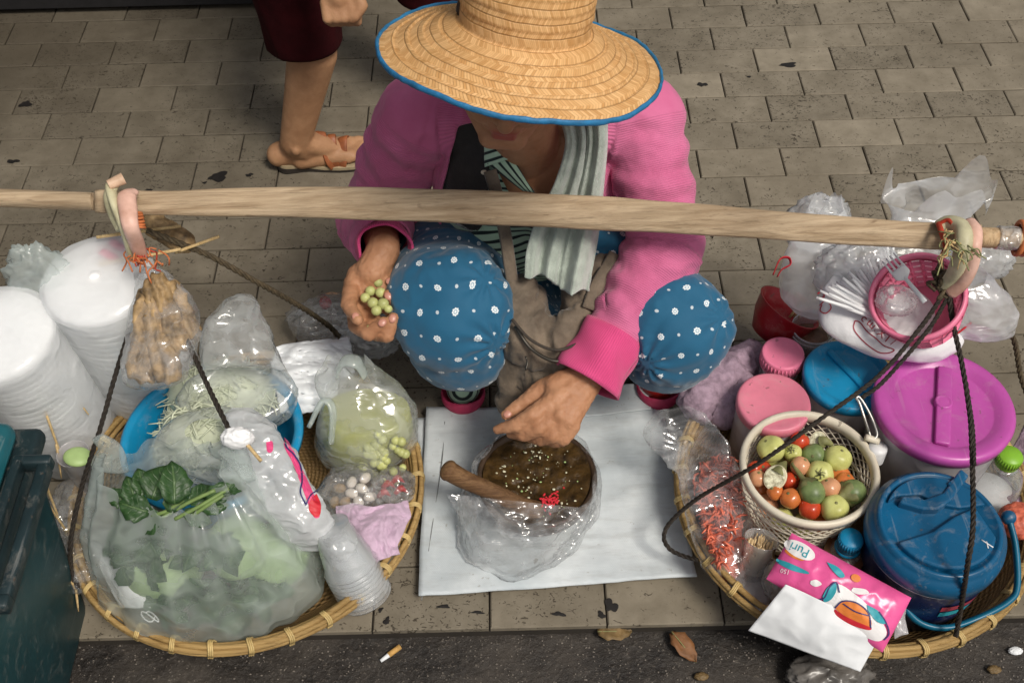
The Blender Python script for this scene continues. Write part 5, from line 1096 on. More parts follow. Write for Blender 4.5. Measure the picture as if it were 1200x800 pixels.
# pickled berries bag
BBAG = film_t('plastic_bag', 'knotted bag of olive green berries in brine in the left tray beside the mat', [rg_(405, 425, .25, .03, .014), rg_(412, 442, .235, .06, .026), rg_(428, 470, .20, .078, .045), rg_(430, 500, .15, .086, .06), rg_(428, 525, .09, .083, .058), rg_(428, 530, .05, .06, .045)], 'bag_thin', amp=.009, seed=51, open_wave=.014, sc=20)
V, F = film_geo([rg_(428, 478, .178, .070, .040), rg_(429, 484, .172, .078, .052), rg_(430, 505, .13, .081, .056), rg_(428, 528, .07, .070, .05)], 48, 24, .003, 14, 3)
tag(mk('brine', (V+0, F+[tuple(range(47, -1, -1))]), M['brine']), 'cloudy olive brine in the knotted berry bag', 'brine')
for k in range(34):
    a, b = rl.gauss(0, 15), rl.gauss(0, 13); u, v = min(474, 448+a), 535+b; z = .175-.0016*(v-505)
    tag(mk('pea_eggplant', MB().ball(at(u, v, z)+toc(CL)*.012, .0078+rl.uniform(-.001, .001), 12, 8), M['olive']), 'small olive green berry pressed against the front of the brine bag', 'vegetable', 'berries in the brine bag')
for pts in (((395, 440, .235), (402, 424, .27), (418, 424, .275), (428, 440, .24)), ((362, 500, .20), (378, 470, .23), (390, 480, .22), (388, 520, .18))):
    mk('bag_handle', MB().tube(qz(*pts), [.010, .014, .014, .010], 14, 24, flat=(1, .4), up=toc(CL)), M['bag_milk'], parent=BBAG)
tag(mk('garlic_bag', crumple(at(412, 578, .115), (.052, .050, .034), 13, .35), M['bag_clear']), 'clear bag of peeled garlic in the left tray below the berry bag', 'bag')
for k, (u, v) in enumerate(((398, 572), (412, 565), (424, 572), (404, 588), (420, 588), (434, 582), (392, 588), (412, 578), (428, 560))):
    tag(mk('garlic_clove', MB().ball(at(u, v, .112), (.012, .009, .008), 12, 8, rot('Z', k*1.3)), M['garlic' if k % 3 else 'dried']), 'peeled garlic clove inside the clear bag below the berries', 'garlic', 'garlic cloves in the clear bag')
for k, (u, v) in enumerate(((455, 568), (466, 562), (450, 578), (470, 574))):
    tag(mk('red_chilli', MB().tube([at(u-7, v+4, .118), at(u, v-2, .126), at(u+8, v+3, .116)], [.004, .0065, .001], 10, 12), M['redrag']), 'fresh red chilli in the left tray beside the garlic bag', 'chilli', 'red chillies beside the garlic')
tag(mk('clear_bag', crumple(at(462, 570, .115), (.034, .034, .022), 17, .4), M['bag_clear']), 'small clear bag over red chillies at the right rim of the left tray', 'bag')
G, uv = sheet([at(*q) for q in ((392, 592, .125), (480, 588, .115), (468, 648, .105), (405, 662, .10))], 60, 70, .016); g = G.reshape(-1, 3); G = G+toc(CL)*((ridge(g*24, 3, 2)*.011+fbm(g*50, 2, 3)*.004).reshape(60, 70, 1)); G = G+(np.stack([noise(g*26, 71), noise(g*26, 72), g[:, 0]*0], 1)*.016).reshape(60, 70, 3)
solid(tag(mk('cloth', MB().grid(G), M['lilac']), 'crumpled lilac cloth by the front right rim of the left tray', 'cloth'), .003, 0)
# nested clear cups
cs_ = thing('cup_stack', 'nested clear plastic cups lying at the front of the left tray', 'cups', at(405, 660, .05)); ax = unit(at(424, 690, .075)-at(392, 625, .185)); Rc = np.stack(frame(ax), 1); c0 = at(396, 632, .17)
for k in range(9):
    o_ = .055+k*.0085; mk('cup', MB().lathe([(.030, o_-.085), (.043, o_-.004), (.0462, o_), (.0455, o_+.003), (.0435, o_+.001)], 44, c0, Rc).disc(.030, o_-.085, 44, c0, Rc), M['cup'], parent=cs_)
V, F = crumple(c0+toc(c0)*.012+ax*.01, (.026, .026, .024), 19, .35); mk('inner_paper', (V, F), M['bag_haze'], parent=cs_)

# ---- flat print laid on a surface by dropping it along a direction
def drop(V, F, bvh, d, off=.0012):
    out = []
    for p in V:
        h = bvh.ray_cast(Vector(p-A_(d)*.3), Vector(d)); out.append(A_(h[0])-A_(d)*off if h[0] is not None else p)
    return A_(out), F
def bvh_of(V, F): return BVHTree.FromPolygons([tuple(q) for q in V], [tuple(int(i) for i in f) for f in F])
def text_geo(s, size):
    cu = bpy.data.curves.new('t', 'FONT'); cu.body = s; cu.size = size; cu.align_x = 'CENTER'; cu.align_y = 'CENTER'; cu.resolution_u = 3
    o = bpy.data.objects.new('t', cu); COL.objects.link(o); dg = bpy.context.evaluated_depsgraph_get(); dg.update(); me = bpy.data.meshes.new_from_object(o.evaluated_get(dg))
    V = A_([v.co for v in me.vertices]); F = [tuple(p.vertices) for p in me.polygons]; bpy.data.objects.remove(o); bpy.data.meshes.remove(me); return V, F
def blob2(pts, n=40):
    q = spline(list(pts)+[pts[0]], n+1)[:-1]; c = q.mean(0); m_ = 6; V = [c]; F = []
    for r in range(1, m_+1):
        for p in q: V.append(c+(p-c)*r/m_)
    for k in range(n): F.append((0, 1+k, 1+(k+1) % n))
    for r in range(m_-1):
        for k in range(n): a = 1+r*n; F.append((a+k, a+n+k, a+n+(k+1) % n, a+(k+1) % n))
    return A_(V), F
def line2(pts, w_, n=40):
    q = spline(pts, n); T = np.gradient(q, axis=0); T /= np.linalg.norm(T, axis=1)[:, None]; s = np.stack([-T[:, 1], T[:, 0]], 1)
    return np.vstack([q-s*w_, q+s*w_]), [(k, k+1, n+k+1, n+k) for k in range(n-1)]
def px_plane(V2, z): return A_([at(p[0], p[1], z) for p in V2])
def printed(name, geo2, z, bvh, mt, parent, off=.0012):
    V = px_plane(geo2[0], z); d = unit(V.mean(0)-CAM); V, F = drop(V, geo2[1], bvh, d, off); return mk(name, (V, F), M[mt], parent=parent, smooth=False)
pb = thing('printed_bag', 'white plastic bag with red print and dark outlines in the left tray', 'bag', at(335, 570, .1))
rings = [(at(283, 478, .30), _r*.012-_u*.0, toc(CL)*.01), (at(288, 495, .295), _r*.028, toc(CL)*.018), (at(310, 540, .27), _r*.046, toc(CL)*.03), (at(338, 585, .23), _r*.050, toc(CL)*.036), (at(358, 625, .18), _r*.036, toc(CL)*.03), (at(366, 645, .14), _r*.016, toc(CL)*.015)]
Vb, Fb = film_geo(rings, 100, 80, .019, 17, 61, ridge_k=.85); mk('bag_skin', (Vb, Fb), M['bag_white'], parent=pb); B_ = bvh_of(Vb, Fb)
printed('red_print', blob2([(333, 512), (340, 520), (352, 545), (364, 570), (372, 590), (375, 605), (368, 606), (361, 590), (352, 565), (342, 540), (334, 525)]), .25, B_, 'inkpink', pb)
printed('red_print', blob2([(371, 578), (376, 590), (375, 603), (369, 605), (362, 597), (364, 585)]), .25, B_, 'inkred', pb, .002)
printed('red_logo', blob2([(312, 518), (319, 517), (320, 526), (317, 530), (313, 528)]), .27, B_, 'inkpink', pb)
printed('dark_outline', line2([(334, 513), (336, 524), (344, 532), (352, 545), (354, 562), (352, 576), (358, 590)], .9), .25, B_, 'inknavy', pb, .0026)
printed('dark_outline', line2([(358, 592), (364, 580), (372, 574)], .8), .25, B_, 'inknavy', pb, .0026)

# white folded carrier bags behind the basin
for cs, lab, sd in (([(322, 408, .17), (408, 398, .15), (414, 440, .15), (318, 462, .16)], 'folded white plastic bag lying at the back rim of the left tray', 3), ([(318, 425, .175), (398, 430, .165), (392, 480, .15), (330, 486, .155)], 'lower folded white plastic bag at the back of the left tray', 6)):
    G, uv = sheet([at(*q) for q in cs], 40, 50, .016); g = G.reshape(-1, 3); G = G+toc(CL)*((ridge(g*A_([16, 30, 20]), 3, sd)*.009+fbm(g*22, 2, sd)*.005).reshape(40, 50, 1))
    solid(tag(mk('folded_bag', MB().grid(G), plain('white_film', (.74, .77, .80), .32, .05, 20, bump=.3, bs=40)), lab, 'bag'), .006, -1)
V, F = crumple(at(395, 374, .06), (.085, .05, .035), 23, .5); tag(mk('crumpled_bag', (V, F), M['bag_clear']), 'crumpled clear bag on the paving beneath the hand with berries', 'bag')
V, F = crumple(at(432, 398, .05), (.055, .035, .03), 29, .5); tag(mk('crumpled_bag', (V, F), M['bag_thin']), 'crumpled clear bag tucked against the left dotted knee', 'bag')
tag(mk('red_scrap', MB().lathe([(.001, .002), (.012, .002), (.0125, -.008)], 24, at(381, 354, .075), rot('X', .4)), M['red']), 'small red plastic scrap caught in the crumpled clear bag on the paving', 'scrap')
# items along the left rim
tag(mk('gourd_slice', MB().ball(at(91, 535, .19), (.024, .020, .008), 24, 10, rot('Y', .2)), M['leafslice']), 'pale green sliced rind on top of a cup at the left rim', 'vegetable')
solid(tag(mk('paper_cup', MB().lathe([(.018, .07), (.026, .185), (.0275, .187)], 32, (at(93, 545, .15)[0], at(93, 545, .15)[1], 0)).disc(.018, .07, 32, (at(93, 545, .15)[0], at(93, 545, .15)[1], 0)), M['frost']), 'frosted cup under the green rind at the left rim', 'cup'), .001, 0)
V, F = crumple(at(82, 600, .115), (.034, .055, .03), 33, .5); tag(mk('crumpled_bag', (V, F), M['bag_clear']), 'crinkled clear wrapper on the left rim under the loose skewers', 'bag')
V, F = crumple(at(95, 655, .095), (.04, .05, .025), 37, .5); tag(mk('crumpled_bag', (V, F), M['bag_clear']), 'lower crinkled clear wrapper at the left rim by the dark rope', 'bag')
G, uv = sheet([at(*q) for q in ((100, 630, .10), (122, 640, .12), (190, 712, .11), (140, 712, .095))], 20, 30, .01); g = G.reshape(-1, 3); G = G+toc(CL)*(fbm(g*20, 3, 5)*.01).reshape(20, 30, 1); solid(tag(mk('paper_sheet', MB().grid(G), M['paper']), 'white paper lining sheet at the front left of the left tray', 'paper'), .001, 0)
LS = [('long thin skewer leaning over the left rim towards the white bags', (62, 430, .26), (104, 486, .20)), ('thin skewer standing above the green rind', (53, 482, .26), (74, 540, .16)), ('skewer at the top of the loose bunch on the left rim', (47, 551, .20), (75, 622, .13)), ('skewer slanting right from the middle of the loose bunch', (52, 584, .19), (78, 622, .135)), ('long skewer of the loose bunch reaching the rope foot', (48, 614, .19), (88, 690, .10)), ('thick skewer crossing the wrapper on the left rim', (62, 640, .15), (87, 686, .105)), ('short skewer hanging below the left rim wrapper', (80, 678, .10), (72, 702, .07)), ('pointed skewer hanging straight down at the left rim', (88, 682, .10), (92, 716, .05)), ('upright skewer beside the paper cup', (66, 520, .20), (72, 560, .14))]
for lab, a, b in LS: tag(mk('bamboo_skewer', MB().tube(qz(a, b), [.0023, .0023, .0012], 7, 6), M['stick']), lab, 'skewer', 'loose skewers on the left rim')
tag(mk('wire_tie', MB().tube([at(172+9*math.cos(t)+t*.8, 722+6*math.sin(t*1.3), .112) for t in np.linspace(0, 9, 40)], .0012, 5), M['white']), 'white twisted tie caught on the front left rim', 'tie')

# ------------------------------------------------------------------ RIGHT SIDE
def lidded(name, label, cat, c, R, h0, parts, body_mt, lid_mt, taper=.9, rimh=.018, panel=None, grp=None, seg=72, tilt=None):
    """round tub standing in the tray: body, lid with a rolled rim"""
    t = thing(name, label, cat, (c[0], c[1], h0), grp); b = vec(c[0], c[1], 0); H = c[2]
    solid(mk('tub', MB().lathe([(R*taper*.96, h0), (R*taper, h0+.006), (R*.96, H-.022), (R*.965, H-.012)], seg, b).disc(R*taper*.96, h0, seg, b, flip=True), M[body_mt], parent=t), .0016, -1)
    pr = [(R*.985, H-rimh), (R*1.0, H-rimh+.001), (R*1.01, H-.006), (R*.985, H-.001), (R*.93, H), (R*.80, H-.001)]+(panel or [(R*.77, H-.004), (.0001, H-.004)])
    lid = mk('lid', MB().lathe(pr, seg, b), M[lid_mt], parent=t); return t, lid, b
# purple lidded tub
PC = at(1107, 472, .245)
t, lid, b = lidded('storage_tub', 'tall frosted tub with a purple lid near the right edge of the tray', 'tub', PC, .116, .03, None, 'frost', 'purple', .88, .024, [(.116*.73, PC[2]-.010), (.116*.70, PC[2]-.011), (.0001, PC[2]-.011)])
bar = vec(.30, 1, 0)/np.hypot(.3, 1)
bevel(mk('lid_bar', MB().box(b+vec(0, 0, PC[2]-.006), (.0125, .083, .0045), A_(Matrix.Rotation(math.atan2(-bar[0], bar[1])+rad(0), 3, 'Z'))), M['purple'], parent=lid), .003, 3)
mk('lid_boss', MB().lathe([(.0145, PC[2]-.011), (.0145, PC[2]-.001), (.012, PC[2]+.001), (.009, PC[2]-.002), (.0001, PC[2]-.002)], 32, b+vec(.0001, .004, 0)), M['purple'], parent=lid)
mk('contents', MB().lathe([(.098, .034), (.104, .14), (.06, .15), (.0001, .152)], 40, b), M['brownpulp'], parent=t)
# bright blue lidded tub
BCn = at(995, 438, .20)
t, lid, b = lidded('storage_tub', 'frosted tub with a bright blue lid behind the white colander', 'tub', BCn, .079, .03, None, 'frost', 'blue', .9, .02, [(.06, BCn[2]-.004), (.056, BCn[2]-.005), (.0001, BCn[2]-.003)])
bevel(mk('lid_ridge', MB().box(b+vec(.004, 0, BCn[2]-.001), (.006, .062, .004), rot('Z', rad(28))), M['blue'], parent=lid), .003, 3)
mk('contents', MB().lathe([(.066, .034), (.069, .12), (.0001, .125)], 32, b), M['redrag'], parent=t)
# pink lidded jars
for (u, v, z, R, lab, mt) in ((907, 470, .195, .064, 'larger jar with a flat pink lid beside the rim of the white colander', 'rose'), (918, 413, .19, .0385, 'small clear jar with a pink screw lid behind the larger pink lid', 'hot')):
    c = at(u, v, z); t, lid, b = lidded('lidded_jar', lab, 'jar', c, R, .03, None, 'frost' if R > .05 else 'clear', mt, .93, .022 if R > .05 else .03, [(R*.72, c[2]-.002), (.0001, c[2]-.001)])
    if R > .05: mk('contents', MB().lathe([(R*.86, .034), (R*.88, c[2]-.05), (.0001, c[2]-.045)], 32, b), M['tompink'], parent=t)
    else:
        for k in range(36): mk('grip_rib', MB().box(b+rot('Z', 2*math.pi*k/36)@vec(R*1.01, 0, c[2]-.016), (.0008, .0012, .010), rot('Z', 2*math.pi*k/36)), M[mt], parent=lid)
# open jar of dark pulp with rubber bands and red bowl
c = at(952, 386, .17); t = thing('open_jar', 'open jar of brown pulp ringed with white bands behind the blue lid', 'jar', (c[0], c[1], .03)); b = vec(c[0], c[1], 0)
solid(mk('jar_body', MB().lathe([(.032, .03), (.036, .04), (.036, .150), (.0375, .168), (.0395, .170), (.0395, .176)], 48, b), M['clear'], parent=t), .0015, -1)
mk('pulp', MB().lathe([(.032, .035), (.033, .150), (.02, .156), (.0001, .154)], 32, b), M['brownpulp'], parent=t)
for k in range(4): mk('band', MB().lathe([(.0395, .158+k*.005), (.0408, .160+k*.005), (.0395, .162+k*.005)], 40, b+vec(.0005*k, 0, 0)), M['white' if k % 2 else 'clear'], parent=t)
c = at(918, 370, .16); V = MB().lathe([(.025, -.05), (.04, -.046), (.056, -.01), (.062, .02), (.064, .022), (.060, .022), (.052, -.008), (.036, -.04), (.0001, -.042)], 56, c, rot('Y', rad(28))@rot('X', rad(-14)))
tag(mk('red_bowl', V, M['red']), 'red plastic bowl tipped at the back left of the right tray', 'bowl')
for k in range(3): tag(mk('wooden_stick', MB().tube(qz((925+k*5, 372, .165), (941+k*3, 352+k*3, .19)), .003, 6, 5), M['stick']), ('wooden stick lying in the red bowl nearest its left wall', 'wooden stick lying in the middle of the red bowl', 'wooden stick of the red bowl nearest the brown pulp jar')[k], 'stick', 'sticks in the red bowl')

# white lattice colander with vegetables
co = thing('colander', 'white lattice colander heaped with tomatoes and small eggplants', 'colander', at(949, 560, .03))
CC = at(949, 545, .20); RT, RBm, Hc = .1145, .090, .155; z0 = CC[2]-Hc; b0 = vec(CC[0], CC[1], 0)
nA, nR = 36, 17
Vl = []; 
for i in range(nR+1):
    q = i/nR; r = RBm+(RT-.006-RBm)*q
    for j in range(nA): a = 2*math.pi*(j+(.5 if i % 2 else 0))/nA; Vl.append((CC[0]+r*math.cos(a), CC[1]+r*math.sin(a), z0+.012+(Hc-.03)*q))
Fl = []
for i in range(nR-1):
    for j in range(nA):
        jl = (j-1) % nA if i % 2 == 0 else j; jr = j if i % 2 == 0 else (j+1) % nA
        Fl.append((i*nA+j, (i+1)*nA+jr, (i+2)*nA+j, (i+1)*nA+jl))
o = mk('lattice_wall', (Vl, Fl), M['cream'], parent=co, smooth=False); wf = o.modifiers.new('w', 'WIREFRAME'); wf.thickness = .0029; wf.use_replace = True; wf.use_even_offset = False
mk('rim', MB().lathe([(RT-.008, CC[2]-.020), (RT-.001, CC[2]-.018), (RT+.001, CC[2]-.004), (RT-.002, CC[2]+.001), (RT-.008, CC[2]), (RT-.011, CC[2]-.006), (RT-.011, CC[2]-.018)], 96, b0, closed=True), M['cream'], parent=co)
mk('base', MB().lathe([(RBm+.001, z0+.016), (RBm+.001, z0), (RBm-.006, z0), (RBm-.006, z0+.006), (.0001, z0+.006)], 64, b0), M['cream'], parent=co)
for q in (.33, .66): mk('hoop', MB().lathe([(RBm+(RT-.006-RBm)*q+.002, z0+.012+(Hc-.03)*q-.002), (RBm+(RT-.006-RBm)*q+.002, z0+.012+(Hc-.03)*q+.002), (RBm+(RT-.006-RBm)*q-.002, z0+.012+(Hc-.03)*q+.002), (RBm+(RT-.006-RBm)*q-.002, z0+.012+(Hc-.03)*q-.002)], 72, b0, closed=True), M['cream'], parent=co)
def cv(x, y, z): return at(860+x/4.706, 470+y/4.706, z)
def round_fruit(name, lab, cat, x, y, z, r, mt, sq=1.0, grp=None, calyx=False, seed=0):
    r *= 1.08; t = thing(name, lab, cat, cv(x, y, z)-vec(0, 0, r), grp); c = cv(x, y, z)
    rl_ = random.Random(seed); d = unit(vec(rl_.uniform(-.7, .7), rl_.uniform(-.7, .4), .8)); R = np.stack(frame(d), 1)
    fn = lambda V: V*(1+.03*np.cos(np.arctan2(V[:, 1], V[:, 0])*5+seed)*(1-V[:, 2]**2)-.10*np.exp(-((V[:, 2]-1)/.12)**2))[:, None]
    mk('flesh', MB().ball(c, (r, r, r*sq), 28, 18, R, fn), M[mt], parent=t)
    if calyx:
        for k in range(5):
            a = 2*math.pi*k/5+seed; lf = leaf_geo(c+R@vec(0, 0, r*sq*.93), R@vec(math.cos(a)*.5, math.sin(a)*.5, 1), R@vec(math.cos(a), math.sin(a), -.1), r*.75, r*.22, .1, k); solid(mk('sepal', MB().grid(*lf), M['calyx'], parent=t), .0008, 0)
        mk('stalk', MB().tube([c+R@vec(0, 0, r*sq*.9), c+R@vec(.1*r, 0, r*sq*1.35)], [.0022, .0016], 7, 5), M['calyx'], parent=t)
    else: mk('stem_scar', MB().ball(c+R@vec(0, 0, r*sq*.90), (.0028, .0028, .0012), 10, 6, R), M['calyx'], parent=t)
    return t
def stalked(name, lab, x, y, z, r, mt, hx, hy, seed, grp=None):
    """small eggplant with its calyx and long stalk towards (hx, hy)"""
    c = cv(x, y, z); t = thing(name, lab, 'eggplant', c-vec(0, 0, r), grp); h = cv(hx, hy, z+.006); d = unit(h-c); R = np.stack(frame(d), 1); L_ = np.linalg.norm(h-c)
    fn = lambda V: V*(1-.10*np.clip(V[:, 2], 0, 1)**2)[:, None]
    mk('flesh', MB().ball(c, (r, r*.95, r*1.08), 28, 18, R, fn), M[mt], parent=t)
    pr = [(r*.97, r*.38), (r*.80, r*.72), (r*.5, r*.98), (r*.22, r*1.25), (.0034, L_*.85), (.0028, L_), (.0002, L_+.0005)]
    wob = lambda V: V*np.stack([1+.18*np.cos(np.arctan2(V[:, 1], V[:, 0])*5+seed)*(V[:, 2] < r*.8)]*2+[1+0*V[:, 2]], 1)
    mk('calyx', MB().lathe(pr, 30, c, R, wob=wob), M['calyx'], parent=t); return t
ZT = .165
round_fruit('eggplant', 'large round yellow green eggplant at the back left of the colander', 'eggplant', 205, 262, ZT+.012, .0225, 'egyellow', .94, seed=1)
round_fruit('tomato', 'red tomato at the back of the colander under the black rope', 'tomato', 363, 220, ZT+.006, .0158, 'tomato', seed=2)
round_fruit('eggplant', 'small olive eggplant just right of the large yellow one', 'eggplant', 325, 285, ZT+.006, .0145, 'egyellow', seed=3, calyx=True)
round_fruit('eggplant', 'dark green eggplant at the middle back of the colander', 'eggplant', 440, 300, ZT+.004, .0195, 'eggreen', .95, seed=4)
round_fruit('eggplant', 'round pale yellow eggplant at the right of the colander', 'eggplant', 571, 317, ZT+.012, .0222, 'egyellow', .96, seed=5)
round_fruit('tomato', 'pale pink tomato left of the middle of the colander', 'tomato', 366, 357, ZT+.014, .0155, 'tompink', seed=6)
round_fruit('eggplant', 'yellow eggplant with a leafy cap in the middle of the colander', 'eggplant', 475, 400, ZT+.012, .0212, 'egyellow', seed=7, calyx=True)
round_fruit('tomato', 'pale pink tomato right of the middle of the colander', 'tomato', 528, 478, ZT+.014, .0170, 'tompink', seed=8)
stalked('eggplant', 'dark green stalked eggplant at the front middle of the colander', 430, 498, ZT+.016, .0215, 'eggreen', 320, 340, 9)
stalked('eggplant', 'green and yellow stalked eggplant at the front right of the colander', 655, 500, ZT+.014, .0215, 'eggreen', 530, 548, 10)
round_fruit('eggplant', 'yellow eggplant at the front rim of the colander', 'eggplant', 555, 590, ZT+.006, .0215, 'egyellow', seed=11)
round_fruit('tomato', 'bright red tomato at the front rim of the colander', 'tomato', 420, 590, ZT-.002, .0175, 'tomato', seed=12)
round_fruit('tomato', 'orange tomato at the front left rim of the colander', 'tomato', 312, 535, ZT+.002, .0162, 'tomorange', seed=13)
round_fruit('tomato', 'small deep orange tomato left of the front of the colander', 'tomato', 228, 500, ZT, .0130, 'tomorange', seed=14)
round_fruit('tomato', 'red tomato wedged at the left wall of the colander', 'tomato', 118, 375, ZT-.004, .0135, 'tomato', seed=15)
round_fruit('tomato', 'red tomato second from the left wall of the colander', 'tomato', 163, 375, ZT-.006, .0130, 'tomato', seed=16)
round_fruit('tomato', 'pale tomato against the left wall of the colander', 'tomato', 132, 425, ZT-.002, .0135, 'tompink', seed=17)
round_fruit('tomato', 'deep orange tomato under the pale yellow eggplant', 'tomato', 580, 405, ZT-.004, .0170, 'tomorange', seed=18)
round_fruit('eggplant', 'orange yellow eggplant behind the front right stalked eggplant', 'eggplant', 610, 445, ZT+.002, .0160, 'tomorange', seed=19)
round_fruit('tomato', 'red tomato in the gap between the halved and the stalked eggplant', 'tomato', 308, 440, ZT-.002, .0145, 'tomato', seed=20)
round_fruit('tomato', 'deep red tomato under the front right pink tomato', 'tomato', 490, 560, ZT-.004, .0135, 'tomorange', seed=21)
for lab, x, y, hx, hy, sd in (('halved eggplant showing pale seeds at the left of the colander', 228, 420, 285, 335, 31), ('halved eggplant showing pale seeds at the back right of the colander', 462, 215, 545, 240, 32)):
    c = cv(x, y, ZT+.018); r = .0195 if sd == 31 else .0145; t = thing('halved_eggplant', lab, 'eggplant', c-vec(0, 0, r)); d = unit(toc(c)+vec(-.25, 0, .1)); R = np.stack(frame(d), 1)
    V, F, _ = MB().ball((0, 0, 0), 1, 28, 18).get(); V[:, 2] = np.minimum(V[:, 2], .12+.06*noise(V*2.2, sd)); V = (V*(1+.06*noise(V*2, sd))[:, None]*A_([r*.95, r*1.15, r]))@R.T+c; mk('flesh', (V, F), M['egwhite'], parent=t)
    mk('cut_face', MB().disc(1, 0, 28, c+d*r*.17, R@np.diag([r*.83, r*1.0, 1])), M['egcut'], parent=t)
    h = cv(hx, hy, ZT+.018); mk('calyx', MB().tube([c+unit(h-c)*r*.5, (c+h)/2+vec(0, 0, .004), h], [r*.8, r*.55, .003], 14, 10), M['calyx'], parent=t)
for k in range(26):   # what shows through the lattice lower down
    a = 2*math.pi*k/13; lay = k//13; c = b0+rot('Z', a+lay*.2)@vec(.068+.004*lay, 0, z0+.035+.045*lay); r_ = .0205
    o = mk('eggplant' if k % 3 else 'tomato', MB().ball(c, r_, 20, 12), M[('tompink', 'egyellow', 'egyellow', 'tomorange')[k % 4]])
    tag(o, 'round vegetable buried low in the colander and seen through its lattice', 'vegetable', 'vegetables buried in the colander')

# blue cooler jug
KC = at(1102, 612, .235); jug = thing('cooler_jug', 'blue insulated cooler jug with a swing handle at the front right', 'cooler', (KC[0], KC[1], .03)); b = vec(KC[0], KC[1], 0); RK = .108
mk('jug_body', MB().lathe([(.080, .03), (.088, .034), (.098, .10), (.102, .185), (.102, .192)], 80, b).disc(.08, .03, 80, b, flip=True), M['cooler'], parent=jug)
H = KC[2]
mk('lid', MB().lathe([(.1035, .184), (.1075, .188), (RK, .205), (RK-.002, .216), (RK-.008, .222), (RK-.011, .226), (RK-.013, H-.001), (RK-.017, H), (RK-.020, H-.001), (RK-.022, H-.005), (.0001, H-.005)], 96, b), M['navy'], parent=jug); lid = jug.children[-1]
mk('lid_seam', MB().lathe([(.1030, .180), (.1045, .182), (.1030, .184)], 80, b), M['white'], parent=jug)
def prism(poly, za, zb, n=0):
    k = len(poly); V = [(p[0], p[1], za) for p in poly]+[(p[0], p[1], zb) for p in poly]
    return V, [tuple(range(k-1, -1, -1)), tuple(range(k, 2*k))]+[(i, (i+1) % k, k+(i+1) % k, k+i) for i in range(k)]
def arc(a0, a1, r, n=18): return [(KC[0]+r*math.cos(rad(t)), KC[1]+r*math.sin(rad(t))) for t in np.linspace(a0, a1, n)]
# raised crescents of the lid with the swept grip between them
bevel(mk('lid_crescent', prism(arc(205, 338, .083)+[at(1142, 596, H)[:2], at(1118, 606, H)[:2], at(1092, 624, H)[:2]][0:3], H-.010, H+.006), M['navy'], parent=lid, smooth=False), .004, 3)
bevel(mk('lid_crescent', prism(arc(20, 152, .083)+[at(1050, 582, H)[:2], at(1078, 580, H)[:2], at(1100, 592, H)[:2], at(1124, 596, H)[:2]][0:4], H-.010, H+.004), M['navy'], parent=lid, smooth=False), .004, 3)
bevel(mk('lid_grip', prism([at(u, v, H)[:2] for u, v in ((1098, 600), (1112, 590), (1134, 560), (1124, 552), (1104, 580), (1082, 588), (1056, 584), (1052, 592), (1080, 600))][::-1], H-.008, H+.010), M['navy'], parent=lid, smooth=False), .004, 3)
bevel(mk('spout_cap', MB().box(at(1120, 566, H+.004), (.014, .007, .005), rot('Z', rad(35))), M['navy'], parent=lid), .002, 2)
hd_pts = qz((1030, 648, .185), (1036, 664, .170), (1052, 700, .125), (1076, 728, .10), (1110, 735, .095), (1150, 722, .10), (1182, 704, .115), (1192, 686, .13), (1190, 640, .165), (1182, 606, .19))
mk('swing_handle', MB().tube(hd_pts, .0088, 12, 70, flat=(1, .6), up=(0, 0, 1)), plain('handle_blue', (.006, .115, .20), .35, .2, 14), parent=jug)
for p in (hd_pts[0], hd_pts[-1]): mk('handle_pivot', MB().ball(p, (.012, .012, .012), 16, 10), M['navy'], parent=jug)
for mt, du in (('inkmaroon', 0), ('inkteal', 16)):
    G, uv = sheet([at(1098, 690+du, .15-.0012*du), at(1134, 688+du, .15-.0012*du), at(1134, 703+du, .135-.0012*du), at(1098, 705+du, .135-.0012*du)], 6, 12); g = G.reshape(-1, 3); d = g[:, :2]-b[:2]; d /= np.linalg.norm(d, axis=1)[:, None]; g[:, :2] = b[:2]+d*(.0985+(g[:, 2:3]-.10)*.05+.0012); mk('sticker', MB().grid(g.reshape(G.shape)), M[mt], parent=jug)
for a_, b_ in (((1150, 632), (1164, 641)), ((1156, 634), (1158, 642))): mk('scratch_mark', MB().tube(qz((*a_, H+.0065), (*b_, H+.0065)), .0011, 5, 4), M['white'], parent=lid)

# bottles
def bottle(lab, c, R, H, mt, cap_mt, fill_mt, fill, capr, caph, ribs=True):
    t = thing('bottle', lab, 'bottle', (c[0], c[1], .03)); b = vec(c[0], c[1], 0); z = .03
    mk('bottle_body', MB().lathe([(.004, z+.004), (R*.8, z), (R, z+.008), (R, z+H*.30), (R*.96, z+H*.33), (R, z+H*.36), (R, z+H*.60), (R*.86, z+H*.74), (R*.55, z+H*.86), (capr*.92, z+H*.90), (capr*.92, z+H)], 48, b), M[mt], parent=t)
    if fill: mk('liquid', MB().lathe([(.0001, z+.006), (R*.9, z+.008), (R*.95, z+H*fill), (.0001, z+H*fill)], 40, b), M[fill_mt], parent=t)
    mk('cap', MB().lathe([(capr, z+H-.006), (capr*1.03, z+H-.004), (capr*1.03, z+H+caph-.003), (capr*.95, z+H+caph), (.0001, z+H+caph)], 40, b), M[cap_mt], parent=t)
    for k in range(28): mk('cap_rib', MB().box(b+rot('Z', 2*math.pi*k/28)@vec(capr*1.04, 0, z+H+caph*.45), (.0007, .0009, caph*.38), rot('Z', 2*math.pi*k/28)), M[cap_mt], parent=t)
    mk('neck_ring', MB().lathe([(capr*.95, z+H-.014), (capr*1.15, z+H-.012), (capr*.95, z+H-.010)], 36, b), M[cap_mt] if ribs else M[mt], parent=t); return t
bottle('clear bottle of brown sauce with a blue cap in front of the colander', at(997, 632, .165), .036, .122, 'clear', 'blue', 'water', .80, .0185, .020)
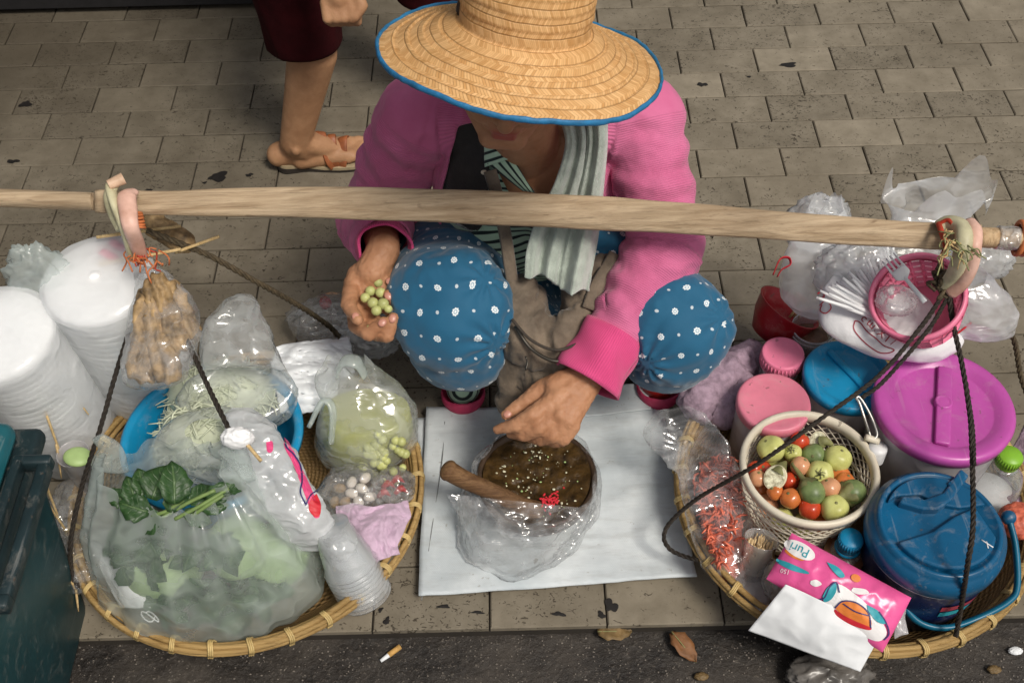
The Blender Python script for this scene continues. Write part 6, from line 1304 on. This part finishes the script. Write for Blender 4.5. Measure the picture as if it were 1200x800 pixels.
bottle('clear bottle of white powder with a lime green cap at the right edge', at(1183, 536, .19), .044, .150, 'clear', 'green', 'white', .35, .0195, .019, False)
# toothpick cup
tc = at(880, 632, .125); t = thing('toothpick_cup', 'clear cup packed with bamboo toothpicks in front of the colander', 'cup', (tc[0], tc[1], .03)); ax = unit(at(893, 634, .15)-at(876, 690, .055)); Rc = np.stack(frame(ax), 1); c0 = at(878, 680, .06)
solid(mk('cup_wall', MB().lathe([(.022, .0), (.027, .088), (.0285, .090)], 40, c0, Rc).disc(.022, 0, 40, c0, Rc), M['cup'], parent=t), .001, 0)
for k in range(44):
    a = k*2.4; r = .0205*math.sqrt((k+.5)/44); mk('toothpick', MB().tube([c0+Rc@vec(r*math.cos(a)*.8, r*math.sin(a)*.8, .003), c0+Rc@vec(r*math.cos(a)*1.08, r*math.sin(a)*1.08, .082+.004*math.sin(k*3))], [.0016, .0014], 5, 3), M['toothpick'], parent=t)
# tissue packet
pk = thing('tissue_packet', 'glossy pink tissue packet with a white oval logo lying at the front rim', 'tissue packet', at(980, 690, .12))
Z1 = .175; cs = [at(905, 632, Z1+.01), at(960, 632, Z1+.03), at(1062, 728, Z1-.02), at(1010, 758, Z1-.055)]
ns, nt_ = 40, 70
s = np.linspace(0, 1, ns)[:, None, None]; tt = np.linspace(0, 1, nt_)[None, :, None]
A0_, A1_, B1_, B0_ = at(898, 678, Z1-.02), at(928, 624, Z1+.02), at(1068, 700, Z1+.0), at(1034, 764, Z1-.05)
G = (1-s)*((1-tt)*A1_+tt*B1_)+s*((1-tt)*A0_+tt*B0_); nrm_ = unit(np.cross(B1_-A1_, A0_-A1_)); nrm_ = nrm_ if nrm_@(CAM-A0_) > 0 else -nrm_
prof_ = (np.sin(math.pi*np.clip(s, 0.001, .999))**.5)*(np.sin(math.pi*np.clip(tt, .001, .999))**.35); g = G.reshape(-1, 3)
wr_ = (ridge(g*A_([22, 22, 22]), 3, 6)*.0035+fbm(g*34, 2, 3)*.002).reshape(ns, nt_, 1)
top = G+nrm_*(prof_*.024+wr_*prof_); botm = G-nrm_*(prof_*.026)
pbm = MB().grid(top).grid(botm[:, ::-1]); mk('wrapper', pbm, M['pack'], parent=pk); Bv = bvh_of(*MB().grid(top).get()[:2])
PR = lambda nm, g2, mt, off=.0012: printed(nm, g2, .19, Bv, mt, pk, off)
ell2 = lambda c, a, b_, th, n=12: [(c[0]+a*math.cos(q)*math.cos(th)-b_*math.sin(q)*math.sin(th), c[1]+a*math.cos(q)*math.sin(th)+b_*math.sin(q)*math.cos(th)) for q in np.linspace(0, 2*math.pi, n, endpoint=False)]
th = rad(27)
PR('logo_oval', blob2(ell2((937, 644), 20, 9, th)), 'inkwhite'); PR('logo_accent', blob2(ell2((931, 650), 13, 3.5, th)), 'inkorange', .0009)
def text_px(s_, size, c, ang, flip=True):
    V, F = text_geo(s_, size); a = ang+(math.pi if flip else 0); x, y = V[:, 0], -V[:, 1]
    return np.stack([c[0]+x*math.cos(a)-y*math.sin(a), c[1]+x*math.sin(a)+y*math.cos(a)], 1), F
PR('lettering', text_px('Puri', 15, (937, 643.5), rad(25)), 'inkteal', .0022); PR('lettering', text_px('150', 7.5, (920, 669), rad(14)), 'inkwhite', .0022)
PR('teal_banner', blob2([(910, 654), (925, 659), (946, 669), (946, 672), (928, 668), (911, 659)]), 'inkteal')
PR('white_mark', blob2([(950, 680), (957, 679), (963, 684), (956, 687), (950, 684)]), 'inkwhite'); PR('white_mark', blob2([(1000, 688), (1014, 690), (1018, 695), (1006, 696), (998, 692)]), 'inkwhite')
PR('white_shape', blob2([(966, 700), (980, 684), (1000, 694), (1024, 716), (1040, 740), (1030, 752), (1006, 742), (980, 722), (966, 712)]), 'inkwhite')
PR('orange_dome', blob2([(978, 712), (988, 704), (1004, 706), (1018, 718), (1021, 734), (1004, 728), (988, 720)]), 'inkorange', .0022)
PR('red_band', blob2([(978, 713), (988, 720), (1004, 728), (1021, 735), (1018, 738), (1000, 733), (984, 724), (977, 717)]), 'inkred', .003)
PR('teal_patch', blob2([(964, 698), (970, 688), (979, 683), (980, 692), (974, 702), (966, 705)]), 'inkteal', .003); PR('teal_patch', blob2([(1016, 708), (1030, 716), (1038, 730), (1028, 728), (1018, 716)]), 'inkteal', .003)
PR('teal_patch', blob2([(969, 658), (982, 664), (990, 674), (984, 676), (974, 666)]), 'inkteal', .0022); PR('orange_spot', blob2(ell2((1003, 677), 6, 4.5, th)), 'inkorange', .0022)
PR('dark_outline', line2([(966, 712), (957, 704), (966, 700), (972, 688), (980, 682), (984, 694)], .8), 'inknavy', .0036); PR('dark_outline', line2([(978, 712), (988, 704), (1004, 706), (1018, 718), (1021, 736)], .8), 'inknavy', .0036); PR('dark_outline', line2([(988, 707), (1002, 716), (1018, 721)], .7), 'inknavy', .0036); PR('dark_outline', line2([(1030, 716), (1038, 728), (1042, 742), (1036, 750)], .8), 'inknavy', .0036)
G, uv = sheet([at(*q) for q in ((921, 684, .178), (1036, 736, .150), (1008, 786, .09), (877, 738, .10))], 36, 50, .010); g = G.reshape(-1, 3); G = G+toc(CR)*((ridge(g*A_([13, 18, 15]), 2, 13)*.0065+fbm(g*16, 3, 5)*.004).reshape(36, 50, 1))
solid(tag(mk('tissue_sheet', MB().grid(G), M['paper']), 'creased white tissue sheet hanging from the pink packet over the tray rim', 'paper'), .0012, 0)
G, uv = sheet([at(*q) for q in ((1040, 700, .15), (1060, 690, .15), (1064, 742, .12), (1048, 748, .11))], 16, 16, .006, .008, 40, 4); tag(solid(mk('wrapper_scrap', MB().grid(G), M['bag_white' if 0 else 'frost']), .0008, 0), 'crinkled clear scrap between the pink packet and the cooler handle', 'wrapper')
# bag of red dried shrimp and the clear bag mouth above it
rb = thing('shrimp_bag', 'clear bag of red dried shrimp at the left rim of the right tray', 'bag', at(842, 600, .06)); b2 = MB(); r9 = random.Random(4)
for k in range(420):
    u, v = 842+r9.gauss(0, 15), 592+r9.gauss(0, 30); u = min(max(u, 812+(v-560)*.28), 868+(0 if v < 640 else -(v-640)*.3)); v = min(max(v, 538), 662); c = at(u, v, .10+r9.uniform(0, .03)); a = r9.uniform(0, 6.28); d = vec(math.cos(a), math.sin(a), r9.uniform(-.4, .4))*r9.uniform(.006, .014)
    b2.tube([c-d, c+vec(r9.uniform(-.004, .004), r9.uniform(-.004, .004), .005), c+d], [.0011, .0024, .0012], 5, 5)
V, F = film_geo([rg_(842, 550, .115, .028, .02), rg_(843, 590, .105, .034, .06), rg_(848, 640, .08, .03, .06), rg_(852, 655, .05, .02, .03)], 40, 24, .004, 20, 4); mk('shrimp_mass', (V, F), M['shrimp'], parent=rb)
tag(mk('dried_shrimp', b2, M['shrimp'], parent=rb), kind='stuff')
film_mesh('bag_skin', [(at(790, 500, .17), vec(.05, 0, .01), vec(0, .022, .02)), (at(806, 515, .17), vec(.056, 0, .006), vec(0, .03, .02)), (at(826, 545, .15), vec(.048, 0, 0), vec(0, .045, .01)), rg_(840, 590, .12, .050, .085), rg_(848, 632, .085, .046, .085), rg_(853, 650, .05, .03, .05)], 'bag_clear', rb, amp=.011, seed=71, sc=24, bottom=False)
V, F = fuse([cap(at(820, 470, .12), at(850, 440, .12), .030, .032), cap(at(850, 440, .12), at(880, 418, .11), .03, .022), cap(at(850, 480, .11), at(870, 455, .11), .025, .025)], .004, 4); V = V+normals(V, F)*(ridge(V*30, 3, 6)*.009+noise(V*120, 3)*.002)[:, None]
tag(mk('net_bag', (V, F), M['lilacnet']), 'crumpled mauve net cloth stuffed behind the pink jar at the tray rim', 'cloth')
tag(mk('pink_film', crumple(at(880, 688, .07), (.03, .035, .012), 43, .4), M['frost']), 'pale pink film under the toothpick cup at the front rim', 'wrapper')
tag(mk('side_bag', crumple(at(908, 680, .10), (.018, .03, .03), 47, .35), M['bag_thin']), 'milky bag corner between the toothpick cup and the tissue packet', 'bag')
# peeler and white knob by the colander
pl = thing('peeler', 'metal vegetable peeler stuck in behind the colander rim', 'peeler', at(1012, 500, .18))
mk('frame', MB().tube(qz((1003, 466, .245), (1008, 474, .24), (1018, 505, .215), (1022, 514, .21), (1028, 508, .215), (1020, 486, .23), (1008, 466, .245), (1003, 466, .245)), .0022, 8, 50), M['peel'], parent=pl); mk('blade', MB().tube(qz((1007, 472, .24), (1019, 506, .215)), .0042, 6, 6, flat=(1, .2), up=toc(at(1012, 490, .22))), M['peel'], parent=pl); mk('grip', MB().tube(qz((1014, 512, .21), (1030, 517, .205)), .006, 8, 6), M['cream'], parent=pl)
c = at(1029, 524, .20); tag(mk('white_knob', MB().lathe([(.014, -.03), (.016, -.004), (.015, .002), (.0001, .003)], 28, c, rot('X', -.2)), M['white']), 'small white bottle lid beside the right rim of the colander', 'lid')
tag(mk('fried_snack', (lambda vf: (vf[0]+normals(*vf)*(ridge(vf[0]*60, 3)*.004)[:, None], vf[1]))(fuse([ell(at(1194, 610, .12), (.03, .03, .02))], .003, 3)), M['shrimp']), 'reddish brown snack at the right photo edge behind the cooler', 'snack')
G, uv = sheet([at(*q) for q in ((1168, 560, .06), (1215, 470, .08), (1240, 640, .08), (1186, 650, .07))], 30, 40, .01); g = G.reshape(-1, 3); G = G+vec(0, 0, 1)*((ridge(g*20, 3, 2)*.01).reshape(30, 40, 1)); solid(tag(mk('cloth', MB().grid(G), M['lilacnet']), 'mauve cloth lining the tray under the green capped bottle', 'cloth'), .003, 0)

# heap of bags, pink basket and cutlery under the pole
UB = []
film_t('plastic_bag', 'milky carrier bag standing up behind the right end of the pole', [(at(1098, 225, .43), vec(.085, 0, .006), vec(0, .02, .01)), (at(1094, 240, .41), vec(.070, 0, 0), vec(0, .022, .01)), (at(1085, 275, .36), vec(.055, 0, 0), vec(0, .035, 0)), (at(1075, 310, .30), vec(.06, 0, 0), vec(0, .04, 0))], 'bag_haze', amp=.02, seed=81, sc=13, ridge_k=.8, open_wave=.035)
film_t('plastic_bag', 'small milky bag tuft rising behind the pole left of the carrier bag', [(at(967, 238, .40), vec(.022, 0, 0), vec(0, .012, .01)), (at(965, 255, .38), vec(.032, 0, 0), vec(0, .016, 0)), (at(962, 300, .34), vec(.055, 0, 0), vec(0, .03, 0)), (at(958, 340, .28), vec(.058, 0, 0), vec(0, .045, 0)), (at(956, 358, .24), vec(.04, 0, 0), vec(0, .03, 0))], 'bag_haze', amp=.013, seed=82, sc=15, ridge_k=.75, open_wave=.012)
film_t('plastic_bag', 'milky bag corner with red print hanging right of the pink basket', [(at(1140, 322, .40), vec(.02, 0, 0), vec(0, .014, .01)), (at(1148, 345, .37), vec(.04, 0, 0), vec(0, .02, 0)), (at(1152, 370, .33), vec(.052, 0, .0), vec(0, .022, 0)), (at(1150, 392, .29), vec(.045, 0, 0), vec(0, .014, 0))], 'bag_haze', amp=.012, seed=83, sc=16, ridge_k=.75)
tag(mk('red_ribbon', MB().tube(qz((906, 322, .335), (914, 304, .35), (924, 302, .35), (926, 310, .345), (916, 316, .345), (911, 324, .34)), .0045, 8, 30, flat=(1, .3), up=toc(at(915, 312, .34))), M['inkred']), 'curl of red printed plastic at the left of the milky bag', 'ribbon')
wb = thing('cutlery_bag', 'white printed plastic bag holding a pink basket of disposable cutlery', 'bag', at(1050, 380, .2))
rings = [(at(1040, 318, .37), _r*.080, toc(CR)*.02+vec(0, .03, 0)), (at(1035, 345, .355), _r*.095, vec(0, .055, .01)), (at(1040, 375, .32), _r*.112, vec(0, .06, 0)), (at(1060, 395, .285), _r*.098, vec(0, .052, 0)), (at(1070, 405, .255), _r*.06, vec(0, .035, 0))]
Vw, Fw = film_geo(rings, 72, 48, .009, 16, 91, ridge_k=.6); mk('bag_skin', (Vw, Fw), plain('cutlery_bag_film', (.74, .74, .76), .34, .06, 20, bump=.8, bs=60), parent=wb); Bw = bvh_of(Vw, Fw)
for s_, u, v, a in (('s', 1010, 365, 50), ('c', 1013, 373, 52), ('m', 1020, 381, 46), ('.', 1027, 385, 42), ('X', 1033, 391, 40), ('T', 1040, 397, 38), ('/', 1047, 401, 36)): printed('lettering', text_px(s_, 14 if s_ != '.' else 12, (u, v), rad(a), True if s_ in 'm' else False), .34, Bw, 'inkmaroon', wb, .0016)
printed('outline', line2([(1002, 376), (1001, 386), (1012, 400), (1028, 412), (1040, 414), (1048, 410), (1036, 405), (1026, 396), (1016, 388), (1008, 378), (1002, 376)], .7, 60), .33, Bw, 'inkmaroon', wb); printed('outline', line2([(960, 358), (968, 352), (974, 360), (968, 367), (961, 364), (963, 357)], .6), .36, Bw, 'inkred', wb); printed('outline', line2([(958, 344), (963, 342), (966, 347), (961, 350)], .9), .36, Bw, 'inkred', wb)
pbk = thing('pink_basket', 'pink perforated plastic basket tipped among the bags under the pole', 'basket', at(1060, 360, .33))
ax = unit(toc(at(1060, 350, .38))*.75+vec(-.30, .12, .55)); Rk = np.stack(frame(ax), 1); c0 = at(1083, 368, .345)
def lat(R0_, R1_, H_, nA_, nR_): return [tuple(c0+Rk@vec((R0_+(R1_-R0_)*i/nR_)*math.cos(2*math.pi*j/nA_), (R0_+(R1_-R0_)*i/nR_)*math.sin(2*math.pi*j/nA_), H_*i/nR_)) for i in range(nR_+1) for j in range(nA_)], [(i*nA_+j, i*nA_+(j+1) % nA_, (i+1)*nA_+(j+1) % nA_, (i+1)*nA_+j) for i in range(nR_) for j in range(nA_)]
o = mk('perforated_wall', lat(.056, .072, .074, 22, 5), M['hot'], parent=pbk, smooth=False); wf = o.modifiers.new('w', 'WIREFRAME'); wf.thickness = .0105; wf.use_even_offset = False
mk('rim', MB().lathe([(.068, .072), (.075, .072), (.077, .082), (.075, .088), (.070, .088), (.069, .082)], 64, c0, Rk, closed=True), M['hot'], parent=pbk); mk('base', MB().lathe([(.057, .0), (.057, -.006), (.0001, -.006)], 48, c0, Rk), M['hot'], parent=pbk)
def fork(a, b, w_=.011, mt='foam', tines=True, lab='', grp=None):
    t = thing('plastic_fork', lab, 'fork', b, grp); d = unit(b-a); n_ = toc(a); n_ = unit(n_-d*(n_@d)); s_ = np.cross(n_, d); L_ = np.linalg.norm(b-a)
    mk('handle', MB().tube([a+d*.03, a+d*L_*.6, b], [.0028, .0034, .0046], 8, 8, flat=(1, .5), up=s_), M[mt], parent=t)
    mk('head', MB().tube([a+d*.034, a+d*.026, a+d*.012], [.003, w_, w_*.95], 10, 10, flat=(1, .16), up=s_), M[mt], parent=t)
    for k in range(4): q = (k-1.5)/1.5*w_*.8; mk('tine', MB().tube([a+d*.014+s_*q, a-d*.012+s_*q], [.0021, .0012], 6, 4, flat=(1, .6), up=s_), M[mt], parent=t)
    return t
fork(at(1046, 308, .455), at(1084, 354, .43), .0135, 'foam', lab='translucent white fork lying across the mouth of the pink basket')
for k in range(34):
    q = k/33; a = at(958+q*86+r9.uniform(-3, 3), 352-q*62+r9.uniform(-3, 3)-(0 if k % 2 else 6), .375+r9.uniform(0, .03)); b_ = at(1018+q*30+r9.uniform(-4, 4), 372-q*34+r9.uniform(-4, 4), .365)
    d = unit(b_-a); s_ = np.cross(toc(a), d); o = mk('plastic_spoon', MB().tube([a, (a+b_)/2+toc(a)*.004, b_], [.0024, .0030, .0042], 7, 8, flat=(1, .5), up=s_), M['foam']); tag(o, 'white plastic spoon handle fanned out of the printed bag', 'spoon', 'white spoon handles in the printed bag')
tag(mk('clear_bag', crumple(at(1050, 352, .395), (.030, .026, .018), 53, .35), M['bag_thin']), 'wad of milky film inside the mouth of the pink basket', 'bag')
pts = [(u, v) for u, v in ((1000, 352), (1012, 362), (1022, 380))]; tag(mk('red_wrapper_edge', MB().tube(qz((1138, 378, .33), (1128, 386, .32), (1120, 392, .31)), .006, 8, 12, flat=(1, .3), up=toc(CR)), M['inkred']), 'red printed edge of plastic at the right of the pink basket', 'wrapper')

# ------------------------------------------------------------------ LITTER, BACKGROUND
cb = thing('cigarette_butt', 'cigarette butt lying in the dark gutter', 'cigarette butt', at(458, 766, -.035)); p0, p1 = at(446, 774, -.029), at(469, 757, -.029)
mk('filter', MB().tube([p0*.35+p1*.65-(p1-p0)*.25, p1], .0048, 12, 4), M['filter'], parent=cb); mk('paper', MB().tube([p0, p0*.5+p1*.5, p0*.35+p1*.65-(p1-p0)*.24], [.0030, .0045, .0047], 12, 6), M['paper'], parent=cb)
for (u, v, l, w_, du, dv, mt, lab) in ((700, 744, .060, .019, 40, -4, 'deadleaf', 'oval olive brown dead leaf on the kerb line'), (786, 744, .062, .017, 34, 36, 'deadleaf2', 'reddish brown dead leaf in the gutter')):
    p = at(u, v, -.028 if v > 743 else -.026); q = at(u+du, v+dv, -.028); t = thing('dead_leaf', lab, 'leaf', p, 'dead leaves in the gutter')
    G, _ = leaf_geo(p, (0, 0, 1), q-p, l, w_, .22, 3); G[:, :, 2] = np.maximum(G[:, :, 2]+.012, -.033); solid(mk('leaf_blade', MB().grid(G), M[mt], parent=t), .0008, 0); mk('midrib', MB().tube([G[0, 2]+vec(0, 0, .001), G[4, 2]+vec(0, 0, .0012), G[8, 2]+vec(0, 0, .001)], .0010, 6, 12), M['calyx'], parent=t)
tag(mk('crumpled_bag', crumple(at(972, 790, -.01), (.06, .035, .02), 61, .5, zmin=-.034), plain('dirty_film', (.13, .12, .11), .3, .5, 30)), 'dirty grey crumpled plastic in the gutter under the white tissue', 'rubbish')
for k, (u, v) in enumerate(((1190, 762), (1165, 784), (822, 792))): tag(mk('litter_scrap', crumple(at(u, v, -.028), (.010, .006, .004), 70+k, .5, zmin=-.034), M['deadleaf' if k else 'paper']), ('pale scrap in the gutter at the far right', 'brown scrap in the gutter below the cooler', 'brown scrap in the gutter right of the dead leaf')[k], 'scrap')
gcx = at(300, 8, 0); gc = thing('green_crate', 'dark green plastic crate standing at the top edge of the photo', 'crate', (gcx[0], gcx[1]+.16, 0))
bevel(mk('crate_body', rbox(gcx[0]-.10, gcx[0]+.10, gcx[1]-.0, gcx[1]+.30, .004, .25, .02), M['greenbin'], parent=gc), .015, 3)
bevel(mk('crate_rim', rbox(gcx[0]-.115, gcx[0]+.115, gcx[1]-.015, gcx[1]+.315, .252, .275), M['greenbin'], parent=gc), .006, 2)
for k in range(5): mk('crate_rib', MB().box((gcx[0]-.07+.035*k, gcx[1]+.004, .13), (.005, .006, .10)), M['greenbin'], parent=gc)

# stall added past the top left corner for its dark foot and shade
st = thing('added_stall', 'dark cloth covered stall added along the top left edge for shade', 'stall', (-1.0, 1.9, 0))
mk('skirt', rbox(-2.6, -.42, 1.232, 2.2, .02, .72, -.01), M['black'], parent=st, smooth=False)  # black face put in for the dark strip of shade
bevel(mk('counter', rbox(-2.65, -.38, 1.20, 2.25, .722, .75), M['pestle'], parent=st), .006, 2)
for x_ in (-2.5, -.5):
    for y_ in (.72, 2.1): mk('post', MB().tube([vec(x_, y_ if y_ > 1 else 1.32, .75), vec(x_, y_ if y_ > 1 else 1.32, 2.1)], .02, 10), M['pestle'], parent=st)
G, uv = sheet([vec(-3.0, 2.4, 2.2), vec(-.25, 2.4, 2.2), vec(-.25, .55, 2.0), vec(-3.0, .55, 2.0)], 16, 24, .04, .02, 3, 4); solid(mk('added_awning', MB().grid(G), M['greenbin'], parent=st), .006, 0)  # unseen roof added to shade the far left paving

for k, (u, v, z, r, lab) in enumerate(((1004, 318, .35, (.06, .04, .05), 'crumpled clear bag under the pole left of the spoon handles'), (1148, 300, .36, (.05, .035, .045), 'crumpled clear bag under the pole right of the cane loop'), (958, 262, .33, (.05, .035, .05), 'crumpled clear bag behind the pole left of the tall carrier bag'))):
    tag(mk('crumpled_bag', crumple(at(u, v, z), r, 90+k, .55, 2.4), M['bag_haze']), lab, 'bag')
